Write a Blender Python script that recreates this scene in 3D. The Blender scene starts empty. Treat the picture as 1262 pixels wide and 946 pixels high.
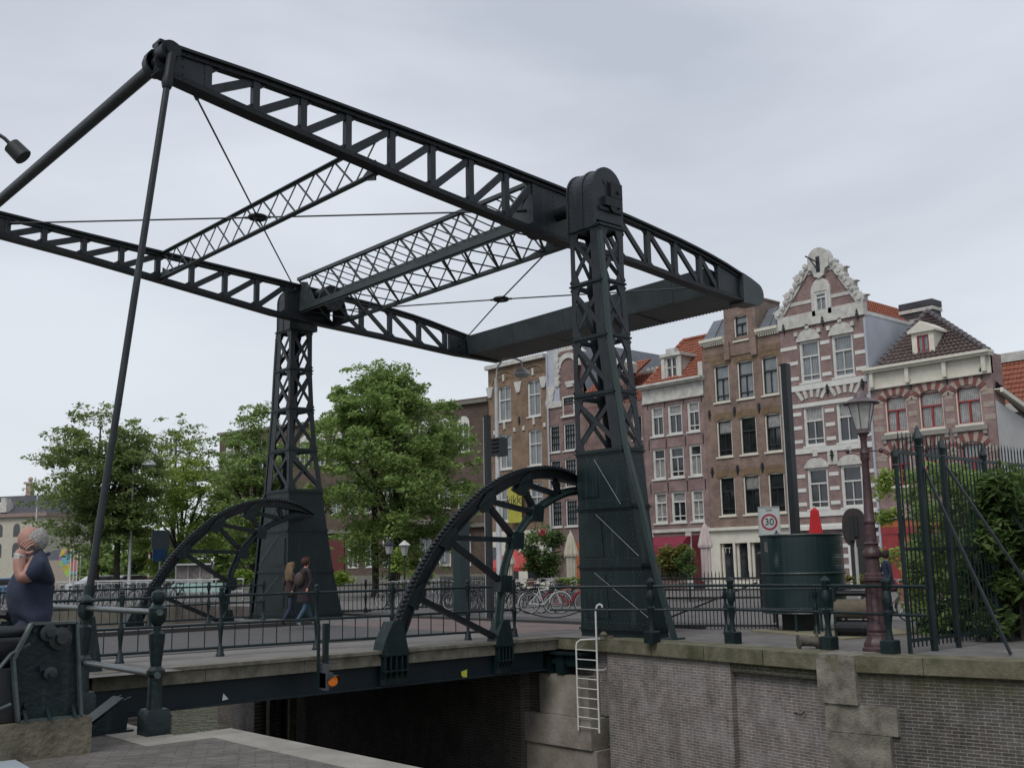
import bpy, math, random
import numpy as np
from mathutils import Vector, Matrix
random.seed(7); rng = np.random.default_rng(7)
S = bpy.context.scene
COL = S.collection
R = math.radians; PI = math.pi

# ------------------------------------------------------------------ camera
CF, CPIT, CROLL, CYAW = 1325.069, .167, -.019, .84
CP = Vector((-17.79, -18.55, 1.60))
_f = Vector((math.cos(CYAW), math.sin(CYAW), 0)); _r = Vector((math.sin(CYAW), -math.cos(CYAW), 0)); _z = Vector((0, 0, 1))
CFW = _f*math.cos(CPIT) + _z*math.sin(CPIT); _u = _z*math.cos(CPIT) - _f*math.sin(CPIT)
CR = _r*math.cos(CROLL) + _u*math.sin(CROLL); CU = _u*math.cos(CROLL) - _r*math.sin(CROLL)
cam = bpy.data.cameras.new('camera'); camo = bpy.data.objects.new('camera', cam); COL.objects.link(camo)
M3 = Matrix((CR, CU, -CFW)).transposed()
camo.matrix_world = Matrix.Translation(CP) @ M3.to_4x4()
cam.sensor_fit = 'HORIZONTAL'; cam.sensor_width = 36; cam.lens = 36*CF/1262
cam.clip_start = .05; cam.clip_end = 3000
S.camera = camo

# ------------------------------------------------------------------ world, sun, exposure
W = bpy.data.worlds.new('World'); S.world = W; W.use_nodes = True
nt = W.node_tree; nt.nodes.clear()
def N(nt, t, **k):
    n = nt.nodes.new(t)
    for a, b in k.items():
        if a == 'i':
            for kk, vv in b.items(): n.inputs[kk].default_value = vv
        else: setattr(n, a, b)
    return n
SUN_EL, SUN_AZ = R(52), R(250)
out = N(nt, 'ShaderNodeOutputWorld'); bg = N(nt, 'ShaderNodeBackground', i={'Strength': .1})
sky = N(nt, 'ShaderNodeTexSky', sky_type='NISHITA', sun_disc=False, sun_elevation=SUN_EL, sun_rotation=SUN_AZ)
tc = N(nt, 'ShaderNodeTexCoord'); mp = N(nt, 'ShaderNodeMapping'); mp.inputs['Scale'].default_value = (1, 1, 3.2)
mp.inputs['Rotation'].default_value = (0, R(8), 0)
no = N(nt, 'ShaderNodeTexNoise', i={'Scale': 1.7, 'Detail': 5, 'Roughness': .5, 'Distortion': .3})
cr = N(nt, 'ShaderNodeValToRGB')
e = cr.color_ramp.elements; e[0].position = .36; e[0].color = (.425, .457, .522, 1); e[1].position = .64; e[1].color = (.60, .635, .695, 1)
sx = N(nt, 'ShaderNodeSeparateXYZ'); mr = N(nt, 'ShaderNodeMapRange', i={'From Min': 0.0, 'From Max': .42, 'To Min': 1, 'To Max': 0})
mixh = N(nt, 'ShaderNodeMix', data_type='RGBA'); mixh.inputs[7].default_value = (.63, .67, .70, 1)
hm = N(nt, 'ShaderNodeMath', operation='MULTIPLY', i={1: .85})
sc = N(nt, 'ShaderNodeVectorMath', operation='SCALE', i={'Scale': 10.0})
mx = N(nt, 'ShaderNodeMix', data_type='RGBA', i={0: .93})
L = nt.links.new
L(tc.outputs['Generated'], mp.inputs[0]); L(mp.outputs[0], no.inputs['Vector']); L(no.outputs['Fac'], cr.inputs[0])
L(tc.outputs['Generated'], sx.inputs[0]); L(sx.outputs['Z'], mr.inputs[0]); L(mr.outputs[0], hm.inputs[0]); L(hm.outputs[0], mixh.inputs[0])
L(cr.outputs[0], mixh.inputs[6]); L(mixh.outputs[2], sc.inputs[0])
L(sky.outputs[0], mx.inputs[6]); L(sc.outputs[0], mx.inputs[7]); L(mx.outputs[2], bg.inputs[0]); L(bg.outputs[0], out.inputs[0])
sl = bpy.data.lights.new('sun', 'SUN'); sl.energy = 1.5; sl.angle = R(28); sl.color = (1, .97, .93)
so = bpy.data.objects.new('sun', sl); COL.objects.link(so)
so.rotation_euler = Vector((-math.sin(SUN_AZ)*math.cos(SUN_EL), -math.cos(SUN_AZ)*math.cos(SUN_EL), -math.sin(SUN_EL))).to_track_quat('-Z', 'Y').to_euler()
S.view_settings.view_transform = 'Standard'; S.view_settings.look = 'None'; S.view_settings.exposure = .33; S.view_settings.gamma = 1
S.view_settings.use_curve_mapping = False

# ------------------------------------------------------------------ measuring helpers (pixel of the photo -> point on a real plane)
def ray(u, v): return CFW + CR*((u-631)/CF) - CU*((v-473)/CF)
def az(u, v, Z=0): d = ray(u, v); return CP + d*((Z-CP.z)/d.z)
def ax(u, v, X): d = ray(u, v); return CP + d*((X-CP.x)/d.x)
def ay(u, v, Y): d = ray(u, v); return CP + d*((Y-CP.y)/d.y)
def ad(u, v, D): return CP + ray(u, v)*D

# ------------------------------------------------------------------ materials
MATS = {}
def mat(name, col, rough=.8, metal=0, var=.12, vs=3., bump=0., bs=30., col2=None, spec=.5, tint=None, emit=0, alpha=1):
    if name in MATS: return MATS[name]
    m = bpy.data.materials.new(name); m.use_nodes = True; t = m.node_tree
    b = t.nodes['Principled BSDF']; b.inputs['Roughness'].default_value = rough; b.inputs['Metallic'].default_value = metal
    b.inputs['Specular IOR Level'].default_value = spec
    c = N(t, 'ShaderNodeTexCoord'); n = N(t, 'ShaderNodeTexNoise', i={'Scale': vs, 'Detail': 6, 'Roughness': .6})
    r = N(t, 'ShaderNodeValToRGB'); e = r.color_ramp.elements; e[0].position = .32; e[1].position = .68
    c2 = col2 or tuple(min(1, x*(1+var)) for x in col); c1 = col if col2 else tuple(x*(1-var) for x in col)
    e[0].color = (*c1, 1); e[1].color = (*c2, 1)
    t.links.new(c.outputs['Object'], n.inputs['Vector']); t.links.new(n.outputs['Fac'], r.inputs[0]); t.links.new(r.outputs[0], b.inputs['Base Color'])
    if bump:
        n2 = N(t, 'ShaderNodeTexNoise', i={'Scale': bs, 'Detail': 4}); bp = N(t, 'ShaderNodeBump', i={'Strength': bump, 'Distance': .02})
        t.links.new(c.outputs['Object'], n2.inputs['Vector']); t.links.new(n2.outputs['Fac'], bp.inputs['Height']); t.links.new(bp.outputs[0], b.inputs['Normal'])
    if emit:
        b.inputs['Emission Color'].default_value = (*col, 1); b.inputs['Emission Strength'].default_value = emit
    if alpha < 1: b.inputs['Alpha'].default_value = alpha
    MATS[name] = m; return m

def brick(name, c1, c2, mortar, axes='YZ', bw=.22, bh=.065, ms=.012, var=.35, dirt=0, rough=.9, vs=1.2, moss=None, mtop=0., mh=.5, white=0, rot=0):
    m = bpy.data.materials.new(name); m.use_nodes = True; t = m.node_tree; K = t.links.new
    b = t.nodes['Principled BSDF']; b.inputs['Roughness'].default_value = rough; b.inputs['Specular IOR Level'].default_value = .3
    g = N(t, 'ShaderNodeNewGeometry'); s = N(t, 'ShaderNodeSeparateXYZ'); cb = N(t, 'ShaderNodeCombineXYZ')
    K(g.outputs['Position'], s.inputs[0]); K(s.outputs[axes[0]], cb.inputs[0]); K(s.outputs[axes[1]], cb.inputs[1])
    mpn = N(t, 'ShaderNodeMapping'); mpn.inputs['Rotation'].default_value = (0, 0, rot); K(cb.outputs[0], mpn.inputs[0])
    br = N(t, 'ShaderNodeTexBrick', i={'Color1': (*c1, 1), 'Color2': (*c2, 1), 'Mortar': (*mortar, 1), 'Scale': 1, 'Mortar Size': ms, 'Mortar Smooth': .3, 'Brick Width': bw, 'Row Height': bh, 'Bias': 0})
    K(mpn.outputs[0], br.inputs['Vector'])
    n = N(t, 'ShaderNodeTexNoise', i={'Scale': vs, 'Detail': 7, 'Roughness': .65}); K(g.outputs['Position'], n.inputs['Vector'])
    mrn = N(t, 'ShaderNodeMapRange', i={'From Min': .3, 'From Max': .7, 'To Min': 1-var, 'To Max': 1+var*.6}); K(n.outputs['Fac'], mrn.inputs[0])
    mul = N(t, 'ShaderNodeVectorMath', operation='SCALE'); K(br.outputs['Color'], mul.inputs[0]); K(mrn.outputs[0], mul.inputs['Scale'])
    last = mul.outputs[0]
    if white:   # lime bloom patches
        n3 = N(t, 'ShaderNodeTexNoise', i={'Scale': .9, 'Detail': 8, 'Roughness': .7}); mp3 = N(t, 'ShaderNodeMapping'); mp3.inputs['Scale'].default_value = (1, 1, 2.2); mp3.inputs['Location'].default_value = (3, 9, 1)
        K(g.outputs['Position'], mp3.inputs[0]); K(mp3.outputs[0], n3.inputs['Vector'])
        m3 = N(t, 'ShaderNodeMapRange', i={'From Min': .47, 'From Max': .68, 'To Min': 0, 'To Max': white}); K(n3.outputs['Fac'], m3.inputs[0])
        x3 = N(t, 'ShaderNodeMix', data_type='RGBA'); x3.inputs[7].default_value = (.30, .29, .285, 1); K(m3.outputs[0], x3.inputs[0]); K(last, x3.inputs[6]); last = x3.outputs[2]
    if dirt:
        n4 = N(t, 'ShaderNodeTexNoise', i={'Scale': 3.0, 'Detail': 10, 'Roughness': .8}); mp4 = N(t, 'ShaderNodeMapping'); mp4.inputs['Scale'].default_value = (1, 1, .35); mp4.inputs['Location'].default_value = (13, 2, 5)
        K(g.outputs['Position'], mp4.inputs[0]); K(mp4.outputs[0], n4.inputs['Vector'])
        m4 = N(t, 'ShaderNodeMapRange', i={'From Min': .45, 'From Max': .65, 'To Min': 0, 'To Max': dirt}); K(n4.outputs['Fac'], m4.inputs[0])
        x4 = N(t, 'ShaderNodeMix', data_type='RGBA'); x4.inputs[7].default_value = (.028, .026, .022, 1); K(m4.outputs[0], x4.inputs[0]); K(last, x4.inputs[6]); last = x4.outputs[2]
    if moss:
        m5 = N(t, 'ShaderNodeMapRange', i={'From Min': mtop-mh, 'From Max': mtop, 'To Min': 0, 'To Max': 1}); K(s.outputs['Z'], m5.inputs[0])
        n5 = N(t, 'ShaderNodeTexNoise', i={'Scale': 5, 'Detail': 8, 'Roughness': .7}); K(g.outputs['Position'], n5.inputs['Vector'])
        a5 = N(t, 'ShaderNodeMath', operation='MULTIPLY'); K(m5.outputs[0], a5.inputs[0]); K(n5.outputs['Fac'], a5.inputs[1])
        b5 = N(t, 'ShaderNodeMapRange', i={'From Min': .15, 'From Max': .5, 'To Min': 0, 'To Max': .85}); K(a5.outputs[0], b5.inputs[0])
        x5 = N(t, 'ShaderNodeMix', data_type='RGBA'); x5.inputs[7].default_value = (*moss, 1); K(b5.outputs[0], x5.inputs[0]); K(last, x5.inputs[6]); last = x5.outputs[2]
    K(last, b.inputs['Base Color'])
    bp = N(t, 'ShaderNodeBump', i={'Strength': .5, 'Distance': .012}); bp.invert = True; K(br.outputs['Fac'], bp.inputs['Height']); K(bp.outputs[0], b.inputs['Normal'])
    MATS[name] = m; return m

IRON = mat('iron_paint_green', (.0035, .010, .0115), .42, var=.45, vs=1.6, bump=.3, bs=25, col2=(.0075, .019, .0205), spec=.3)
IRON2 = mat('iron_paint_dark', (.005, .007, .009), .45, var=.4, vs=2.2, bump=.25, bs=30, col2=(.011, .014, .017), spec=.28)
IRONU = mat('iron_paint_sky_lit', (.010, .013, .016), .42, var=.4, vs=1.8, bump=.3, bs=26, col2=(.021, .026, .030), spec=.35)  # lighter iron for upper parts: sky sheen put into the base colour
IRONC = mat('iron_paint_sky_lit_pale', (.024, .033, .035), .45, var=.3, vs=1.2, bump=.2, bs=20, col2=(.045, .056, .059), spec=.4)  # palest iron, counterweight and cross-beams: reflected sky painted into the colour
IRONG = mat('iron_paint_bright_green', (.018, .034, .032), .45, var=.2, vs=2, bump=.2)
IRONG2 = mat('urinal_green', (.008, .023, .025), .4, var=.2, vs=3)
BLACK = mat('black_iron', (.012, .015, .017), .5, var=.3, vs=4)
def weather(m, rust=.5, chalk=.35):
    t = m.node_tree; b = t.nodes['Principled BSDF']; src = b.inputs['Base Color'].links[0].from_socket; K = t.links.new; c = N(t, 'ShaderNodeTexCoord')
    n1 = N(t, 'ShaderNodeTexNoise', i={'Scale': 7, 'Detail': 8, 'Roughness': .75}); r1 = N(t, 'ShaderNodeMapRange', i={'From Min': .62, 'From Max': .72, 'To Min': 0, 'To Max': rust}); K(c.outputs['Object'], n1.inputs['Vector']); K(n1.outputs['Fac'], r1.inputs[0])
    x1 = N(t, 'ShaderNodeMix', data_type='RGBA'); x1.inputs[7].default_value = (.06, .032, .02, 1); K(r1.outputs[0], x1.inputs[0]); K(src, x1.inputs[6])
    m2 = N(t, 'ShaderNodeMapping'); m2.inputs['Scale'].default_value = (9, 9, .7); n2 = N(t, 'ShaderNodeTexNoise', i={'Scale': 1, 'Detail': 6, 'Roughness': .6}); K(c.outputs['Object'], m2.inputs[0]); K(m2.outputs[0], n2.inputs['Vector'])
    r2 = N(t, 'ShaderNodeMapRange', i={'From Min': .56, 'From Max': .74, 'To Min': 0, 'To Max': chalk}); K(n2.outputs['Fac'], r2.inputs[0]); x2 = N(t, 'ShaderNodeMix', data_type='RGBA'); x2.inputs[7].default_value = (.07, .08, .08, 1); K(r2.outputs[0], x2.inputs[0]); K(x1.outputs[2], x2.inputs[6]); K(x2.outputs[2], b.inputs['Base Color'])
for m_w in (IRON, IRON2, IRONU, IRONC): weather(m_w)
GALV = mat('galvanised', (.42, .43, .43), .5, metal=.2, var=.15)
MAROON = mat('maroon_paint', (.028, .010, .013), .5, var=.5, vs=7, bump=.5, bs=14, col2=(.065, .030, .034))
STONE = mat('coping_stone', (.16, .15, .125), .9, vs=2.5, bump=.5, bs=18, col2=(.27, .255, .225))
STONE_M = mat('mossy_coping', (.05, .052, .022), .95, vs=2.6, bump=.8, bs=22, col2=(.155, .14, .10))
STONE_S = mat('stained_quoin', (.07, .064, .048), .95, vs=3.5, bump=.9, bs=30, col2=(.23, .215, .18))
PIER = mat('pier_stone', (.15, .13, .105), .9, vs=1.8, bump=.5, bs=14, col2=(.28, .255, .22))
GREY = mat('grey_foot_paving', (.125, .118, .11), .92, vs=1.3, bump=.3, bs=40, col2=(.175, .165, .155))
ASPH = mat('asphalt', (.062, .06, .06), .9, vs=2, bump=.4, bs=90, col2=(.085, .082, .08))
KERB = mat('kerb_concrete', (.11, .105, .1), .9, vs=3, col2=(.2, .19, .18))
KERBD = mat('kerb_dark', (.035, .032, .032), .9)
CONC = mat('mossy_concrete', (.06, .055, .035), .95, vs=5, bump=.8, bs=25, col2=(.17, .15, .11))
TIMB = mat('weathered_edge_timber', (.075, .07, .05), .95, vs=4, bump=.5, bs=20, col2=(.17, .155, .125))
WHITE = mat('white_paint', (.54, .54, .51), .6, var=.1, vs=2)
CREAM = mat('cream_paint', (.55, .53, .45), .6, var=.1, vs=2)
OFFW = mat('aged_white_stone', (.44, .43, .40), .7, var=.22, vs=2.5)
PLAST = mat('light_plaster', (.42, .42, .41), .85, var=.1, vs=1)
GREYP = mat('blue_grey_plaster', (.36, .38, .43), .85, var=.08, vs=1)
SASHD = mat('dark_sash', (.018, .02, .02), .4)
REDF = mat('red_window_paint', (.23, .028, .03), .45, var=.15)
GLD = mat('glass_dark', (.016, .018, .022), .06, var=.6, vs=1.2, spec=.9)
GLL = mat('glass_light_curtain', (.17, .19, .20), .12, var=.25, vs=1.5, spec=.9)
GLC = mat('glass_net_curtain', (.26, .26, .25), .2, var=.3, vs=4, spec=.8)
for m_c in (GLL, GLC):
    t = m_c.node_tree; b = t.nodes['Principled BSDF']; src = b.inputs['Base Color'].links[0].from_socket; wv_ = N(t, 'ShaderNodeTexWave', bands_direction='Y', i={'Scale': 3.2, 'Distortion': 2.5, 'Detail': 2, 'Detail Scale': .6}); g_ = N(t, 'ShaderNodeNewGeometry'); t.links.new(g_.outputs['Position'], wv_.inputs['Vector'])
    x_m = N(t, 'ShaderNodeMapRange', i={'To Min': .55, 'To Max': 1.1}); t.links.new(wv_.outputs['Fac'], x_m.inputs[0]); sc_m = N(t, 'ShaderNodeVectorMath', operation='SCALE'); t.links.new(src, sc_m.inputs[0]); t.links.new(x_m.outputs[0], sc_m.inputs['Scale']); t.links.new(sc_m.outputs[0], b.inputs['Base Color'])
LEAD = mat('zinc_slate', (.11, .12, .14), .5, var=.2, vs=2)
SLATE = mat('dark_slate', (.04, .042, .05), .7, var=.3, vs=2)
TILE = mat('orange_roof_tile', (.20, .062, .038), .9, vs=3, col2=(.29, .105, .065))
TILED = mat('dark_roof_tile', (.065, .045, .042), .7, vs=3, col2=(.115, .08, .075))
RIVM = IRON
BRB = brick('brown_brick', (.19, .122, .096), (.26, .172, .138), (.2, .17, .15))
BRP = brick('pink_brick', (.205, .125, .115), (.255, .16, .147), (.24, .205, .195))
BRS = brick('red_grey_brick', (.17, .10, .09), (.23, .14, .125), (.2, .17, .16))
BRR = brick('rose_brick', (.225, .14, .13), (.285, .18, .168), (.25, .21, .2))
BRY = brick('yellow_soldier_brick', (.25, .17, .09), (.17, .11, .07), (.16, .13, .1), bw=.07, bh=.25)
BRD = brick('dark_house_brick', (.085, .06, .045), (.12, .085, .065), (.11, .09, .08))
BRL = brick('corner_house_brick', (.19, .12, .075), (.25, .16, .105), (.2, .16, .13))
BRN = brick('plum_brick', (.17, .105, .092), (.215, .135, .12), (.19, .15, .14))
QW = brick('quay_brick', (.15, .128, .12), (.205, .172, .16), (.36, .35, .34), bw=.20, bh=.054, ms=.0065, var=.3, dirt=.45, moss=(.06, .062, .03), mtop=-.1, mh=.5, white=.45, vs=5)
QWD = brick('quay_brick_sooty', (.055, .048, .042), (.095, .083, .072), (.25, .245, .23), bw=.20, bh=.054, ms=.0065, var=.35, dirt=.6, moss=(.05, .05, .014), mtop=-.05, mh=1.0, white=.25, vs=4)
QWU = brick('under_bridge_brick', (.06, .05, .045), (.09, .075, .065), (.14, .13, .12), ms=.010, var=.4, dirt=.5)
PAV = brick('pink_clinker_paving', (.155, .115, .11), (.20, .15, .14), (.12, .1, .1), axes='XY', bw=.2, bh=.07, ms=.008, var=.25, rot=.785)
PAV2 = brick('grey_slab_paving', (.13, .125, .12), (.165, .155, .15), (.09, .085, .08), axes='XY', bw=.3, bh=.3, ms=.006, var=.25)
PAV3 = brick('bank_clinker', (.10, .092, .084), (.135, .124, .113), (.078, .071, .065), axes='XY', bw=.21, bh=.055, ms=.007, var=.35, rot=0.5, vs=6)
SKIN = mat('skin', (.42, .20, .14), .6, var=.08)
SKINR = mat('flushed_skin', (.33, .175, .135), .6, var=.12, vs=8)
NAVY = mat('navy_shirt', (.018, .026, .05), .9, var=.25, vs=7, bump=.5, bs=14)
JEAN = mat('dark_jeans', (.02, .03, .055), .9, var=.2)
BJEAN = mat('blue_jeans', (.04, .085, .12), .9, var=.2)
GHAIR = mat('grey_hair', (.30, .285, .27), .9, var=.35, vs=60, bump=.8, bs=90)
BLOND = mat('blonde_hair', (.15, .10, .055), .8, var=.3, vs=20)
GINGER = mat('ginger_hair', (.05, .016, .01), .8, var=.3, vs=20)
COATP = mat('dark_plum_coat', (.022, .014, .018), .9)
COATB = mat('dark_brown_coat', (.03, .02, .018), .9)
BAGM = mat('brown_bag', (.05, .035, .03), .8)
def leafmat(name, c1, c2):
    m = mat(name, c1, .6, vs=.9, col2=c2, spec=.3)
    t = m.node_tree; b = t.nodes['Principled BSDF']; 
    tr = N(t, 'ShaderNodeBsdfTranslucent'); ms_ = N(t, 'ShaderNodeMixShader', i={0: .42}); rr = [n for n in t.nodes if n.type == 'VALTORGB'][0]; o = [n for n in t.nodes if n.type == 'OUTPUT_MATERIAL'][0]
    t.links.new(rr.outputs[0], tr.inputs[0]); t.links.new(b.outputs[0], ms_.inputs[1]); t.links.new(tr.outputs[0], ms_.inputs[2]); t.links.new(ms_.outputs[0], o.inputs[0])
    return m
LF1 = leafmat('leaf_elm', (.115, .155, .055), (.26, .34, .11))
LF2 = leafmat('leaf_light', (.17, .245, .05), (.33, .44, .10))
LF3 = leafmat('leaf_mid', (.125, .19, .055), (.29, .41, .125))
LF4 = leafmat('leaf_shrub', (.06, .105, .035), (.14, .215, .065))
LF5 = leafmat('leaf_yellowish', (.14, .15, .035), (.22, .21, .06))
LF6 = leafmat('leaf_lime', (.14, .22, .03), (.22, .32, .06))
BARK = mat('bark', (.035, .03, .022), .95, var=.3, bump=.6)

# ------------------------------------------------------------------ mesh builder
def wloc(o):
    v = Vector((0, 0, 0))
    while o: v += o.location; o = o.parent
    return v
class MB:
    def __init__(s): s.v = []; s.f = []; s.m = []; s.mi = 0
    def add(s, vs, fs):
        b = len(s.v); s.v.extend([tuple(p) for p in vs]); s.f.extend([tuple(b+i for i in f) for f in fs]); s.m.extend([s.mi]*len(fs)); return s
    def box(s, x0, x1, y0, y1, z0, z1):
        x0, x1 = sorted((x0, x1)); y0, y1 = sorted((y0, y1)); z0, z1 = sorted((z0, z1))
        return s.add([(x0, y0, z0), (x1, y0, z0), (x1, y1, z0), (x0, y1, z0), (x0, y0, z1), (x1, y0, z1), (x1, y1, z1), (x0, y1, z1)],
                     [(0, 3, 2, 1), (4, 5, 6, 7), (0, 1, 5, 4), (1, 2, 6, 5), (2, 3, 7, 6), (3, 0, 4, 7)])
    def cbox(s, c, sx_, sy_, sz_): return s.box(c[0]-sx_/2, c[0]+sx_/2, c[1]-sy_/2, c[1]+sy_/2, c[2]-sz_/2, c[2]+sz_/2)
    def bar(s, p, q, w, h, up=(0, 0, 1)):      # w across, h along up
        p = Vector(p); q = Vector(q); d = (q-p)
        if d.length < 1e-6: return s
        d.normalize(); up = Vector(up); a = d.cross(up)
        if a.length < 1e-4: a = d.cross(Vector((1, 0, 0)))
        a.normalize(); b = a.cross(d).normalized(); a = a*w/2; b = b*h/2
        vs = [p-a-b, p+a-b, p+a+b, p-a+b, q-a-b, q+a-b, q+a+b, q-a+b]
        return s.add(vs, [(0, 1, 2, 3), (7, 6, 5, 4), (0, 4, 5, 1), (1, 5, 6, 2), (2, 6, 7, 3), (3, 7, 4, 0)])
    def tube(s, pts, r, n=8, close=False, caps=True):
        pts = [Vector(p) for p in pts]; k = len(pts); rs = r if isinstance(r, (list, tuple)) else [r]*k
        vs = []; prev = None
        for i, p in enumerate(pts):
            a = pts[(i-1) % k] if (i > 0 or close) else p; b = pts[(i+1) % k] if (i < k-1 or close) else p
            d = (b-a).normalized()
            if prev is None:
                t = Vector((0, 0, 1)) if abs(d.z) < .9 else Vector((1, 0, 0)); x = d.cross(t).normalized()
            else:
                x = (prev - d*prev.dot(d)); x = x.normalized() if x.length > 1e-5 else d.orthogonal().normalized()
            prev = x; y = d.cross(x)
            for j in range(n):
                c = 2*PI*j/n; vs.append(p+(x*math.cos(c)+y*math.sin(c))*rs[i])
        fs = []
        for i in range(k if close else k-1):
            for j in range(n):
                a = i*n+j; b = i*n+(j+1) % n; c = ((i+1) % k)*n+(j+1) % n; d = ((i+1) % k)*n+j; fs.append((a, b, c, d))
        if caps and not close: fs += [tuple(range(n))[::-1], tuple((k-1)*n+j for j in range(n))]
        return s.add(vs, fs)
    def lathe(s, prof, c, n=12, a0=0, sq=False):   # prof: list of (r,z)
        vs = []; c = Vector(c)
        if sq: n = 4; a0 = PI/4
        for r, z in prof:
            rr = r*1.4142 if sq else r
            for j in range(n):
                t = a0+2*PI*j/n; vs.append(c+Vector((rr*math.cos(t), rr*math.sin(t), z)))
        fs = []
        for i in range(len(prof)-1):
            for j in range(n): fs.append((i*n+j, i*n+(j+1) % n, (i+1)*n+(j+1) % n, (i+1)*n+j))
        fs += [tuple(range(n))[::-1], tuple((len(prof)-1)*n+j for j in range(n))]
        return s.add(vs, fs)
    def cyl(s, p, q, r, n=12): return s.tube([p, q], r, n)
    def sph(s, c, r, n=10, m=7, sc=(1, 1, 1)):
        vs = []; c = Vector(c)
        for i in range(m+1):
            t = PI*i/m
            for j in range(n):
                a = 2*PI*j/n; vs.append(c+Vector((r*sc[0]*math.sin(t)*math.cos(a), r*sc[1]*math.sin(t)*math.sin(a), r*sc[2]*math.cos(t))))
        fs = [(i*n+j, (i+1)*n+j, (i+1)*n+(j+1) % n, i*n+(j+1) % n) for i in range(m) for j in range(n)]
        return s.add(vs, fs)
    def prism(s, poly, ax_, a, b):             # poly in the plane normal to axis ax_ ('x': (y,z); 'y': (x,z); 'z': (x,y))
        n = len(poly)
        def P(p, t): return {'x': (t, p[0], p[1]), 'y': (p[0], t, p[1]), 'z': (p[0], p[1], t)}[ax_]
        vs = [P(p, a) for p in poly]+[P(p, b) for p in poly]
        return s.add(vs, [tuple(range(n)), tuple(range(2*n-1, n-1, -1))]+[(i, i+n, (i+1) % n+n, (i+1) % n) for i in range(n)])
    def quad(s, a, b, c, d): return s.add([a, b, c, d], [(0, 1, 2, 3)])
    def cut(s):
        if not hasattr(s, 'marks'): s.marks = []
        if not s.marks or s.marks[-1][0] < len(s.v): s.marks.append((len(s.v), len(s.f)))
        return s
    def build_each(s, name, mats, parent=None, smooth=False):
        mk = getattr(s, 'marks', []); pts = [(0, 0)]+[m for m in mk if m[0] > 0]+[(len(s.v), len(s.f))]; o_ = []
        for (v0, f0), (v1, f1) in zip(pts, pts[1:]):
            if v1 <= v0: continue
            k = MB(); k.v = s.v[v0:v1]; k.f = [tuple(i-v0 for i in f) for f in s.f[f0:f1]]; k.m = s.m[f0:f1]
            o_.append(k.build(name, mats, parent, smooth))
        return o_
    def build(s, name, mats, parent=None, smooth=False, recalc=True, loc=None):
        me = bpy.data.meshes.new(name); off = wloc(parent) if parent else (Vector(loc) if loc else Vector((0, 0, 0)))
        me.from_pydata([(x-off.x, y-off.y, z-off.z) for x, y, z in s.v], [], s.f)
        for m in (mats if isinstance(mats, (list, tuple)) else [mats]): me.materials.append(m)
        if len(set(s.m)) > 1: me.polygons.foreach_set('material_index', s.m)
        if recalc:
            import bmesh
            bm = bmesh.new(); bm.from_mesh(me); bmesh.ops.recalc_face_normals(bm, faces=bm.faces); bm.to_mesh(me); bm.free()
        if smooth:
            me.polygons.foreach_set('use_smooth', [True]*len(me.polygons)); me.set_sharp_from_angle(angle=R(38))
        o = bpy.data.objects.new(name, me); COL.objects.link(o)
        if parent: o.parent = parent
        elif loc: o.location = loc
        return o
def tag(o, label=None, cat=None, group=None, kind=None):
    if label: o['label'] = label
    if cat: o['category'] = cat
    if group: o['group'] = group
    if kind: o['kind'] = kind
    return o
def thing(name, loc, label, cat, group=None, rz=0):
    o = bpy.data.objects.new(name, None); COL.objects.link(o); o.location = loc; o.rotation_euler.z = rz; o.empty_display_size = .2
    return tag(o, label, cat, group)
def copy_tree(o, parent=None):
    c = o.copy(); COL.objects.link(c)
    if parent: c.parent = parent
    for ch in list(o.children): copy_tree(ch, c)
    return c
def struct(name, mb, m, **k): return tag(mb.build(name, m, **k), kind='structure')

# ================================================================== SETTING
WZ = -3.3
mb = MB(); mb.add([(-400, -300, WZ), (60, -300, WZ), (60, 60, WZ), (-400, 60, WZ)], [(0, 1, 2, 3)])
wm = mat('canal_water', (.07, .075, .045), .08, var=.2, vs=.6, spec=.6)
t = wm.node_tree; b = t.nodes['Principled BSDF']; n = N(t, 'ShaderNodeTexNoise', i={'Scale': 5, 'Detail': 4, 'Distortion': .6}); g = N(t, 'ShaderNodeNewGeometry')
m_ = N(t, 'ShaderNodeMapping'); m_.inputs['Scale'].default_value = (1, .45, 1); bp = N(t, 'ShaderNodeBump', i={'Strength': .9, 'Distance': .09})
t.links.new(g.outputs['Position'], m_.inputs[0]); t.links.new(m_.outputs[0], n.inputs['Vector']); t.links.new(n.outputs['Fac'], bp.inputs['Height']); t.links.new(bp.outputs[0], b.inputs['Normal'])
struct('water', mb, wm)

# east quay edge line (coping arris): a slightly slanting line from the hinge towards the right
E0 = Vector((-.62, -2.2)); E1 = Vector((-1.4, -8.17)); E2 = Vector((-.86, -11.2)); E3 = Vector((-.1, -16)); E4 = Vector((-.1, -300))
EDGE = [E0, E1, E2, E3, E4]
mb = MB(); T = 0.0
def sheet(mb, poly, z): mb.add([(p[0], p[1], z) for p in poly], [tuple(range(len(poly)))])
sheet(mb, [(-.62+.01, -2.2), (1500, -2.2), (1500, -1500), (-.1, -1500), (-.1, -16), (-.86, -11.2), (-1.4, -8.17)], T)
sheet(mb, [(-.62, -2.2), (-.62, 15.5), (1500, 15.5), (1500, -2.2)], T)
sheet(mb, [(5.5, 15.5), (5.5, 32), (1500, 32), (1500, 15.5)], T)
sheet(mb, [(-1500, 32), (-1500, 1500), (1500, 1500), (1500, 32)], T)
sheet(mb, [(-1500, -1.3), (-1500, 32), (-14.2, 32), (-14.2, 13.2), (-9.75, 13.2), (-9.75, -1.3)], T)
struct('ground', mb, PAV2)
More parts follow.
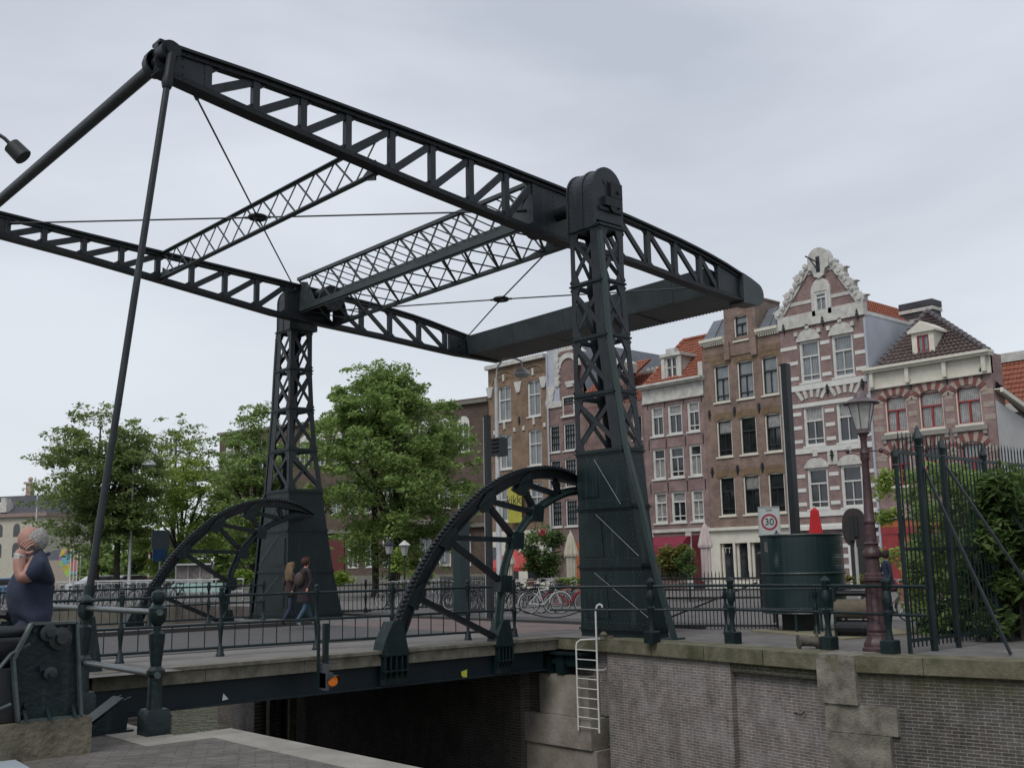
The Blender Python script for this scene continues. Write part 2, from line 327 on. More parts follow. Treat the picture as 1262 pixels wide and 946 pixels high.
mb = MB(); sheet(mb, [(-.6, .9), (-.6, 9.2), (3.2, 9.2), (3.2, -1.8), (1.3, -1.8), (1.3, .9)], .004); sheet(mb, [(-13, .95), (-13, 9.2), (-11.02, 9.2), (-11.02, .95)], .004)
struct('paving', mb, PAV)
mb = MB(); sheet(mb, [(4.35, 15), (4.35, -8.6), (5.5, -8.6), (5.5, 15)], .004)
struct('road', mb, ASPH)
mb = MB(); mb.box(3.2, 3.36, -1.8, 15.2, -.1, .07); struct('kerb', mb, KERBD)
# near (camera side) bank
mb = MB(); BZ = .4
sheet(mb, [(-14.0, -10.98), (-14.0, -300), (-300, -300), (-300, -1.3), (-14.5, -1.3), (-14.5, -10.98)], BZ)
struct('bank_paving', mb, PAV3)
mb = MB()
y = -10.65
for L_ in (1.25, 1.3, 1.22, 1.35, 1.28)*6:
    mb.box(-14.0, -13.69, y-L_+.008, y, BZ-.35, BZ+.004); y -= L_
x = -14.5
mb.box(-14.5, -13.69, -10.98, -10.653, BZ-.35, BZ+.003)
y = -10.645
for L_ in (1.1, 1.2, 1.15, 1.25, 1.2, 1.1, 1.15, 1.1):
    mb.box(-14.5, -14.15, y, y+L_-.008, BZ-.35, BZ+.004); y += L_
cop = mb.build('bank_coping', STONE); tag(cop, 'pale stone coping slabs along the near bank edge in the bottom foreground', 'coping')
mb = MB(); mb.box(-14.6, -13.72, -60, -10.7, WZ-1, BZ-.36); mb.box(-14.9, -14.18, -10.7, -1.3, WZ-1, BZ-.36); mb.box(-30, -14.2, -1.6, -1.3, WZ-1, BZ-.01)
tag(mb.build('quay_wall', QWD), 'dark brick quay wall below the near bank coping', 'quay wall')
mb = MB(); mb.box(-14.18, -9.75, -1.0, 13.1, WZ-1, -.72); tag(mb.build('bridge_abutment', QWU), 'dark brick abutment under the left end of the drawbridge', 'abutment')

# east quay wall (right of the picture)
qw = thing('quay_wall', (-1, -7, 0), 'weathered grey brick quay wall with mossy coping below the right railing', 'quay wall')
def off(p, d):  # shift towards land
    return Vector((p.x+d, p.y))
mb = MB()
def wallseg(mb, a, b, z0, z1, t_=.6):
    mb.add([(a.x, a.y, z0), (b.x, b.y, z0), (b.x, b.y, z1), (a.x, a.y, z1), (a.x+t_, a.y, z0), (b.x+t_, b.y, z0), (b.x+t_, b.y, z1), (a.x+t_, a.y, z1)],
           [(0, 1, 2, 3), (4, 7, 6, 5), (0, 4, 5, 1), (3, 2, 6, 7), (0, 3, 7, 4), (1, 5, 6, 2)])
def lerp(a, b, t_): return a+(b-a)*t_
A_ = lerp(E0, E1, .02); B1 = lerp(E0, E1, .60); B2 = lerp(E0, E1, .985)
wallseg(mb, off(E0, .08), off(B1, .08), WZ-1, -.26)
wallseg(mb, off(lerp(E0, E1, .595), .24), off(B2, .24), WZ-1, -.30)      # recessed panel
mb.build('brick_face', QW, qw)
mb = MB(); wallseg(mb, off(B1, .1), off(B2, .1), -.42, -.26); wallseg(mb, off(B1, .14), off(B2, .14), -.46, -.42); mb.build('lintel_course', QWD, qw)
mb = MB(); wallseg(mb, off(E1, .09), off(E2, .09), WZ-1, -.26); wallseg(mb, off(E2, .09), off(E3, .09), WZ-1, -.26); wallseg(mb, off(E3, .09), Vector((.02, -120)), WZ-1, -.26)
mb.build('brick_face', QWD, qw)['label'] = 'sooty dark brick face right of the stone corner'
mb = MB()
for (a, b, k) in ((E0, E1, 4), (E1, E2, 2), (E2, E3, 4)):
    for i in range(k):
        p = lerp(a, b, i/k); q = lerp(a, b, (i+1)/k-.004); wallseg(mb, p, q, -.25, .012, .75)
wallseg(mb, E3, Vector((-.1, -90)), -.25, .012, .75)
mb.build('coping', STONE_M, qw)
mb = MB(); d = lerp(E0, E1, .955); wallseg(mb, off(d, -.05), off(lerp(E1, E2, .14), -.03), -.78, .02, .8)
wallseg(mb, off(lerp(E0, E1, .97), .0), off(lerp(E1, E2, .34), .02), -1.24, -.79, .7)
wallseg(mb, off(lerp(E0, E1, .98), -.03), off(lerp(E1, E2, .30), -.01), -2.2, -1.25, .7)
mb.build('stone_block', STONE_S, qw)
mb = MB(); mb.tube([(-1.0, -7.2, -1.05), (-1.12, -7.2, -1.05), (-1.14, -7.35, -1.06), (-1.12, -7.42, -1.0)], .012, 6); mb.build('mooring_hook', BLACK, qw)

# hinge pier and wall under the bridge
pr_ = thing('hinge_pier', (-.6, -1, -1), 'stepped pale stone pier carrying the drawbridge hinge beside the white ladder', 'pier')
mb = MB(); mb.box(-.62, .2, -2.2, -.2, -.25, -.02); mb.build('cap_slab', STONE_M, pr_)
mb = MB(); mb.box(-.7, -.3, -1.76, -.22, -1.66, -.8); mb.box(-.8, -.3, -1.9, .25, -2.3, -1.67); mb.box(-.74, -.25, -2.0, .3, WZ-1, -2.31); mb.build('pier_block', PIER, pr_)
mb = MB(); mb.box(-.34, .3, -2.2, -.2, -1.62, -.26); mb.build('back_wall', QW, pr_)
mb = MB(); mb.box(-.82, -.3, -1.7, -.35, -.36, -.31); mb.box(-.74, -.3, -1.05, -.8, -.78, -.37); mb.box(-.74, -.3, -1.65, -1.15, -.6, -.37); mb.cyl((-.62, -1.6, -.52), (-.62, -.1, -.52), .09); mb.box(-.76, -.55, -.6, -.3, -.79, -.4); mb.build('hinge_bearing', IRON, pr_)
uw = thing('abutment_wall', (-.4, 5, -1), 'dark brick wall beneath the bridge leaf on the tower side', 'wall')
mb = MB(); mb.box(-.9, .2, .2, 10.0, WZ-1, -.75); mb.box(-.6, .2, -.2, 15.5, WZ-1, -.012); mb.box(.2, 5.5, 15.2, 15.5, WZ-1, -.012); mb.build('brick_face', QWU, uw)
mb = MB(); mb.box(-1.5, -.6, 11.4, 12.9, WZ-1, -.3); mb.build('end_pillar', QW, uw)
mb = MB(); mb.box(-1.35, -1.15, 10.75, 10.95, WZ-1, -.7); mb.cut().box(-1.35, -1.15, 9.6, 9.72, WZ-1, -.7); mb.build_each('timber_post', CONC, uw)
mb = MB(); mb.box(-14.2, 5.5, 31.6, 32.05, WZ-1, .06); mb.box(-200, -14.2, 31.8, 32.05, WZ-1, .06); tag(mb.build('basin_wall', mat('basin_stone', (.14, .13, .1), .9, vs=1.2, col2=(.21, .19, .15), bump=.4)), 'beige stone quay wall across the basin behind the bridge railing', 'quay wall')
mb = MB(); mb.box(5.2, 5.5, 15.5, 32, WZ-1, .05); tag(mb.build('basin_side_wall', QWU), 'brick wall closing the side of the basin behind the far tower', 'quay wall')

# ================================================================== DRAWBRIDGE
WB = 11.27
def smoothpts(pts, k=4):
    P_ = [Vector((*p, 0)) if len(p) == 2 else Vector(p) for p in pts]; o = []
    for i in range(len(P_)-1):
        p0 = P_[max(i-1, 0)]; p1 = P_[i]; p2 = P_[i+1]; p3 = P_[min(i+2, len(P_)-1)]
        for j in range(k):
            t_ = j/k; o.append(.5*((2*p1)+(p2-p0)*t_+(2*p0-5*p1+4*p2-p3)*t_**2+(-p0+3*p1-3*p2+p3)*t_**3))
    o.append(P_[-1]); return o
def rivet(mb, p, nrm, r=.022, h=.012):
    n_ = Vector(nrm).normalized(); a = n_.orthogonal().normalized(); b_ = n_.cross(a); p = Vector(p)
    vs = [p+(a*math.cos(i*PI/3)+b_*math.sin(i*PI/3))*r for i in range(6)]+[p+n_*h]
    mb.add(vs, [(i, (i+1) % 6, 6) for i in range(6)])
def rivrow(mb, p, q, nrm, step=.11, **k):
    p = Vector(p); q = Vector(q); n_ = max(1, int((q-p).length/step))
    for i in range(n_+1): rivet(mb, p+(q-p)*i/n_, nrm, **k)

# ---- tower; local frame: face towards -X at x=0, inner plane at y=0, outward = -y*sg
LV = [9.46, 8.12, 6.80, 5.45, 4.11, 2.84, 1.53, .17, 0]
YO = [(-.0, -3.12), (.17, -3.06), (1.53, -2.80), (2.84, -2.58), (4.11, -2.36), (5.45, -2.18), (6.8, -2.0), (8.12, -1.9), (9.46, -1.88)]
def interp(tab, z):
    for (a, va), (b_, vb) in zip(tab, tab[1:]):
        if z <= b_: return va+(vb-va)*(z-a)/(b_-a)
    return tab[-1][1]
XI = [(0, 2.1), (1.53, 1.7), (2.84, 1.45), (4.11, 1.25), (5.45, 1.01), (6.8, .87), (8.12, .79), (9.46, .78)]
XO = [(0, .45), (1.53, .47), (2.84, .56), (4.11, .68), (5.45, .70), (6.8, .77), (8.12, .77), (9.46, .80)]
def tower(base_y, sg, label):
    yi = -.91
    T_ = thing('bridge_tower', (.4, base_y+sg*-1.6, 0), label, 'tower', 'drawbridge towers')
    def Y(yv): return base_y+sg*yv
    def C(k, z):      # corner k: 0 inner -x, 1 outer -x, 2 outer +x, 3 inner +x
        return Vector(((0, 0, interp(XO, z), interp(XI, z))[k], Y((yi, interp(YO, z), interp(YO, z), yi)[k]), z))
    F4 = [(0, 1), (1, 2), (2, 3), (3, 0)]
    # legs
    for k in range(4):
        mb = MB()
        for a, b_ in zip(LV[:-1], LV[1:]):
            if a <= 4.12: continue
            for j in ((k+1) % 4, (k-1) % 4):
                pa, pb = C(k, a), C(k, b_); ta = (C(j, a)-pa).normalized(); tb = (C(j, b_)-pb).normalized()
                w = .30 if (k == 1 and j == 0) else .13 if k == 0 else .16
                nrm = (ta.cross(Vector((0, 0, 1)))).normalized()*.012
                vs = [pa-nrm, pa+ta*w-nrm, pb+tb*w-nrm, pb-nrm, pa+nrm, pa+ta*w+nrm, pb+tb*w+nrm, pb+nrm]
                mb.add(vs, [(0, 1, 2, 3), (7, 6, 5, 4), (0, 4, 5, 1), (1, 5, 6, 2), (2, 6, 7, 3), (3, 7, 4, 0)])
        mb.build('leg', IRONU, T_)
    mb = MB()
    for (i, j) in F4:
        for a, b_ in zip(LV[:4], LV[1:5]):
            for s0, s1 in ((i, j), (j, i)):
                p, q = C(s0, a-.06), C(s1, b_+.06); c = (C(i, a)+C(j, a)+C(i, b_)+C(j, b_))/4
                n_ = (q-p).cross(C(j, a)-C(i, a)).normalized()
                e_ = .012 if s0 == i else -.012
                mb.bar(p+n_*e_, q+n_*e_, .11, .02, n_)
            # gusset plates at the corners
            for (k0, z0, dz) in ((i, a, -1), (j, a, -1), (i, b_, 1), (j, b_, 1)):
                p = C(k0, z0); o_ = j if k0 == i else i; td = (C(o_, z0)-p).normalized(); g_ = .30
                q = C(k0, z0+dz*g_*1.3); n_ = td.cross(Vector((0, 0, 1)))*.014
                v = [p+td*.1, p+td*g_, q+td*.14, q+td*.1]
                mb.add([x-n_ for x in v]+[x+n_ for x in v], [(0, 1, 2, 3), (7, 6, 5, 4), (0, 4, 5, 1), (1, 5, 6, 2), (2, 6, 7, 3), (3, 7, 4, 0)])
    mb.build('lattice', IRONU, T_)
    mb = MB()
    for z in LV[:-1]:
        mb.cut()
        for (i, j) in F4:
            p, q = C(i, z), C(j, z); d = (q-p).normalized(); n_ = d.cross(Vector((0, 0, 1)))
            ctr = (C(0, z)+C(2, z))/2; n_ = n_ if (p-ctr).dot(n_) > 0 else -n_
            mb.bar(p+n_*.02-d*.03, q+n_*.02+d*.03, .07, .035); mb.bar(p+n_*.008-d*.008, q+n_*.008+d*.008, .018, .13)
    mb.build_each('band', IRON, T_)
    mb = MB(); rv = MB()
    zs = [4.11, 2.84, 1.53, .17, 0]
    for a, b_ in zip(zs, zs[1:]):
        for (i, j) in F4: mb.add([C(i, a), C(j, a), C(j, b_), C(i, b_)], [(0, 1, 2, 3)])
    mb.add([C(k, 4.11) for k in range(4)], [(0, 1, 2, 3)])
    for z in (3.9, 3.0, 2.7, 1.7, 1.4, .3):
        for (i, j) in F4:
            p, q = C(i, z), C(j, z); n_ = (q-p).cross(C(i, z-.2)-p); 
            ctr = (C(0, z)+C(2, z))/2; n_ = n_ if (p-ctr).dot(n_) > 0 else -n_
            rivrow(rv, p*.96+q*.04, q*.96+p*.04, n_, .10, r=.016)
    for (i, j) in F4[:2]+[F4[3]]:
        for fr in (.06, .5, .94):
            for zz in np.arange(.35, 4.0, .11):
                p, q = C(i, zz), C(j, zz); n_ = (q-p).cross(C(i, zz-.2)-p); ctr = (C(0, zz)+C(2, zz))/2; n_ = n_ if (p-ctr).dot(n_) > 0 else -n_
                rivet(rv, p*(1-fr)+q*fr, n_, r=.016)
        for zz in np.arange(4.2, 9.4, .13):
            for kk, jj in ((i, j), (j, i)):
                p, q = C(kk, zz), C(jj, zz); d = (q-p).normalized(); n_ = d.cross(Vector((0, 0, 1))); ctr = (C(0, zz)+C(2, zz))/2; n_ = n_ if (p-ctr).dot(n_) > 0 else -n_
                rivet(rv, p+d*.09+n_*.012, n_, r=.015)
    # raised plate panels
    for a, b_ in ((3.85, 3.1), (2.6, 1.75), (1.35, .4)):
        for (i, j) in F4[:1]:
            v = [C(i, a)*.9+C(j, a)*.1, C(i, a)*.58+C(j, a)*.42, C(i, b_)*.58+C(j, b_)*.42, C(i, b_)*.9+C(j, b_)*.1]; n_ = Vector((-.018, 0, 0))
            mb.add(v+[x+n_ for x in v], [(4, 5, 6, 7), (0, 4, 5, 1), (1, 5, 6, 2), (2, 6, 7, 3), (3, 7, 4, 0)])
    pl = mb.build('plating', IRON, T_); rv.build('rivets', IRON, pl)
    mb = MB(); mb.tube([(x, Y(y), z) for x, y, z in [(-.03, interp(YO, 3.9)+.9, 3.95), (-.03, interp(YO, 2.9)+.3, 2.9)]], .007, 5)
    mb.cut().tube([(-.03, Y(-1.5), 2.7), (-.03, Y(-2.75), 1.75)], .007, 5); mb.cut().tube([(-.03, Y(-1.4), 1.4), (-.03, Y(-2.95), .45)], .007, 5); mb.build_each('brace_rod', mat('dull_rod', (.16, .18, .18), .5), T_)
    # leaning edge strut
    mb = MB(); sp = [(.02, -1.86, 9.3), (.02, -1.97, 8.1), (.02, -2.06, 6.81), (.02, -2.25, 5.5), (.02, -2.44, 4.19), (.04, -2.82, 2.83), (.08, -3.08, 1.55), (.14, -3.5, .04)]
    for a, b_ in zip(sp, sp[1:]): mb.bar((a[0], Y(a[1]), a[2]), (b_[0], Y(b_[1]), b_[2]), .1, .1, (1, 0, 0))
    mb.box(-.08, .36, Y(-3.62), Y(-3.3), 0, .04); mb.build('edge_strut', IRONG if sg > 0 else IRON, T_)
    # cap housing
    mb = MB(); r = .5; cx = .45; zc = 10.42; y0, y1 = Y(-.93), Y(-1.72)
    pr = [(cx-r, 9.46)]+[(cx-r*math.cos(a), zc+r*math.sin(a)*1.1) for a in np.linspace(0, PI, 15)]+[(cx+r, 9.46)]
    mb.prism(pr, 'y', y0, y1); mb.prism([(cx+(x-cx)*1.035, 9.46+(z-9.46)*1.015) for x, z in pr], 'y', y1, y1-sg*.05)
    mb.prism([(cx+(x-cx)*1.05, 9.46+(z-9.46)*1.025) for x, z in pr], 'y', y0, y0+sg*.05)
    mb.prism([(cx+(x-cx)*1.03, 9.46+(z-9.46)*1.02) for x, z in pr], 'y', Y(-1.35), Y(-1.41))
    rv = MB()
    for yy in (Y(-1.66), Y(-1.0)):
        rivrow(rv, (cx-r, yy, 9.6), (cx-r, yy, 10.4), (-1, 0, 0), .13)
        for a in np.linspace(.1, PI-.3, 12): rivet(rv, (cx-r*1.03*math.cos(a), yy, zc+r*1.14*math.sin(a)), (-math.cos(a), 0, math.sin(a)))
    rivrow(rv, (cx-r, Y(-1.05), 10.38), (cx-r, Y(-1.6), 10.38), (-1, 0, 0), .09)
    cp = mb.build('cap_housing', IRONU, T_, smooth=True); rv.build('rivets', IRONU, cp)
    mb = MB(); yo = Y(-1.72); s_ = -sg
    mb.box(.25, .8, yo, yo+s_*.16, 10.0, 10.22); mb.box(.48, .88, yo, yo+s_*.13, 10.25, 10.62); mb.box(.1, .9, yo, yo+s_*.1, 9.88, 9.96); mb.cyl((.55, yo, 9.98), (.55, yo+s_*.15, 9.98), .11); mb.cyl((.74, yo, 10.4), (.74, yo+s_*.17, 10.4), .05)
    for q in range(3): mb.bar((.25+q*.16, yo+s_*.03, 10.7), (.34+q*.16, yo+s_*.06, 10.55), .03, .03)
    mb.box(.02, .9, yo, yo+s_*.05, 9.56, 9.62); mb.build('bearing_box', IRON2, T_)
    return T_
tower(0, 1, 'nearer riveted green iron lattice tower with rounded cap housing, standing beside the white ladder')
tower(WB, -1, 'farther riveted green iron lattice tower rising in front of the large leafy tree')

# ---- balance frame
bf_ = thing('balance_frame', (0, WB/2, 10), 'dark iron balance frame of the drawbridge, two truss beams with counterweight box', 'balance frame')
def beam(yc, top, bot, verts, solid, lab):
    tz = lambda x: float(np.interp(x, [p[0] for p in top], [p[1] for p in top])); bz = lambda x: float(np.interp(x, [p[0] for p in bot], [p[1] for p in bot]))
    mb = MB(); w = .34
    xs = sorted(set(list(np.linspace(top[0][0], top[-1][0], 28))))
    for a, b_ in zip(xs, xs[1:]):
        mb.bar((a, yc, tz(a)-.03), (b_, yc, tz(b_)-.03), w, .06); mb.bar((a, yc, tz(a)-.1), (b_, yc, tz(b_)-.1), .2, .1)
        mb.bar((a, yc, bz(a)+.03), (b_, yc, bz(b_)+.03), w, .06); mb.bar((a, yc, bz(a)+.1), (b_, yc, bz(b_)+.1), .2, .1)
    ob = mb.build('beam', IRON2, bf_); ob['label'] = lab
    mb = MB()
    for x in verts:
        if any(a-.05 < x < b_+.05 for a, b_ in solid[1:-1]): pass
        mb.bar((x, yc, bz(x)+.1), (x, yc, tz(x)-.1), .13, .15, (1, 0, 0))
    for a, b_ in zip(verts, verts[1:]):
        if b_-a > 1.6: continue
        m = (a+b_)/2; 
        if m < 0: p, q = (a+.02, yc, bz(a)+.14), (b_-.02, yc, tz(b_)-.14)
        else: p, q = (a+.02, yc, tz(a)-.14), (b_-.02, yc, bz(b_)+.14)
        mb.bar(p, q, .07, .17 if m < 0 else .14, (0, 0, 1))
        for (x0, dx) in ((a, .27), (b_, -.27)):
            for (f_, s_) in ((bz, 1), (tz, -1)):
                z0 = f_(x0)+s_*.14
                if (m < 0) == ((s_ > 0) == (dx > 0)) or True:
                    mb.prism([(x0, z0), (x0+dx, f_(x0+dx)+s_*.13), (x0, z0+s_*.2)], 'y', yc-.03, yc+.03)
    wb = mb.build('web', IRONU, ob)
    mb = MB(); rv = MB()
    for a, b_ in solid:
        mb.cut(); k = max(2, int((b_-a)/.5)+1); xx = np.linspace(a, b_, k)
        mb.prism([(x, bz(x)+.04) for x in xx]+[(x, tz(x)-.04) for x in xx[::-1]], 'y', yc-.055, yc+.055)
        for x in (a+.08, b_-.08, (a+b_)/2):
            for s_ in (-1, 1): rivrow(rv, (x, yc+s_*.055, bz(x)+.2), (x, yc+s_*.055, tz(x)-.2), (0, s_, 0), .11)
    for x in np.arange(top[0][0]+.1, top[-1][0]-.1, .16):
        for s_ in (-1, 1): rivet(rv, (x, yc+s_*.1, tz(x)-.11), (0, s_, 0), r=.018); rivet(rv, (x, yc+s_*.1, bz(x)+.11), (0, s_, 0), r=.018)
    sp = mb.build_each('web_plate', IRONU, ob)[0]; rv.build('rivets', IRON2, sp)
    return tz, bz
ntop = [(-10.05, 11.5), (-9.2, 11.47), (-8.2, 11.46), (-4.2, 11.27), (-1.8, 11.14), (.6, 10.98), (3.3, 10.74), (5.2, 10.52), (6.3, 10.36), (7.3, 10.16), (8.1, 9.96), (8.6, 9.78)]
nbot = [(-10.05, 10.85), (-8.2, 10.56), (-4.2, 10.04), (-1.86, 9.78), (0, 9.57), (3.3, 9.47), (6.0, 9.24), (8.6, 9.12)]
nz = beam(0, ntop, nbot, [-9.0, -7.96, -6.87, -5.77, -4.62, -3.5, -2.37, -1.26, -.35, .9, 1.85, 2.75, 3.88, 5.01, 6.1, 6.95], [(-10.05, -9.0), (-.35, .9), (6.95, 8.6)], 'nearer truss beam resting on the tower beside the ladder')
ftop = [(-10.1, 11.26), (-9.47, 11.22), (-7.3, 11.08), (-1.1, 10.74), (2.97, 10.48), (4.6, 10.3), (6.18, 10.02), (7.4, 9.82), (8.3, 9.7)]
fbot = [(-10.1, 10.62), (-9.43, 10.53), (-7.26, 10.32), (-1.09, 9.55), (2.97, 9.34), (6.17, 9.13), (8.3, 9.1)]
fz = beam(WB, ftop, fbot, [-9.26, -8.3, -7.21, -6.13, -5.04, -3.97, -2.88, -1.79, -.75, .8, 2.14, 3.31, 4.56, 5.72], [(-10.1, -9.26), (-.75, .8), (5.9, 8.3)], 'farther truss beam passing in front of the far tower')
# rounded tail and counterweight
mb = MB(); bx0, bx1 = 6.62, 8.6
def cw(y, x0t, zt0, zt1, x0b, zb0, zb1): return [(x0t, y, zt0), (bx1, y, zt1), (bx1, y, zb1), (x0b, y, zb0)]
va = [(6.6, .12, 10.0), (8.35, .12, 9.72), (8.35, .12, 9.14), (6.75, .12, 9.24)]; vb = [(6.6, WB-.12, 9.86), (8.3, WB-.12, 9.66), (8.3, WB-.12, 9.12), (6.75, WB-.12, 9.2)]
vs = va+vb; mb.add(vs, [(0, 1, 2, 3), (7, 6, 5, 4), (0, 4, 5, 1), (1, 5, 6, 2), (2, 6, 7, 3), (3, 7, 4, 0)])
for (ys, z) in ((-.19, 0), (WB-.1, 0)):
    pass
# end flanges hanging past the beams
mb.prism([(7.9, 9.10)]+[(8.56+.34*math.cos(a), 9.45+.345*math.sin(a)) for a in np.linspace(-PI/2, PI*.4, 12)]+[(8.3, 9.9), (7.9, 10.0)], 'y', -.2, .34)
cwt = mb.build('counterweight', IRONC, bf_, smooth=True)
rv = MB()
def cwp(t_, u_):  # front face point
    a = Vector(va[3]).lerp(Vector(va[0]), u_); b_ = Vector(vb[3]).lerp(Vector(vb[0]), u_); return a.lerp(b_, t_)
nf = (-1, 0, -.05)
rivrow(rv, cwp(.02, .08), cwp(.98, .08), nf, .13); rivrow(rv, cwp(.02, .92), cwp(.98, .92), nf, .13)
for t_ in (.13, .14, .33, .34, .55, .56, .78, .79): rivrow(rv, cwp(t_, .1), cwp(t_, .9), nf, .09)
rivrow(rv, (8.3, .2, 9.13), (8.25, WB-.2, 9.11), (0, 0, -1), .13, r=.03, h=.03); rivrow(rv, (6.85, .2, 9.235), (6.85, WB-.2, 9.2), (0, 0, -1), .13)
rv.build('rivets', IRON2, cwt)
mb = MB()
for t_ in (.135, .335, .555, .785):
    a, b_ = cwp(t_, .02), cwp(t_, .98); mb.cut().bar(a+Vector((-.005, 0, 0)), b_+Vector((-.005, 0, 0)), .22, .016, (1, 0, 0))
for y0 in (3.2, 7.2): mb.cut().bar((6.8, y0, 9.22), (8.25, y0, 9.115), .2, .02)
mb.build_each('cover_strip', IRONC, cwt)
# tip: cross tube, eyes
mb = MB(); mb.tube([(-9.95, -.05, 11.12), (-9.98, WB+.1, 10.95)], .13, 14); mb.cyl((-9.95, .3, 11.12), (-9.95, .12, 11.12), .24, 16)
mb.build('cross_tube', IRONU, bf_, smooth=True)
for (y_, z_, s_) in ((0, 11.28, -1), (WB, 11.02, 1)):
    mb = MB(); mb.cyl((-9.86, y_-.28, z_), (-9.86, y_+.28, z_), .2, 18); mb.cyl((-9.84, y_+s_*.28, z_), (-9.84, y_+s_*.36, z_), .14, 14); mb.cyl((-9.9, y_+.3, z_-.1), (-9.9, y_+.12, z_-.1), .27, 16)
    mb.build('pin_boss', IRON2, bf_, smooth=True)
# lattice cross brace at x=-4.95
def lattice_face(mb, pf, m_, w=.045, t_=.012, nrm=(1, 0, 0)):
    # pf(t, u) gives the point; t along 0..1, u 0..1 across
    for i in range(m_):
        a, b_ = i/m_, (i+1)/m_
        mb.bar(pf(a, 0), pf(b_, 1), w, t_, nrm); o_ = Vector(nrm)*.015; mb.bar(Vector(pf(a, 1))+o_, Vector(pf(b_, 0))+o_, w, t_, nrm)
mb = MB(); p0 = Vector((-4.93, .15, 10.13)); p1 = Vector((-4.93, WB-.15, 10.12)); hz = Vector((0, 0, .78))
for o_ in (Vector((0, 0, 0)), hz):
    mb.bar(p0+o_, p1+o_, .16, .03); mb.bar(p0+o_+Vector((0, 0, .03 if o_.z == 0 else -.03)), p1+o_+Vector((0, 0, .03 if o_.z == 0 else -.03)), .03, .07)
lattice_face(mb, lambda a, u: p0.lerp(p1, a)+hz*u, 13, w=.05, nrm=(1, 0, 0))
for (y_, e_) in ((.15, 1), (WB-.15, -1)):
    mb.prism([(y_, 9.98), (y_+e_*.55, 10.12), (y_+e_*.55, 10.16), (y_, 10.45)], 'x', -4.95, -4.91)
mb.build('cross_brace', IRONC, bf_)
# big cross girder between the pivots: a triangular lattice box
mb = MB()
a_ = {'tf': (Vector((-.35, .1, 10.95)), Vector((-.35, WB-.1, 10.85))), 'mf': (Vector((-.25, .1, 9.95)), Vector((-.25, WB-.1, 9.85))), 'br': (Vector((1.0, .1, 9.62)), Vector((1.0, WB-.1, 9.55))), 'tr': (Vector((1.0, .1, 10.75)), Vector((1.0, WB-.1, 10.65)))}
for k, (p, q) in a_.items(): mb.bar(p, q, .12, .1)
p, q = a_['mf']; mb.bar(p+Vector((0, 0, .02)), q+Vector((0, 0, .02)), .03, .26)
L_f = lambda A, B: (lambda t_, u: a_[A][0].lerp(a_[A][1], t_).lerp(a_[B][0].lerp(a_[B][1], t_), u))
lattice_face(mb, L_f('mf', 'tf'), 12, w=.075, nrm=(1, 0, 0)); lattice_face(mb, L_f('mf', 'br'), 12, w=.075, nrm=(.2, 0, 1)); lattice_face(mb, L_f('br', 'tr'), 12, w=.05, nrm=(1, 0, 0))
for i in range(1, 24, 1):
    t_ = i/24; mb.bar(L_f('tf', 'tr')(t_, 0), L_f('tf', 'tr')(t_, 1), .04, .02)
for (y_, e_, zz) in ((.06, 1, 0), (WB-.06, -1, -.1)):   # end gussets
    for x_ in (-.27, .98):
        z0 = 9.9 if x_ < 0 else 9.55
        mb.prism([(y_, z0+zz), (y_+e_*1.6, z0+zz+.02), (y_+e_*1.6, z0+zz+.12), (y_+e_*.9, z0+.25+zz), (y_+e_*.45, 10.8+zz), (y_, 10.9+zz)], 'x', x_-.012, x_+.012)
mb.build('cross_girder', IRONC, bf_)
for (y_, z_, e_) in ((0, 10.25, 1), (WB, 10.2, -1)):
    mb = MB(); mb.tube([(.45, y_-e_*.95, z_), (.45, y_+e_*.2, z_), (.45, y_+e_*.2, z_), (.45, y_+e_*.9, z_)], [.16, .16, .42, .42], 20); mb.build('axle_drum', IRON2, bf_, smooth=True)
# tie wires with their ring
def ties(corners, ringz, lab):
    ys = (0.12, WB-.12); c = Vector(((corners[0][0]+corners[1][0])/2, WB/2, ringz))
    mb = MB()
    for (x_, zn, zf) in corners:
        for y_, zz in ((ys[0], zn), (ys[1], zf)):
            p = Vector((x_, y_, zz)); mb.cut().tube([p, c], .022, 6); d = (c-p).normalized(); mb.tube([p+d*.0, p+d*.25], .045, 6); mb.tube([c-d*.35, c-d*.16], .035, 6)
    t = mb.build_each('tie_rod', BLACK, bf_)[0]
    mb = MB(); mb.tube([c+Vector((math.cos(a)*.2, math.sin(a)*.2, 0)) for a in np.linspace(0, 2*PI, 17)[:-1]], .055, 8, close=True); mb.build('tie_ring', IRON2, t, smooth=True)
ties([(-9.2, 10.75, 10.95), (-.45, 10.22, 10.45)], 10.58, '')
ties([(6.3, 9.36, 9.48), (.7, 9.75, 9.95)], 9.68, '')

# ---- lifting rods
for (y_, a, b_, lab, z1) in ((-.3, (-9.86, 11.2), (-10.97, 1.1), 'nearer thin iron lifting rod hanging from the front beam tip to the bridge end', 0), (WB+.3, (-9.86, 11.0), (-10.97, 1.1), 'farther thin iron lifting rod hanging from the far beam tip at the left', 0)):
    lr = thing('lifting_rod', (b_[0], y_, 0), lab, 'lifting rod', 'drawbridge lifting rods')
    p = Vector((a[0], y_, a[1])); q = Vector((b_[0], y_, b_[1])); d = (q-p).normalized()
    mb = MB(); mb.tube([p+d*.5, q], .062, 12); mb.build('rod', IRONU, lr, smooth=True)
    mb = MB(); mb.tube([p, p+d*.45, p+d*.62, p+d*.72], [.085, .085, .11, .08], 12); mb.build('clevis', IRON2, lr, smooth=True)
    mb = MB(); mb.tube([q-d*.3, q+d*.4], .09, 10); mb.prism([(q.x-.35, -.1), (q.x+.3, -.1), (q.x+.12, .9), (q.x-.1, .9)], 'y', y_-.05, y_+.05); mb.build('foot_bracket', IRON, lr)

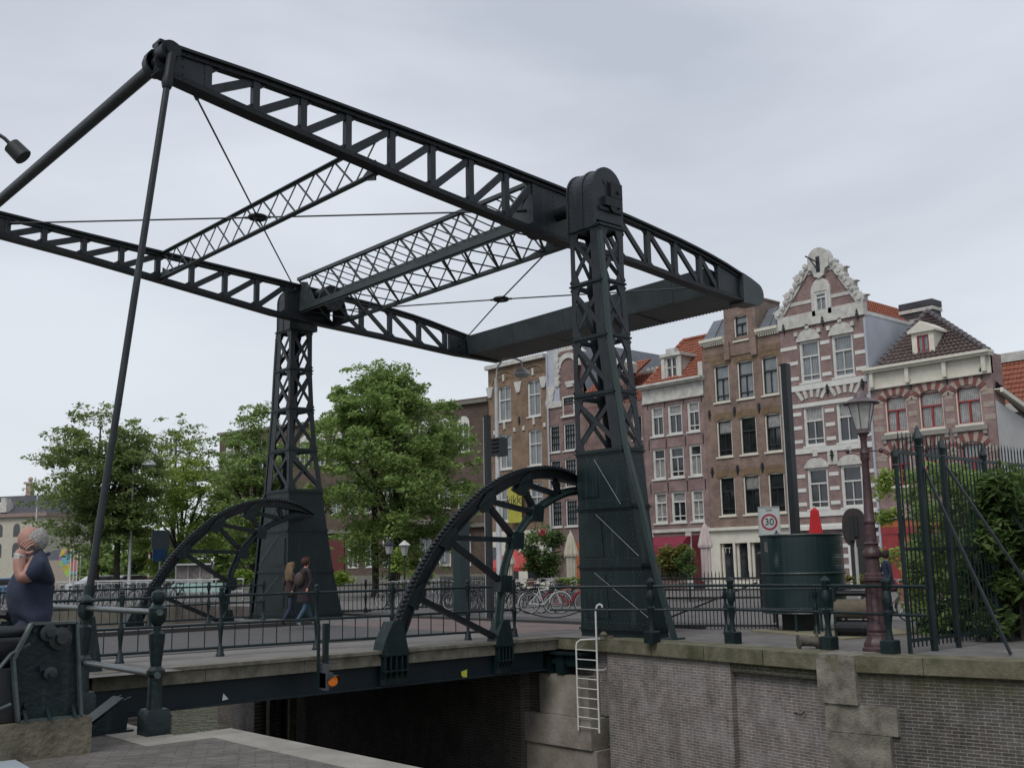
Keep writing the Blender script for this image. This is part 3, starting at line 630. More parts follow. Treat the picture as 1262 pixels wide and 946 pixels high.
# ---- leaf with racks
leaf = thing('bridge_leaf', (-5.5, 5.5, 0), 'drawbridge roadway leaf with dark green side girders and toothed quarter-round racks', 'bridge deck')
mb = MB(); mb.box(-11, -.62, -.72, WB+.72, -.14, -.004); mb.build('deck_slab', GREY, leaf)
mb = MB(); mb.box(-11, -.62, 2.2, 9.2, -.003, .012); mb.build('carriageway', ASPH, leaf)
mb = MB(); mb.box(-11, -.62, 9.2, 9.36, -.003, .12); mb.build('far_kerb', KERBD, leaf)
mb = MB(); mb.box(-11, -.62, 9.361, WB+.7, -.003, .10); mb.build('far_footway', KERB, leaf)
mb = MB()
x = -11
while x < -.7:
    l_ = 1.95; e_ = min(x+l_-.01, -.64); mb.box(x, e_, -.80, -.45, -.05, .012); mb.box(x, e_, -.75, -.5, -.27, -.05); x += l_
mb.build('edge_timber', TIMB, leaf)
mb = MB(); mb.box(-11, -.64, WB+.45, WB+.8, -.27, .012); mb.build('edge_timber', TIMB, leaf)
for (y0, y1) in ((-.62, -.58), (WB+.58, WB+.62), (3.4, 3.44), (7.8, 7.84)):
    mb = MB(); mb.box(-11, -.95, y0, y1, -.68, -.15); mb.box(-11, -.95, y0-.12, y1+.12, -.7, -.67); mb.box(-11, -.95, y0-.12, y1+.12, -.28, -.26); mb.build('girder', mat('girder_blue_green', (.004, .010, .015), .5, var=.35, vs=1.5, col2=(.008, .016, .022), spec=.35), leaf)
for i in range(8):
    x_ = -10.5+i*1.3; mb = MB(); mb.box(x_, x_+.12, -.5, WB+.5, -.55, -.16); mb.build('crossbeam', IRON, leaf)
# stickers on the girder
p = ay(277, 858, -.626); mb = MB(); mb.prism([(p.x-.05, p.z-.06), (p.x+.07, p.z-.045), (p.x-.03, p.z+.06)], 'y', -.626, -.632); mb.build('sticker', WHITE, leaf)['label'] = 'small white triangular sticker on the girder'
p = ay(572, 830, -.626); mb = MB(); mb.prism([(p.x-.07, p.z-.03), (p.x, p.z-.09), (p.x+.07, p.z-.08), (p.x+.08, p.z+.09), (p.x-.08, p.z+.05)], 'y', -.626, -.632); mb.build('sticker', mat('yellow_sticker', (.5, .52, .06), .7, vs=30, var=.5), leaf)['label'] = 'yellow sticker on the girder'
def rack(yc, lab, wob=0):
    rk = MB(); w = .26
    outp = [(-5.33, -.1), (-5.02, .42), (-4.73, 1.02), (-4.16, 1.87), (-3.46, 2.61), (-2.55, 3.29), (-1.58, 3.68), (-.57, 3.79), (.22, 3.62), (.75, 3.34)]
    O = [Vector((p.x, p.y)) for p in smoothpts(outp, 4)]
    th = .24
    I_ = []
    for i, p in enumerate(O):
        a = O[max(i-1, 0)]; b_ = O[min(i+1, len(O)-1)]; d = (b_-a).normalized(); n_ = Vector((d.y, -d.x)); tt = th*(1 if i < len(O)-6 else (len(O)-1-i)/6*.8+.2); I_.append(p+n_*tt)
    for i in range(len(O)-1):
        rk.prism([O[i], O[i+1], I_[i+1], I_[i]], 'y', yc-.05, yc+.05)          # web
        mi = lambda A, B, t_: A+(B-A)*t_
        rk.prism([O[i], O[i+1], mi(O[i+1], I_[i+1], .12), mi(O[i], I_[i], .12)], 'y', yc-w/2, yc+w/2)
        rk.prism([mi(O[i], I_[i], .9), mi(O[i+1], I_[i+1], .9), I_[i+1], I_[i]], 'y', yc-w/2, yc+w/2)
    ro = rk.build('rack', IRON2, leaf); ro['label'] = lab
    # teeth
    tb = MB(); acc = 0
    for i in range(len(O)-6):
        a, b_ = O[i], O[i+1]; seg = (b_-a).length; d = (b_-a)/seg; n_ = Vector((-d.y, d.x)); s_ = -acc
        while s_ < seg:
            if s_ >= 0 and a.y > .3:
                p = a+d*s_; tb.prism([p, p+d*.055, p+d*.05+n_*.05, p+d*.005+n_*.05], 'y', yc-.10, yc+.03)
            s_ += .105
        acc = seg-(s_-.105)
        acc = acc if acc < .105 else 0
    tb.build('teeth', IRON2, ro)
    inp = [(-2.3, -.1), (-2.28, .35), (-2.2, .9), (-2.08, 1.54), (-1.78, 2.15), (-1.15, 2.79), (-.36, 3.18), (.2, 3.3), (.72, 3.3)]
    Q = [Vector((p.x, p.y)) for p in smoothpts(inp, 3)]
    rb = MB()
    for a, b_ in zip(Q, Q[1:]):
        rb.bar((a.x, yc, a.y), (b_.x, yc, b_.y), .24, .045, Vector((b_.y-a.y, 0, -(b_.x-a.x)))); rb.bar((a.x, yc, a.y), (b_.x, yc, b_.y), .04, .2, Vector((b_.y-a.y, 0, -(b_.x-a.x))))
    rb.build('inner_rib', IRONG if wob == 0 else IRON, ro)
    sb = MB(); NO = {'A': (-4.58, 1.05), 'B': (-3.72, 2.2), 'C': (-2.65, 3.02), 'D': (-1.55, 3.42), 'E': (-.5, 3.52)}; NI = {'f': (-2.4, .1), '1': (-2.12, 1.22), '2': (-1.74, 2.15), '3': (-1.12, 2.76), '4': (-.36, 3.18)}
    for a, b_ in (('A', 'f'), ('B', '1'), ('B', '2'), ('C', '2'), ('C', '3'), ('D', '3'), ('D', '4'), ('E', '4')):
        p = Vector((NO[a][0], yc, NO[a][1])); q = Vector((NI[b_][0], yc, NI[b_][1])); up = (q-p).cross(Vector((0, 1, 0)))
        sb.cut(); sb.bar(p, q, .13, .11, up)
    sb.build_each('strut', IRON2, ro)
    gb = MB()
    for (x_, z_) in list(NO.values())[:4]: gb.cut().prism([(x_-.22, z_-.16), (x_+.05, z_-.28), (x_+.3, z_+.02), (x_+.22, z_+.25), (x_, z_+.12)], 'y', yc-.1, yc+.1)
    for (x_, z_) in list(NI.values())[1:4]: gb.cut().prism([(x_-.2, z_-.18), (x_+.13, z_-.2), (x_+.17, z_+.16), (x_-.14, z_+.18)], 'y', yc-.125, yc+.125)
    gb.build_each('gusset', IRON, ro)
    fb = MB()
    for (x_, w_, h_) in ((-5.08, .32, .55), (-2.22, .24, .45)):
        fb.cut().prism([(x_-w_-.02, -.06), (x_+w_-.02, -.06), (x_+w_*.75, h_*.35), (x_+w_*.5, h_), (x_-w_*.25, h_), (x_-w_*.9, h_*.3)], 'y', yc-.17, yc+.17)
        sy = -1 if yc < 5 else 1
        fb.box(x_-w_-.03, x_+w_, yc-.2, yc+.2, -.10, -.05)
        for q in range(5):
            xx = x_-w_+.02+q*(2*w_-.1)/4; fb.prism([(yc+sy*.2, -.08), (yc+sy*.2, -.42), (yc-sy*.0, -.68), (yc-sy*.05, -.68), (yc-sy*.05, -.08)], 'x', xx, xx+.03)
        fb.box(x_-w_, x_+w_-.06, yc+sy*.12, yc+sy*.19, -.4, -.37); fb.box(x_-w_, x_+w_-.06, yc+sy*.05, yc+sy*.1, -.66, -.12)
    fb.build_each('foot', IRON, ro)
rack(-.66, 'nearer toothed quarter-round rack'); rack(WB+.66, 'farther toothed quarter-round rack', 1)

# ---- railings
def post(mb, x, y, z, h=1.22, s=1):
    mb.lathe([(.085*s, 0), (.085*s, .03), (.07*s, .05), (.06*s, .16), (.035*s, .2), (.032*s, .28), (.05*s, .5), (.06*s, .56), (.05*s, .62), (.03*s, .7), (.032*s, .9), (.045*s, h-.24), (.055*s, h-.2), (.055*s, h-.1), (.035*s, h-.08), (.05*s, h-.05), (.04*s, h-.01), (.005, h)], (x, y, z), 10)
def railing(name, pts, rails, h, label, cat, bal=None, step=.16, r=.022, s=1, m=IRON, group=None, posth=None, spikes=False):
    c = pts[len(pts)//2]; t = thing(name, (c[0], c[1], c[2]), label, cat, group)
    for p in pts:
        mb = MB(); post(mb, *p, h=posth or h, s=s); mb.build('post', m, t, smooth=True)
    for i, zr in enumerate(rails):
        mb = MB(); mb.tube([(p[0], p[1], p[2]+zr) for p in pts], r, 8); mb.build('rail', m, t, smooth=True)
    if bal:
        mb = MB()
        for a, b_ in zip(pts, pts[1:]):
            mb.cut(); a = Vector(a); b_ = Vector(b_); k = max(1, int((b_-a).length/step))
            for j in range(1, k):
                p = a.lerp(b_, j/k); mb.bar(p+Vector((0, 0, bal[0])), p+Vector((0, 0, bal[1])), .016, .016, (1, 0, 0))
                if spikes: mb.sph(p+Vector((0, 0, bal[1]+.03)), .025, 6, 4)
        mb.build_each('balusters', m, t)
    return t
npts = [(-11.6, 1.2, 0), (-9.86, 1.0, 0), (-7.94, .94, 0), (-5.93, .76, 0), (-4.2, .55, 0), (-2.34, .3, 0), (-1.04, .21, 0)]
railing('bridge_railing', npts, (1.13, .6, .16), 1.3, 'dark green railing with turned posts along the near side of the bridge leaf', 'railing', bal=(.16, .6), step=.28, r=.026)
fpts = [(x, WB+.25, .1) for x in (-14, -12.0, -10.2, -8.4, -6.6, -4.8, -3.0, -1.2)]
railing('bridge_railing', fpts, (1.05, .55, .12), 1.2, 'dark green railing with spiked top along the far side of the bridge leaf', 'railing', bal=(.12, 1.12), step=.2, r=.026, spikes=True)
# quay railing on the right
qp = [(.72, -3.72, .0), (-.14, -5.23, 0), (-.31, -7.48, 0), (-.62, -8.85, 0)]
qr = thing('quay_railing', (-.3, -6.5, 0), 'two-rail dark green railing with heavy posts on the right quay coping', 'railing')
qp = [tuple(az(804, 792)), (-.14, -5.23, 0), (-.31, -7.48, 0), (-.62, -8.85, 0)]
for p in qp:
    mb = MB(); mb.lathe([(.12, 0), (.12, .22), (.10, .24)], (p[0], p[1], 0), sq=True)
    mb.lathe([(.075, .22), (.055, .3), (.045, .45), (.07, .62), (.085, .7), (.05, .73), (.05, .78), (.085, .86), (.08, .98), (.05, 1.06), (.065, 1.08), (.065, 1.2), (.09, 1.2), (.09, 1.23), (.005, 1.31)], (p[0], p[1], 0), 12); mb.build('post', IRON, qr, smooth=True)
lead = ay(666, 720, qp[0][1]-.3)
ext0 = Vector(qp[0])-(Vector(qp[1])-Vector(qp[0])).normalized()*(-1)*0
d0 = (Vector(qp[0])-Vector(qp[1])).normalized()
for z_, r_ in ((1.13, .03), (.66, .025)):
    mb = MB(); a = Vector(qp[0])+d0*2.2; mb.tube([(a.x, a.y, z_)]+[(p[0], p[1], z_) for p in qp]+[(qp[-1][0]-.06, qp[-1][1]-.75, z_)], r_, 8); mb.build('rail', IRON, qr, smooth=True)
# near bank railing
br_ = thing('bank_railing', (-14.2, -9.6, BZ), 'heavy green railing with ball-topped post on the near bank at the lower left', 'railing')
for (x_, y_, ball) in ((-14.24, -10.49, 1), (-14.18, -8.86, 0)):
    mb = MB(); mb.lathe([(.09, 0), (.09, .16), (.075, .19)], (x_, y_, BZ), sq=True)
    pf = [(.062, .16), (.055, .24), (.05, .42), (.068, .44), (.068, .47), (.04, .5), (.045, .55), (.058, .68), (.062, .74), (.03, .76), (.03, .8), (.06, .83), (.068, .88), (.068, .93), (.045, .95)]
    pf += [(.03, .96), (.045, .98), (.052, 1.01), (.045, 1.05), (.01, 1.07)] if ball else [(.075, .95), (.075, .97), (.005, 1.02)]
    mb.lathe(pf, (x_, y_, BZ), 14); mb.build('post', IRON, br_, smooth=True)
for z_ in (.90, .44):
    mb = MB(); mb.tube([(-14.27, -10.6, BZ+z_), (-14.24, -10.49, BZ+z_), (-14.18, -8.86, BZ+z_), (-14.14, -7.4, BZ+z_)], .024, 10); mb.build('rail', mat('worn_rail', (.06, .075, .075), .3, metal=.3, var=.3, vs=12), br_, smooth=True)
mb = MB()
for yy in (-10.2, -10.02): mb.prism([(-14.33, BZ), (-14.75, BZ), (-14.68, BZ+.05), (-14.36, BZ+.24), (-14.3, BZ+.26)], 'y', yy, yy+.02)
mb.box(-14.76, -14.28, -10.22, -9.98, BZ, BZ+.02); mb.prism([(-14.66, BZ+.06), (-14.36, BZ+.26), (-14.36, BZ+.24), (-14.66, BZ+.04)], 'y', -10.2, -10.0)
tag(mb.build('mooring_bracket', IRON), 'small wedge-shaped green iron bracket at the foot of the ball-topped post', 'bracket')

# ================================================================== HOUSES
HX = 34.0
def wall_holes(mb, X, y0, y1, z0, z1, holes, rec=.22):
    ys = sorted(set([y0, y1]+[v for h in holes for v in h[:2]])); zs = sorted(set([z0, z1]+[v for h in holes for v in h[2:4]]))
    ys = [v for v in ys if y0 <= v <= y1]; zs = [v for v in zs if z0 <= v <= z1]
    for a, b_ in zip(ys, ys[1:]):
        for c, d in zip(zs, zs[1:]):
            m, n_ = (a+b_)/2, (c+d)/2
            if any(h[0] < m < h[1] and h[2] < n_ < h[3] for h in holes): continue
            mb.add([(X, a, c), (X, b_, c), (X, b_, d), (X, a, d)], [(0, 3, 2, 1)])
    for (a, b_, c, d) in [h[:4] for h in holes]:
        mb.add([(X, a, c), (X, b_, c), (X, b_, d), (X, a, d), (X+rec, a, c), (X+rec, b_, c), (X+rec, b_, d), (X+rec, a, d)], [(0, 1, 5, 4), (1, 2, 6, 5), (2, 3, 7, 6), (3, 0, 4, 7)])
def window(parent, X, a, b_, c, d, fm=WHITE, gm=GLD, sash=None, style='sash', arch=0, sill=True, low=.58, gm2=None, fw=.085, sillm=None):
    """a<b_ in Y, c<d in Z; frame recessed a little behind the facade X"""
    mb = MB(); x0, x1 = X+.07, X+.17; sash = sash or fm
    mb.box(x0, x1, a+.002, a+fw, c+.002, d-.002); mb.box(x0, x1, b_-fw, b_-.002, c+.002, d-.002); mb.box(x0+.002, x1, a+fw, b_-fw, d-fw, d-.002); mb.box(x0+.002, x1, a+fw, b_-fw, c+.002, c+fw*.8)
    if sill: mb.box(X-.08, X+.2, a-.08, b_+.08, c-.1, c-.002)
    fr = mb.build('window', fm if not sillm else fm, parent)
    if arch:
        mb = MB(); n_ = 8; ym = (a+b_)/2; hw = (b_-a)/2
        pts = [(a, d)]+[(ym-hw*math.cos(PI*i/n_), d-arch+arch*math.sin(PI*i/n_)) for i in range(n_+1)]+[(b_, d)]
        # two spandrels, flush behind the brick face
        for sgn in (0, 1):
            seq = pts[1:n_//2+2] if sgn == 0 else pts[n_//2+1:n_+2]
            cor = (a, d) if sgn == 0 else (b_, d)
            mb.prism([cor]+[(y_, z_) for y_, z_ in (seq[::-1] if sgn else seq)], 'x', X+.004, X+.12)
        mb.build('arch_spandrel', parent.get('_bm') and MATS[parent['_bm']] or BRB, fr)
    sb = MB(); xs0, xs1 = X+.1, X+.15; t_ = .045; zt = c+(d-c)*low; ym = (a+b_)/2; A, B, Cc, D = a+fw, b_-fw, c+fw*.8, d-fw
    for (p, q) in ((A, A+t_), (B-t_, B)): sb.box(xs0, xs1+.03, p, q, Cc, D)
    sb.box(xs0+.001, xs1+.03, A+t_, B-t_, D-t_, D); sb.box(xs0+.001, xs1+.03, A+t_, B-t_, Cc, Cc+t_)
    if style in ('sash', 'cross', 'red', 'grid'):
        sb.box(xs0-.02, xs1+.03, A+t_, B-t_, zt-.04, zt+.04)
        w_ = .1 if style == 'red' else .035
        sb.box(xs0, xs1+.028, ym-w_/2, ym+w_/2, Cc+t_, zt-.04)
        if style in ('cross', 'grid'): sb.box(xs0, xs1+.028, ym-w_/2, ym+w_/2, zt+.04, D-t_)
        if style == 'grid':
            for zz in (Cc+(zt-Cc)*.5, zt+(D-zt)*.5): sb.box(xs0+.01, xs1+.026, A+t_, B-t_, zz-.015, zz+.015)
            for yy in (A+(B-A)*.25, A+(B-A)*.75): sb.box(xs0+.012, xs1+.024, yy-.012, yy+.012, Cc+t_, D-t_)
        if style == 'sash' and random.random() < .45: sb.box(xs0-.01, xs1, A+t_, B-t_, Cc+.28, Cc+.34)
    sb.build('sash', sash, fr)
    pb = MB(); pb.quad((X+.185, A, Cc), (X+.185, B, Cc), (X+.185, B, zt), (X+.185, A, zt)); pb.build('pane', gm, fr)
    pb = MB(); pb.quad((X+.186, A, zt), (X+.186, B, zt), (X+.186, B, D), (X+.186, A, D)); pb.build('pane', gm2 or gm, fr)
    return fr
def tiles(mb, A, B, C_, D, du=.24, dv=.34, amp=.05):
    """pantile roof sheet: A,B eaves left/right, C_,D ridge right/left"""
    A, B, C_, D = map(Vector, (A, B, C_, D)); w = max((B-A).length, (C_-D).length); hgt = ((D-A).length+(C_-B).length)/2
    nu = max(4, int(w/du)); nv = max(3, int(hgt/dv)); sub = 3
    n_ = (B-A).cross(D-A); n_ = n_.normalized() if n_.length else Vector((0, 0, 1))
    if n_.z < 0: n_ = -n_
    def P(u, v): return A.lerp(B, u).lerp(D.lerp(C_, u), v)
    mb.add([tuple(q-n_*.07) for q in ((A, B, C_, D) if (C_-D).length > .01 else (A, B, C_))], [(0, 1, 2, 3) if (C_-D).length > .01 else (0, 1, 2)])
    U = nu*sub+1
    for r_ in range(nv):
        base = len(mb.v); row = []
        for k, (v, lift) in enumerate(((r_/nv, .05), ((r_+1)/nv, .0))):
            for j in range(U):
                u = j/(U-1); row.append(tuple(P(u, v)+n_*(amp*math.sin(2*PI*j/sub+.6)+lift)))
        mb.v.extend(row); fs = [(base+j, base+j+1, base+U+j+1, base+U+j) for j in range(U-1)]; mb.f.extend(fs); mb.m.extend([0]*len(fs))
def house(name, ya, yb, label, bm, bname, ztop, depth=11, side=None, X=HX, holes=(), z0=0):
    h = thing(name, (X, (ya+yb)/2, 0), label, 'house'); h['_bm'] = bname
    mb = MB(); wall_holes(mb, X, ya, yb, z0, ztop, holes)
    mb.add([(X, ya, 0), (X+depth, ya, 0), (X+depth, ya, ztop), (X, ya, ztop)], [(0, 1, 2, 3)]); mb.add([(X, yb, 0), (X+depth, yb, 0), (X+depth, yb, ztop), (X, yb, ztop)], [(3, 2, 1, 0)])
    mb.add([(X+depth, ya, 0), (X+depth, yb, 0), (X+depth, yb, ztop), (X+depth, ya, ztop)], [(0, 1, 2, 3)])
    mb.add([(X, ya, ztop), (X, yb, ztop), (X+depth, yb, ztop), (X+depth, ya, ztop)], [(0, 1, 2, 3)])
    mb.box(X+.5, X+.52, ya+.05, yb-.05, .1, ztop-.1)       # dark room lining behind the panes
    mb.build('wall', bm, h, recalc=False)
    return h
def yz(u, v, X=HX): p = ax(u, v, X); return p.y, p.z
def rect(u0, u1, v0, v1, X=HX):
    """window rectangle on the facade from its px box (right px edge = smaller Y)"""
    um, vm = (u0+u1)/2, (v0+v1)/2
    return (ax(u1, vm, X).y, ax(u0, vm, X).y, ax(um, v1, X).z, ax(um, v0, X).z)
def cornice(mb, X, ya, yb, z, h, proj=.45, over=.12, dent=True):
    mb.box(X-proj, X+.2, ya-over, yb+over, z-.14, z); mb.box(X-proj*.75, X+.2, ya-over*.7, yb+over*.7, z-.26, z-.142)
    mb.box(X-.08, X+.18, ya, yb, z-h, z-.262); mb.box(X-.14, X+.19, ya, yb, z-h-.1, z-h-.002)
    if dent:
        n_ = 4
        for i in range(n_): 
            yy = ya+.15+(yb-ya-.5)*i/(n_-1); mb.box(X-.3, X+.1, yy, yy+.2, z-h, z-.262)
def rowcols(cols, rows, refrow, refcol):
    """cols: px (u0,u1) read along one row; rows: px (v0,v1) read down one column. -> grid of (a,b,c,d)"""
    ys = [(ax(u1, vr, HX).y, ax(u0, vr, HX).y) for (u0, u1), vr in zip(cols, refrow)]
    zs = [(ax(ur, v1, HX).z, ax(ur, v0, HX).z) for (v0, v1), ur in zip(rows, refcol)]
    return ys, zs
def anchor(mb, X, y, z): mb.box(X-.09, X-.01, y-.035, y+.035, z-.28, z+.28); mb.box(X-.095, X-.012, y-.1, y+.1, z-.05, z+.05); mb.box(X-.095, X-.012, y-.08, y+.08, z+.12, z+.18)

# --- brown brick house (middle)
ya, yb = yz(966, 500)[0], yz(868.5, 500)[0]
ys, zs = rowcols([(880, 898.5), (908.6, 928.6), (938.7, 958.7)], [(443.8, 490.7), (512.4, 559.2), (584, 633)], (470, 467, 462), (918.6, 924, 930))
holes = [(a, b, c, d) for a, b in ys for c, d in zs]
z_sf = yz(900, 651)[1]; z_cor = yz(918, 413)[1]
shop = [rect(889, 905, 661, 709), rect(907.6, 923, 660, 709), rect(926, 944, 659, 709)]
H1 = house('row_house', ya, yb, 'tall brown brick house with dark sash windows and a white ground floor shop front', BRB, 'brown_brick', z_cor, holes=holes+[(a, b, .55, d) for a, b, c, d in shop])
for j, (c, d) in enumerate(zs):
    for i, (a, b) in enumerate(ys): window(H1, HX, a, b, c, d, fm=CREAM, sash=SASHD, gm=GLD if j else GLL, gm2=GLL if j == 0 else GLC if (i+j) % 2 else GLD, arch=.14, low=.62)
for (a, b, c, d) in shop: window(H1, HX, a, b, .55, d, fm=CREAM, gm=GLD, style='plain', sill=False)
mb = MB(); zz = z_sf; f_ = [(ya, shop[2][0]), (shop[2][1], shop[1][0]), (shop[1][1], shop[0][0]), (shop[0][1], yb)]
for a, b in f_: mb.box(HX-.10, HX-.004, a, b, 0, zz-.5)
mb.box(HX-.104, HX-.004, ya, yb, zz-.85, zz-.1); mb.box(HX-.3, HX-.004, ya-.03, yb+.03, zz-.1, zz+.08); mb.box(HX-.09, HX-.004, ya, yb, 0, .5); mb.build('shop_front', CREAM, H1)
mb = MB()
for (a, b) in ys:
    for c, d in zs: 
        mb.cut()
        for q in range(15):
            t_ = (q-7)/7; yy = (a+b)/2+t_*((b-a)/2+.14); z_ = d-.1+.12*(1-t_*t_); mb.box(HX-.012, HX-.003, yy-.055, yy+.055, z_, z_+.42)
mb.build_each('soldier_arch', BRY, H1)
for zrow in (yz(918, 505)[1], yz(918, 578)[1]):
    for yy in (yb-.35, (ys[0][0]+ys[1][1])/2, (ys[1][0]+ys[2][1])/2): mb = MB(); anchor(mb, HX, yy, zrow); mb.build('wall_anchor', BLACK, H1)
# attic: central brick gable dormer with mansard slopes
ga, gb = yz(932, 400)[0], yz(893, 400)[0]; ztp = yz(912, 371)[1]
wa = rect(905, 922, 388, 419)
mb = MB(); wall_holes(mb, HX-.06, ga, gb, z_cor-1.1, ztp, [wa]); mb.box(HX-.05, HX+2.5, ga, ga+.02, z_cor-.5, ztp); mb.box(HX-.05, HX+2.5, gb-.02, gb, z_cor-.5, ztp); mb.box(HX-.1, HX+2.5, ga-.05, gb+.05, ztp, ztp+.12)
mb.box(HX-.2, HX-.05, ga-.02, ga+.35, z_cor-1.3, z_cor-.2); mb.box(HX-.2, HX-.05, gb-.35, gb+.02, z_cor-1.3, z_cor-.2); mb.build('dormer_gable', BRB, H1, recalc=False)
window(H1, HX-.06, *wa, fm=CREAM, sash=SASHD, gm=GLL, arch=.2, low=.65)
zr0, zr1 = yz(880, 389)[1], yz(950, 374)[1]
for a, b in ((gb+.03, yb), (ya, ga-.03)):
    mb = MB(); zt = zr1
    mb.add([(HX-.05, a, z_cor), (HX-.05, b, z_cor), (HX+1.1, b-.15, zt), (HX+1.1, a, zt), (HX+8, b-.15, zt), (HX+8, a, zt)], [(0, 1, 2, 3), (3, 2, 4, 5)]); mb.add([(HX-.05, b, z_cor), (HX+8, b, z_cor), (HX+8, b-.15, zt), (HX+1.1, b-.15, zt)], [(0, 1, 2, 3)])
    mb.add([(HX-.05, a, z_cor), (HX+8, a, z_cor), (HX+8, a, zt), (HX+1.1, a, zt)], [(0, 1, 2, 3)])
    mb.bar((HX-.1, (a+b)/2, z_cor), (HX+1.06, (a+b)/2, zt), .07, .06); mb.build('mansard_roof', LEAD, H1)
    mb = MB(); mb.box(HX-.3, HX+.1, a, b, z_cor-.02, z_cor+.16); mb.box(HX-.2, HX+.1, a, b, z_cor-.15, z_cor-.022)
    for q in range(int((b-a)/.16)): mb.box(HX-.16, HX, a+q*.16, a+q*.16+.08, z_cor-.28, z_cor-.152)
    mb.build('cornice', CREAM, H1)
    mb = MB()
    for q in range(int((b-a)/.14)): mb.box(HX-.03, HX-.003, a+.04+q*.14, a+q*.14+.11, z_cor-.95, z_cor-.75); mb.box(HX-.03, HX-.003, a+.04+q*.14, a+q*.14+.11, z_cor-1.2, z_cor-1.05)
    mb.build('brick_frieze', BRY, H1)

# --- striped gable house
ya2, yb2 = yz(1071, 470)[0], yz(966, 500)[0]-.02
ys, zs = rowcols([(985.5, 1010.6), (1025.6, 1052)], [(419, 470.6), (499, 549), (576, 627)], (445, 438), (998, 1003, 1008))
zb0 = yz(1018, 397)[1]; zb1 = yz(1018, 381)[1]
holes = [(a, b, c, d) for a, b in ys for c, d in zs]
H2 = house('gabled_house', ya2, yb2, 'tall brick house with white stripes and a scrolled white stepped gable top', BRP, 'pink_brick', zb0, holes=holes)
for j, (c, d) in enumerate(zs):
    for i, (a, b) in enumerate(ys): window(H2, HX, a, b, c, d, fm=WHITE, gm=(GLL, GLD, GLD)[j], gm2=(GLL, GLC, GLD)[j], low=.62, fw=.1)
mb = MB()
def band(z, hh, x_=.03):
    segs = [(ya2, yb2)]
    for a, b, c, d in holes:
        if c-.05 < z < d+.05:
            n2 = []
            for s0, s1 in segs:
                if a < s1 and b > s0: n2 += [(s0, a-.1), (b+.1, s1)]
                else: n2.append((s0, s1))
            segs = n2
    for s0, s1 in segs:
        if s1-s0 > .05: mb.box(HX-x_, HX-.003, s0, s1, z-hh/2, z+hh/2)
zt_ = zs[0][1]
for k in range(3): band(zs[0][0]+.3+k*.95*(zs[0][1]-zs[0][0]-.3)/2.2, .2)
band(zs[0][0]-.28, .32, .07)
for k in range(3): band(zs[1][0]+.3+k*.95*(zs[1][1]-zs[1][0]-.3)/2.4, .2)
band(zs[1][0]-.25, .3, .07); band(zs[1][1]+.05, .22)
for k in range(3): band(zs[2][0]+.3+k*.95*(zs[2][1]-zs[2][0]-.3)/2.4, .2)
band(zs[2][0]-.25, .3, .07)
for k in range(5): band(zs[2][0]-.9-k*.55, .2)
mb.build('stone_band', WHITE, H2)
mb = MB()
for (a, b) in ys:   # tympana and fans
    mb.cut()
    m, r_ = (a+b)/2, (b-a)/2+.12; z_ = zs[0][1]
    mb.prism([(m-r_*math.cos(t_), z_+r_*.85*math.sin(t_)) for t_ in np.linspace(0, PI, 15)], 'x', HX-.06, HX-.004)
    for t_ in (PI*.2, PI*.5, PI*.8): yy, zz = m-(r_+.14)*math.cos(t_), z_+(r_+.14)*.85*math.sin(t_); mb.box(HX-.12, HX-.004, yy-.11, yy+.11, zz-.12, zz+.12)
    z_ = zs[1][1]+.15
    for q in range(5):
        t_ = PI*(.22+.14*q); p = (m-.75*math.cos(t_), z_+.3*math.sin(t_)); p2 = (m-1.3*math.cos(t_), z_+.35+.75*math.sin(t_)); p = Vector(p); p2 = Vector(p2); dd = (p2-p).normalized(); pe = Vector((-dd.y, dd.x))*.1; mb.prism([tuple(p-pe), tuple(p+pe), tuple(p2+pe), tuple(p2-pe)], 'x', HX-.05, HX-.005)
    z_ = zs[2][1]; mb.prism([(m-r_, z_)]+[(m-r_*math.cos(t_), z_+.55*math.sin(t_)) for t_ in np.linspace(0, PI, 9)]+[(m+r_, z_)], 'x', HX-.06, HX-.004); mb.box(HX-.1, HX-.004, m-.14, m+.14, z_+.62, z_+1.0)
mb.cut()
for yy in ((ys[0][0]+ys[1][1])/2,): mb.box(HX-.05, HX-.004, yy-.3, yy+.3, zs[2][1]+.1, zs[2][1]+1.0)
mb.build_each('ornament', OFFW, H2)
for zz in (zs[0][1]+.9, zs[1][1]+.75, zs[2][1]+.6):
    for yy in (ya2+.35, (ys[0][0]+ys[1][1])/2, yb2-.35): mb = MB(); anchor(mb, HX-.05, yy, zz); mb.build('wall_anchor', BLACK, H2)
# gable
pk = yz(1009, 306); ybL = yz(967, 392)[0]; ybR = yz(1067, 370)[0]; gz = zb1
ctr = pk[0]
mb = MB(); gtop = pk[1]-.75
wa = rect(1005.5, 1021, 360, 386)
gp = [(ybR, gz), (ybR-(ybR-ctr)*.0, gz)]
mb.prism([(ya2+.35, gz), (yb2-.2, gz), (ctr+.55, gtop-.4), (ctr, gtop+.3), (ctr-.55, gtop-.4)], 'x', HX+.02, HX+.3); mb.build('gable_wall', BRP, H2)
window(H2, HX-.2, *wa, fm=WHITE, gm=GLL, low=.75, sill=False)
mb = MB()
mb.box(HX-.12, HX+.3, ya2-.05, yb2+.02, zb0, gz+.02)
mb.box(HX-.12, HX+.02, wa[0]-.22, wa[0]-.005, wa[2]-.1, wa[3]+.05); mb.box(HX-.12, HX+.02, wa[1]+.005, wa[1]+.22, wa[2]-.1, wa[3]+.05)
m = (wa[0]+wa[1])/2; mb.prism([(m-(wa[1]-m+.22)*math.cos(t_), wa[3]+.05+.75*math.sin(t_)) for t_ in np.linspace(0, PI, 11)], 'x', HX-.12, HX+.02)
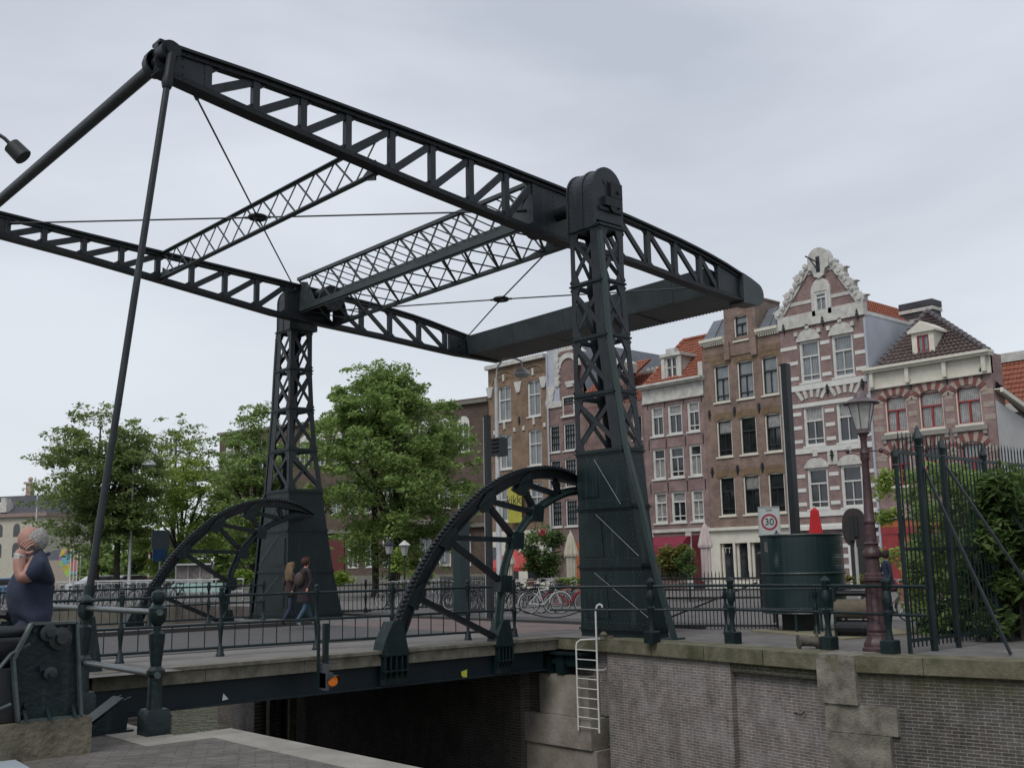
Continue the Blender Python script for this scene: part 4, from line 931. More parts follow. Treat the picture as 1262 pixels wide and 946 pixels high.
for zz in (wa[3]-.35, wa[3]+1.25):
    f_ = (zz-gz)/(gtop-gz); a, b = ya2+.35+(ctr-.55-ya2-.35)*f_, yb2-.2+(ctr+.55-yb2+.2)*f_
    if zz < wa[3]: mb.box(HX-.02, HX+.02, a, wa[0]-.222, zz-.1, zz+.1); mb.box(HX-.02, HX+.02, wa[1]+.222, b, zz-.1, zz+.1)
    else: mb.box(HX-.02, HX+.02, a, b, zz-.1, zz+.1)
mb.build('gable_band', OFFW, H2)
for sg_, lab in ((1, 0), (-1, 0)):
    mb = MB(); base = Vector((ya2+.2, gz)) if sg_ > 0 else Vector((yb2-.1, gz)); topp = Vector((ctr-sg_*.62, gtop-.1)); d = topp-base; nrm = Vector((-sg_*abs(d.y), abs(d.x))).normalized()
    mb.bar((HX+.1, base.x, base.y), (HX+.1, topp.x, topp.y), .34, .30, (0, -d.y, d.x))
    for i in range(9):
        p = base+d*(i+.45)/9+nrm*.16; r_ = .20 if i % 3 else .34
        mb.tube([(HX-.13-i*.006, p.x, p.y), (HX+.3+i*.004, p.x, p.y)], r_*.85, 14)
        if i % 3 == 0: q = p+nrm*.28+Vector((-sg_*.25, -.02)); mb.prism([(p.x, p.y), (q.x, q.y), (q.x+sg_*.5, q.y+.12), (p.x+sg_*.2, p.y+.1)], 'x', HX-.085, HX+.28)
        mb.tube([(HX-.20-i*.004, p.x, p.y), (HX-.1, p.x, p.y)], r_*.4, 10)
    mb.build('scroll_coping', OFFW, H2)
mb = MB(); r_ = .66; zc = pk[1]-r_
mb.prism([(ctr-r_, zc-.5)]+[(ctr-r_*math.cos(t_), zc+r_*math.sin(t_)) for t_ in np.linspace(0, PI, 15)]+[(ctr+r_, zc-.5), (ctr+.4, zc-.6), (ctr+.3, zc-.95), (ctr, zc-1.1), (ctr-.3, zc-.95), (ctr-.4, zc-.6)], 'x', HX-.21, HX+.35)
o = mb.build('crown_piece', OFFW, H2)
mb = MB(); mb.bar((HX-.22, ctr, zc-.2), (HX-.95, ctr+.3, zc+.1), .06, .06); mb.bar((HX-.22, ctr, zc-.7), (HX-.7, ctr+.2, zc), .05, .05); mb.box(HX-.23, HX-.211, ctr-.12, ctr+.12, zc-.75, zc+.15); mb.build('hoist_hook', BLACK, o)
# roof behind the gable
mb = MB(); rx0, rx1 = HX+.35, HX+8; rz = gtop-1.5
tiles(mb, (rx0, ya2+.1, zb0+.2), (rx1, ya2+.1, zb0+.2), (rx1, ctr, rz), (rx0, ctr, rz)); tiles(mb, (rx1, yb2-.1, zb0+.2), (rx0, yb2-.1, zb0+.2), (rx0, ctr, rz), (rx1, ctr, rz))
mb.build('tiled_roof', TILE, H2)
mb = MB(); mb.bar((HX+.3, ya2+.02, zb0+.15), (rx1, ya2+.02, zb0+.15), .12, .2); mb.bar((HX+.33, ya2+.05, zb0+.2), (HX+.33, ctr-.3, rz-.1), .14, .1); mb.build('verge_board', WHITE, H2)
mb = MB(); mb.box(HX+.02, HX+11.0, ya2-.015, ya2-.003, 9, zb0+.1); mb.build('side_plaster', GREYP, H2)
mb = MB(); mb.tube([(HX-.06, ya2-.02, 0), (HX-.06, ya2-.02, zb0-.2)], .07, 8); mb.build('downpipe', GREYP, H2)
mb = MB(); mb.cyl((HX-.1, ya2+.25, 3.9), (HX-.1, ya2+.25, .2), .05, 6); mb.box(HX-.08, HX-.004, ys[1][0]-.1, ys[1][0]+1.1, 0, 3.3); mb.build('door_frame', WHITE, H2)
mb = MB(); mb.box(HX-.1, HX-.085, ys[1][0]+.05, ys[1][0]+.95, .1, 2.9); mb.build('door', SASHD, H2)
# small ground-floor cornice
mb = MB(); zz = yz(1018, 650)[1]; mb.box(HX-.2, HX-.004, ya2, yb2, zz-.1, zz+.1); mb.build('string_course', WHITE, H2)

# --- rose house with red windows
ya3, yb3 = yz(1226, 500)[0], ya2-.03
zc3 = yz(1146, 443)[1]; zf3 = yz(1146, 468)[1]
ys, zs = rowcols([(1090.8, 1117.6), (1132.6, 1162.7), (1177.8, 1209.5)], [(481, 527.5), (549, 596)], (509, 504.5, 498), (1148, 1153))
holes = [(a, b, c, d) for a, b in ys for c, d in zs]
sh = (ya3+.5, ys[0][1]+.3, .5, yz(1120, 632)[1]-.3)
H3 = house('corner_house', ya3, yb3, 'low rose brick house with red arched windows and a dark tiled hipped roof', BRR, 'rose_brick', zc3-.1, depth=1.2, holes=holes+[(sh[0], sh[1]-1.2, .6, 2.9)])
for j, (c, d) in enumerate(zs):
    for i, (a, b) in enumerate(ys): window(H3, HX, a, b, c, d, fm=CREAM, sash=REDF, gm=GLC if j == 0 else GLD, gm2=GLC if j == 0 or i == 2 else GLD, style='red', arch=.38, low=.60, fw=.07)
mb = MB(); mb2 = MB()
for (a, b) in ys:
    for c, d in zs:
        mb.cut(); mb2.cut()
        m, r_ = (a+b)/2, (b-a)/2
        for q in range(11):
            t_ = PI*(.06+.88*q/10); n_ = (mb if q % 2 == 0 else mb2)
            p = Vector((m-r_*1.05*math.cos(t_), d-.38+.42*math.sin(t_))); p2 = Vector((m-(r_+.36)*math.cos(t_), d-.38+.9*math.sin(t_)))
            dd = (p2-p).normalized(); pe = Vector((-dd.y, dd.x))*.13; n_.prism([tuple(p-pe*.7), tuple(p+pe*.7), tuple(p2+pe), tuple(p2-pe)], 'x', HX-.03, HX-.005)
for c, d in zs:
    for k in range(3):
        z_ = c+.25+k*.62; mb.cut()
        for s0, s1 in ((ya3, ys[2][0]-.1), (ys[2][1]+.1, ys[1][0]-.1), (ys[1][1]+.1, ys[0][0]-.1), (ys[0][1]+.1, yb3)): mb.box(HX-.012, HX-.003, s0, s1, z_-.13, z_+.13)
mb.build_each('stone_trim', mat('sandy_stone', (.30, .25, .21), .85, vs=4, var=.15), H3); mb2.build_each('brick_voussoirs', mat('dark_rose', (.17, .06, .055), .85), H3)
mb = MB()
for (a, b) in ys: c = zs[0][0]; mb.box(HX-.14, HX-.004, a-.25, b+.25, c-.34, c-.12); mb.box(HX-.1, HX-.004, a-.2, a, c-.55, c-.342); mb.box(HX-.1, HX-.004, b, b+.2, c-.55, c-.342)
mb.build('sill_stone', mat('grey_sill', (.22, .21, .19), .85), H3)
for yy in ((ys[0][0]+ys[1][1])/2, (ys[1][0]+ys[2][1])/2, ya3+.5): mb = MB(); anchor(mb, HX, yy, zs[0][1]+.5); mb.build('wall_anchor', BLACK, H3)
mb = MB(); cornice(mb, HX, ya3, yb3, zc3, zc3-zf3, proj=.5); mb.build('cornice', CREAM, H3)
mb = MB(); apx = HX+4.8; az_ = ax(1143, 384, HX+4.6).z
r0 = (HX+4.2, ax(1143, 384, HX+4.2).y, ax(1143, 384, HX+4.2).z); r1 = (r0[0]+.3, r0[1], r0[2])
tiles(mb, (HX+.2, ya3+.15, zc3), (HX+.2, yb3-.15, zc3), r0, r0, du=.3, dv=.4); o = mb.build('hipped_roof', TILED, H3)
mb = MB(); tiles(mb, (HX+6.2, ya3+3.0, zc3), (HX+.2, ya3+.15, zc3), r0, r1, du=.3, dv=.4); mb.build('hipped_roof', TILED, H3)
mb = MB(); tiles(mb, (HX+.2, yb3-.15, zc3), (HX+7.5, yb3-.15, zc3), r1, r0, du=.3, dv=.4); mb.build('hipped_roof', TILED, H3)
mb = MB(); h0 = Vector((HX+.3, ya3+.2, zc3+.05)); h1 = Vector(r0)+Vector((0, 0, .06))
for i in range(14): p = h0.lerp(h1, i/14); q = h0.lerp(h1, (i+.95)/14); mb.tube([p, q], [.17, .13], 8)
h0 = Vector((HX+.3, yb3-.2, zc3+.05))
for i in range(14): p = h0.lerp(h1, i/14); q = h0.lerp(h1, (i+.95)/14); mb.tube([p, q], [.17, .13], 8)
mb.build('ridge_tiles', mat('ridge_grey', (.09, .08, .085), .7), H3)
dx = HX+.9; dr = rect(1124, 1151.5, 409, 441, dx)
mb = MB(); wh = (dr[0]+.28, dr[1]-.28, dr[2]+.25, dr[3]-.15); wall_holes(mb, dx, dr[0], dr[1], dr[2], dr[3], [wh], rec=.1); mb.box(dx+.01, dx+1.5, dr[0], dr[0]+.03, dr[2], dr[3]); mb.box(dx+.01, dx+1.5, dr[1]-.03, dr[1], dr[2], dr[3])
mb.prism([(dr[0]-.15, dr[3]), (dr[1]+.15, dr[3]), (dr[1]+.15, dr[3]+.12), ((dr[0]+dr[1])/2, dr[3]+.6), (dr[0]-.15, dr[3]+.12)], 'x', dx-.15, dx+1.6); dm = mb.build('dormer', CREAM, H3, recalc=False)
mb = MB(); a, b, c, d = wh; mb.box(dx+.02, dx+.07, a, a+.07, c, d); mb.box(dx+.02, dx+.07, b-.07, b, c, d); mb.box(dx+.021, dx+.07, a, b, c, c+.07); mb.box(dx+.021, dx+.07, a, b, d-.07, d); mb.box(dx+.02, dx+.07, (a+b)/2-.05, (a+b)/2+.05, c, d); mb.build('window', REDF, dm)
mb = MB(); mb.quad((dx+.08, a, c), (dx+.08, b, c), (dx+.08, b, d), (dx+.08, a, d)); mb.build('pane', GLL, dm)
cx = HX+5.6; cr_ = rect(1111, 1148, 372, 387, cx); mb = MB(); mb.box(cx, cx+.9, cr_[0], cr_[1], zc3+.5, cr_[2]-.2); mb.build('chimney_stack', PLAST, H3)
mb = MB(); mb.box(cx-.06, cx+.96, cr_[0]-.06, cr_[1]+.06, cr_[2]-.2, cr_[3]-.35); mb.box(cx-.12, cx+1.02, cr_[0]-.12, cr_[1]+.12, cr_[3]-.35, cr_[3]); o_ = mb.build('chimney', SLATE, H3)
mb = MB(); mb.box(cx-.13, cx+1.03, cr_[0]-.13, cr_[1]+.13, cr_[2]+.1, cr_[2]+.3); mb.build('chimney_band', OFFW, o_)
mb = MB(); mb.prism([(HX+1.2, ya3+.01), (HX+6.2, ya3+3.0), (HX+6.2, yb3-.02), (HX+1.2, yb3-.02)], 'z', 0, zc3-.12); mb.build('rear_wall', BRR, H3)
# plastered side wall with raking eaves
mb = MB(); sp = [ay(1226, 492, ya3), ay(1262, 516, ya3)]; d = (sp[1]-sp[0]); e_ = sp[1]+d*2.2
mb.add([(HX+.01, ya3-.015, 0), (HX+16, ya3-.015, 0), (e_.x, ya3-.015, e_.z), (sp[0].x, ya3-.015, sp[0].z)], [(0, 1, 2, 3)]); mb.build('side_wall', PLAST, H3)
mb = MB(); a = Vector((HX+.1, ya3-.35, sp[0].z+.45)); b = Vector((e_.x, ya3-.35, e_.z+.35)); mb.bar(a, b, .12, .22); mb.bar(a+Vector((0, .2, .05)), b+Vector((0, .2, .05)), .5, .05); mb.build('eaves_board', CREAM, H3)
mb = MB(); tiles(mb, a+Vector((0, 0, .12)), b+Vector((0, 0, .12)), b+Vector((.6, 2.6, 1.35)), a+Vector((.5, 1.2, 1.1)), du=.3, dv=.4); mb.build('lean_to_roof', TILED, H3)
# orange shop front of this house
mb = MB(); zt = yz(1100, 636)[1]; mb.box(HX-.25, HX-.005, ya3+.1, yb3-.1, zt-.15, zt); mb.build('shop_cornice', OFFW, H3)
mb = MB(); mb.box(HX-.15, HX-.005, ya3+.1, yb3-.1, zt-.9, zt-.152); mb.box(HX-.12, HX-.005, yb3-1.0, yb3-.1, 0, zt-.9); mb.build('shop_fascia', REDF, H3)
OR = mat('orange_brown_wood', (.32, .09, .03), .5, var=.2)
mb = MB(); mb.box(HX-.16, HX-.15, ya3+.1, yb3-.1, zt-.55, zt-.2); mb.box(HX-.1, HX-.005, sh[0], sh[1]-1.2, .1, .6); mb.box(HX-.1, HX-.005, sh[1]-1.2, sh[1]-1.0, .1, zt-.9); mb.box(HX-.1, HX-.005, sh[0]+2.2, sh[0]+2.35, .6, 2.9); mb.box(HX-.1, HX-.005, sh[0], sh[1]-1.2, 2.9, zt-.9)
mb.box(HX-.1, HX-.005, sh[1]-1.0, sh[1]-.1, .1, 1.3); mb.build('shop_front', OR, H3)
mb = MB(); mb.quad((HX+.1, sh[0], .6), (HX+.1, sh[1]-1.2, .6), (HX+.1, sh[1]-1.2, 2.9), (HX+.1, sh[0], 2.9)); mb.build('shop_pane', GLD, H3)
# rear house with orange roof at the right
rx = 46; rr = rect(1218, 1330, 434, 487, rx); hb = thing('rear_house', (rx, -2, 0), 'low house behind at the right edge with orange tiled roof under a white coping', 'house')
mb = MB(); tiles(mb, (rx, rr[0]-8, rr[2]-.3), (rx, rr[1]-.2, rr[2]-.3), (rx+1.5, rr[1]-.2, rr[3]), (rx+1.5, rr[0]-8, rr[3]), amp=.03); mb.build('tiled_roof', TILE, hb)
mb = MB(); mb.box(rx+1.3, rx+2, rr[0]-8, rr[1]+.1, rr[3]-.1, rr[3]+.45); mb.box(rx-.5, rx+.1, rr[0]-8, rr[1], rr[2]-.9, rr[2]-.35); mb.build('coping_board', OFFW, hb)
mb = MB(); mb.box(rx, rx+9, rr[0]-8, rr[1]-.1, 0, rr[2]-.4); mb.build('wall', PLAST, hb)

# --- pink brick house with awning
ya4, yb4 = yb+.02, yz(794, 540)[0]
zc4 = yz(828, 470)[1]; zf4 = yz(830, 491)[1]
ys, zs = rowcols([(802.4, 817.6), (822.7, 840.5), (846.8, 862)], [(497.7, 534.5), (549.7, 588), (604.5, 643)], (519, 516, 513), (831.6, 835, 840))
holes = [(a, b, c, d) for a, b in ys for c, d in zs]
dshop = (ys[0][0]-.3, yb4-.6, .7, 3.0)
H4 = house('row_house', ya4, yb4, 'narrow pink brick house with white sash windows, crimson awning and orange hipped roof', BRP, 'pink_brick', zc4-.1, holes=holes+[(ya4+1.9, yb4-.9, .7, 2.9)])
for j, (c, d) in enumerate(zs):
    for i, (a, b) in enumerate(ys): window(H4, HX, a, b, c, d, fm=WHITE, gm=GLC if (i == 0 or i == 2) and j else GLD, gm2=GLC if j != 1 else GLD, low=.66)
for zrow in (zs[0][1]+.25, zs[1][1]+.3, zs[2][1]+.3):
    for yy in (yb4-.4, (ys[0][0]+ys[1][1])/2, (ys[1][0]+ys[2][1])/2, ya4+.2): mb = MB(); mb.box(HX-.04, HX-.005, yy-.025, yy+.025, zrow-.35, zrow+.3); mb.build('wall_anchor', BLACK, H4)
mb = MB(); cornice(mb, HX, ya4, yb4, zc4, zc4-zf4, proj=.5, dent=False); mb.build('cornice', OFFW, H4)
mb = MB(); zt = yz(820, 652)[1]; mb.box(HX-.12, HX-.005, ya4, yb4, zt-.2, zt); mb.box(HX-.1, HX-.005, ya4+.05, ya4+.5, 0, zt-.2); mb.box(HX-.1, HX-.005, ya4+1.4, ya4+1.85, 0, zt-.2); mb.box(HX-.1, HX-.005, yb4-.5, yb4-.1, 0, zt-.2); mb.build('shop_front', OFFW, H4)
mb = MB(); mb.box(HX-.08, HX-.005, ya4+.52, ya4+1.38, .1, 3.2); mb.build('door', mat('dark_red_door', (.09, .012, .018), .5), H4)
mb = MB(); mb.quad((HX+.1, ya4+1.9, .7), (HX+.1, yb4-.9, .7), (HX+.1, yb4-.9, 2.9), (HX+.1, ya4+1.9, 2.9)); mb.build('shop_pane', GLD, H4)
aw = rect(805, 853, 660.5, 683); AWM = mat('crimson_awning', (.17, .012, .032), .8, var=.1)
mb = MB(); mb.prism([(HX-.02, aw[3]), (HX-.5, aw[3]-.1), (HX-1.0, aw[3]-.55), (HX-1.1, aw[2]+.25), (HX-1.1, aw[2]), (HX-1.07, aw[2]), (HX-1.05, aw[2]+.2), (HX-.02, aw[3]-.3)], 'y', aw[0], aw[1])
k = int((aw[1]-aw[0])/.25)
for i in range(k): y0 = aw[0]+i*(aw[1]-aw[0])/k; mb.prism([(y0, aw[2]), (y0+.25, aw[2]), (y0+.2, aw[2]-.12), (y0+.05, aw[2]-.12)], 'x', HX-1.1, HX-1.085)
mb.build('awning', AWM, H4)
mb = MB(); pkp = ax(843, 421, HX+3.6); A = (HX+.1, yb4-.05, zc4); B = (HX+.1, ya4+.05, zc4); P0 = (HX+3.6, pkp.y, pkp.z); 
tiles(mb, B, A, P0, (HX+3.6, ya4+.2, pkp.z-.0)); mb.build('hipped_roof', TILE, H4)
mb = MB(); tiles(mb, A, (HX+9, yb4-.05, zc4), (HX+8, pkp.y, pkp.z), P0); mb.build('hipped_roof', TILE, H4)
mb = MB(); h0, h1 = Vector(A), Vector(P0)+Vector((0, 0, .1))
for i in range(12): mb.tube([h0.lerp(h1, i/12), h0.lerp(h1, (i+.95)/12)], [.16, .12], 7)
h0, h1 = Vector(P0)+Vector((0, 0, .1)), Vector((HX+3.6, ya4+.2, pkp.z+.1))
for i in range(7): mb.tube([h0.lerp(h1, i/7), h0.lerp(h1, (i+.95)/7)], [.14, .12], 7)
mb.build('ridge_tiles', TILE, H4)
dx = HX+.5; dr = rect(818, 838, 439, 466, dx); mb = MB(); wh = (dr[0]+.3, dr[1]-.3, dr[2]+.12, dr[3]-.12); wall_holes(mb, dx, dr[0], dr[1], dr[2], dr[3], [wh], rec=.12); mb.box(dx+.01, dx+2.6, dr[0], dr[0]+.03, dr[2], dr[3]); mb.box(dx+.01, dx+2.6, dr[1]-.03, dr[1], dr[2], dr[3]); mb.box(dx-.18, dx+2.6, dr[0]-.18, dr[1]+.18, dr[3], dr[3]+.2); mb.box(dx-.1, dx+.3, dr[0]+.3, dr[1]-.3, dr[3]+.2, dr[3]+.5)
mb.box(dx-.08, dx-.001, dr[0]-.15, dr[0]+.12, dr[2], dr[3]); mb.box(dx-.08, dx-.001, dr[1]-.12, dr[1]+.15, dr[2], dr[3]); dm = mb.build('dormer', OFFW, H4, recalc=False)
mb = MB(); a, b, c, d = wh; mb.box(dx+.03, dx+.08, (a+b)/2-.05, (a+b)/2+.05, c, d); mb.box(dx+.03, dx+.08, a, b, (c+d)/2-.03, (c+d)/2+.03); mb.build('window', WHITE, dm); mb = MB(); mb.quad((dx+.1, a, c), (dx+.1, b, c), (dx+.1, b, d), (dx+.1, a, d)); mb.build('pane', GLD, dm)
mb = MB(); mb.box(HX-.1, HX+.6, ya4-.02, ya4+.3, zc4-.05, zc4+.9); mb.build('party_pillar', OFFW, H4)

# --- low red-roofed house and its neighbours partly behind the near tower
yb5 = yz(771, 560)[0]; ya5 = yb4+.02
r1 = rect(780, 792.5, 511, 541); r2 = rect(783, 796, 556, 589); r3 = rect(786, 799, 608, 640)
r1 = (ya5+.15, r1[1], r1[2], r1[3]); r2 = (r1[0], r1[1], r2[2], r2[3]); r3 = (r1[0], r1[1], r3[2], r3[3])
ze = yz(783, 494)[1]
H5 = house('row_house', ya5, yb5, 'narrow brick house with low orange roof squeezed between its taller neighbours', BRN, 'plum_brick', ze, holes=[r1, r2, r3])
for r_ in (r1, r2, r3): window(H5, HX, *r_, fm=WHITE, gm=GLD, style='grid', sash=SASHD)
mb = MB(); rp = ax(772, 462, HX+4); tiles(mb, (HX, ya5, ze), (HX, yb5+6, ze), (HX+4, yb5+6, rp.z), (HX+4, ya5, rp.z)); mb.build('tiled_roof', TILE, H5)
ch = ax(800, 458, HX+3.5); mb = MB(); mb.box(ch.x, ch.x+.8, ch.y-.6, ch.y+.6, ch.z-2, ch.z+.1)
for q in (-.4, 0, .4): mb.cyl((ch.x+.4, ch.y+q, ch.z+.1), (ch.x+.4, ch.y+q, ch.z+.35), .12, 8)
mb.build('chimney', OFFW, H5)
ya6, yb6 = yb5+.02, yz(723, 540)[0]; zc6 = yz(777, 443)[1]
ys6 = [(ya6+.5+i*1.75, ya6+1.6+i*1.75) for i in range(3) if ya6+1.6+i*1.75 < yb6-.2]
zs6 = [(yz(742, v1)[1], yz(742, v0)[1]) for v0, v1 in ((487, 514), (521, 555), (565, 601), (615, 648))]
ze6 = yz(745, 480)[1]
H6 = house('row_house', ya6, yb6, 'brick house behind the near tower with a steep orange roof and chimney corner', BRN, 'plum_brick', ze6, holes=[(a, b, c, d) for a, b in ys6 for c, d in zs6[1:]])
for (a, b) in ys6:
    for c, d in zs6[1:]: window(H6, HX, a, b, c, d, fm=WHITE, gm=GLD, style='grid', sash=SASHD)
mb = MB(); tiles(mb, (HX, ya6, ze6), (HX, yb6, ze6), (HX+3, yb6, ze6+2.2), (HX+3, ya6, ze6+2.2)); mb.build('tiled_roof', TILE, H6)
mb = MB(); mb.box(HX, HX+1.0, ya6-.05, ya6+1.0, ze6-1, zc6-.7); mb.build('corner_stack', BRN, H6)
mb = MB(); mb.prism([(ya6-.25, zc6-.7), (ya6+1.2, zc6-.7), (ya6+1.2, zc6-.2), (ya6+.5, zc6+.35), (ya6-.35, zc6-.1)], 'x', HX-.15, HX+1.15); mb.build('cornice', OFFW, H6)

# --- neck gable house
ya7, yb7 = yb6+.02, yz(675.5, 540)[0]
ys = [(ax(709, 537, HX).y, ax(694.5, 537, HX).y), (ax(690, 540, HX).y, ax(677.5, 540, HX).y)]
zs = [(yz(702, v1)[1], yz(702, v0)[1]) for v0, v1 in ((487.5, 512), (521, 554.5), (564.5, 600), (615.5, 648))]
holes = [(a, b, c, d) for j, (c, d) in enumerate(zs) for i, (a, b) in enumerate(ys) if not (j == 0 and i == 1)]
zt7 = yz(700, 497)[1]
H7 = house('gabled_house', ya7, yb7, 'brick house with white neck gable and grid sash windows left of the near tower', BRS, 'red_grey_brick', zt7, holes=[h for h in holes if h[3] < zt7])
for (a, b, c, d) in holes: window(H7, HX if d < zt7 else HX-.08, a, b, c, d, fm=WHITE, gm=GLL if d < zt7+2 else GLD, sash=SASHD, style='grid')
zn = yz(706, 430)[1]; na, nb = ya7+.6, yb7-1.3
mb = MB(); h_ = holes[0]; wall_holes(mb, HX-.003, na, nb, zt7-.4, zn, [h_] if h_[3] > zt7 else []); mb.box(HX+.3, HX+.5, na, nb, zt7, zn); mb.build('neck_wall', BRS, H7, recalc=False)
mb = MB(); m = (na+nb)/2; r_ = (nb-na)/2+.2
for t0, t1 in zip(np.linspace(0, PI, 15), np.linspace(0, PI, 15)[1:]): mb.prism([(m-r_*.98*math.cos(t_), zn-1.2+r_*.9*math.sin(t_)) for t_ in (t0, t1)]+[(m-(r_-.4)*math.cos(t_), zn-1.2+(r_-.4)*.9*math.sin(t_)) for t_ in (t1, t0)], 'x', HX-.1, HX+.12)
mb.prism([(na-.5, zn-.3), (nb+.4, zn-.1), (m, zn+1.0)], 'x', HX+.0, HX+.4); mb.build('gable_arch', OFFW, H7)
mb = MB(); mb.box(HX-.05, HX+.4, nb, yb7-.1, zt7+.1, zn+.3); mb.build('neck_side', GREYP, H7)
mb = MB()
for i in range(9): zz = zt7+.25+i*.42; mb.tube([(HX-.12-i*.008, nb+.1+(.9-i*.1 if i < 3 else .05), zz), (HX+.1, nb+.1+(.9-i*.1 if i < 3 else .05), zz)], .26 if i > 2 else .38, 9)
mb.box(HX-.1, HX+.2, nb-.2, yb7, zt7-.15, zt7+.25); mb.build('scroll_ornament', OFFW, H7)
mb = MB(); mb.box(HX-.1, HX+.05, m-.6, m+.3, zs[0][1]+.8, zs[0][1]+1.0); mb.box(HX-.1, HX+.05, m-.45, m+.2, zs[0][1]+.6, zs[0][1]+.78); mb.build('hood_ornament', OFFW, H7)
mb = MB(); mb.tube([(HX-.1, yb7-.15, 0), (HX-.1, yb7-.15, zn)], .07, 6); mb.build('downpipe', GREYP, H7)
mb = MB(); mb.add([(HX+.45, ya7, zt7), (HX+10, ya7, zt7), (HX+10, m, zn+.8), (HX+.45, m, zn+.8)], [(0, 1, 2, 3)]); mb.add([(HX+.45, yb7, zt7), (HX+10, yb7, zt7), (HX+10, m, zn+.8), (HX+.45, m, zn+.8)], [(0, 3, 2, 1)]); mb.build('roof', LEAD, H7)
mb = MB(); mb.box(HX-.06, HX-.004, ya7+.8, ya7+1.7, .2, 3.0); mb.build('door', OR, H7)

# --- wide corner house
ya8, yb8 = yb7+.02, yz(601.5, 460)[0]
ys = [(ax(666, 490, HX).y, ax(650, 490, HX).y), (ax(629.5, 495, HX).y, ax(614, 495, HX).y)]
zs = [(yz(658, v1)[1], yz(658, v0)[1]) for v0, v1 in ((468, 512.7), (529, 573.5), (594, 640))]
zt8 = yz(640, 443)[1]
holes = [(a, b, c, d) for a, b in ys for c, d in zs]
H8 = house('corner_house', ya8, yb8, 'wide brown brick corner house with blind arches and tall pale windows', BRL, 'corner_house_brick', zt8-.3, holes=holes)
for j, (c, d) in enumerate(zs):
    for i, (a, b) in enumerate(ys): window(H8, HX, a, b, c, d, fm=WHITE, gm=GLL, style='cross', arch=.25 if j == 0 else .1, low=.60)
mb = MB(); mb.box(HX-.3, HX+.3, ya8, yb8+.1, zt8-.3, zt8); mb.build('cornice', OFFW, H8)
mb = MB()
for (a, b) in ys:
    m = (a+b)/2; r_ = 1.65
    for t0, t1 in zip(np.linspace(0.1, PI-.1, 15), np.linspace(0.1, PI-.1, 15)[1:]): mb.prism([(m-r_*math.cos(t_), zs[0][1]-.2+r_*.85*math.sin(t_)) for t_ in (t0, t1)]+[(m-(r_-.22)*math.cos(t_), zs[0][1]-.2+(r_-.22)*.85*math.sin(t_)) for t_ in (t1, t0)], 'x', HX-.06, HX-.004)
for q in range(34): yy = ya8+.2+q*(yb8-ya8-.4)/33; mb.box(HX-.05, HX-.004, yy-.05, yy+.05, zt8-1.25, zt8-1.05)
mb.build('arch_band', BRY, H8)
mb = MB()
for (a, b) in ys:
    m = (a+b)/2
    for (c, d) in zs[:2]: mb.cut().box(HX-.1, HX-.004, m-.1, m+.1, d+.35, d+.85)
    for s_ in (-1, 1): mb.cut().box(HX-.1, HX-.004, m+s_*1.1-.12, m+s_*1.1+.12, zs[1][1]+.05, zs[1][1]+.35)
for yy in ((ys[0][1]+ys[1][0])/2, ya8+.25, yb8-.25): mb.cut().prism([(yy-.4, zs[0][1]+.1), (yy+.4, zs[0][1]+.1), (yy+.3, zs[0][1]-.3), (yy+.15, zs[0][1]-.7), (yy-.15, zs[0][1]-.7), (yy-.3, zs[0][1]-.3)], 'x', HX-.12, HX-.004)
mb.build_each('keystone', OFFW, H8)
for zz in (zs[0][1]+.8, zs[1][1]+.8): mb = MB(); anchor(mb, HX, (ys[0][1]+ys[1][0])/2, zz); mb.build('wall_anchor', BLACK, H8)
zg = yz(615, 655)[1]; mb = MB(); mb.box(HX-.12, HX-.004, ya8, yb8, 0, zg); mb.build('ground_floor_front', CREAM, H8)
for y0 in (ya8+1.0, ya8+3.2, ya8+5.2): mb = MB(); mb.box(HX-.16, HX-.13, y0, y0+1.2, .6, zg-1.1); mb.build('shop_pane', GLD, H8)
# yellow banner
bn = rect(632.5, 649, 599, 644); mb = MB(); mb.box(HX-.5, HX-.47, bn[0]+.0, bn[1], bn[2], bn[3]); bo = mb.build('banner', mat('yellow_cloth', (.36, .34, .05), .8, var=.15, vs=2), H8); bo['label'] = 'yellow banner with dark handwriting'
def text(body, size, loc, rot, m, parent, name='lettering', ext=.003):
    c = bpy.data.curves.new(name, 'FONT'); c.body = body; c.size = size; c.extrude = ext; c.align_x = 'CENTER'; c.align_y = 'CENTER'
    o = bpy.data.objects.new(name, c); COL.objects.link(o); dg = bpy.context.evaluated_depsgraph_get(); me = bpy.data.meshes.new_from_object(o.evaluated_get(dg)); bpy.data.objects.remove(o)
    o = bpy.data.objects.new(name, me); COL.objects.link(o); me.materials.clear(); me.materials.append(m); o.rotation_euler = rot
    if parent: o.parent = parent; o.location = Vector(loc)-wloc(parent)
    else: o.location = loc
    return o
RX = (R(90), 0, R(-90))
bm_ = (bn[0]+bn[1])/2
text('kikk', .95, (HX-.505, bm_+.1, bn[3]-1.0), RX, SASHD, bo); text('1 mei', .5, (HX-.505, bm_+.1, bn[2]+1.05), RX, SASHD, bo)
text('TT a', .45, (HX+.09, (shop[0][0]+shop[0][1])/2-.1, shop[0][3]-.8), RX, OFFW, H1)

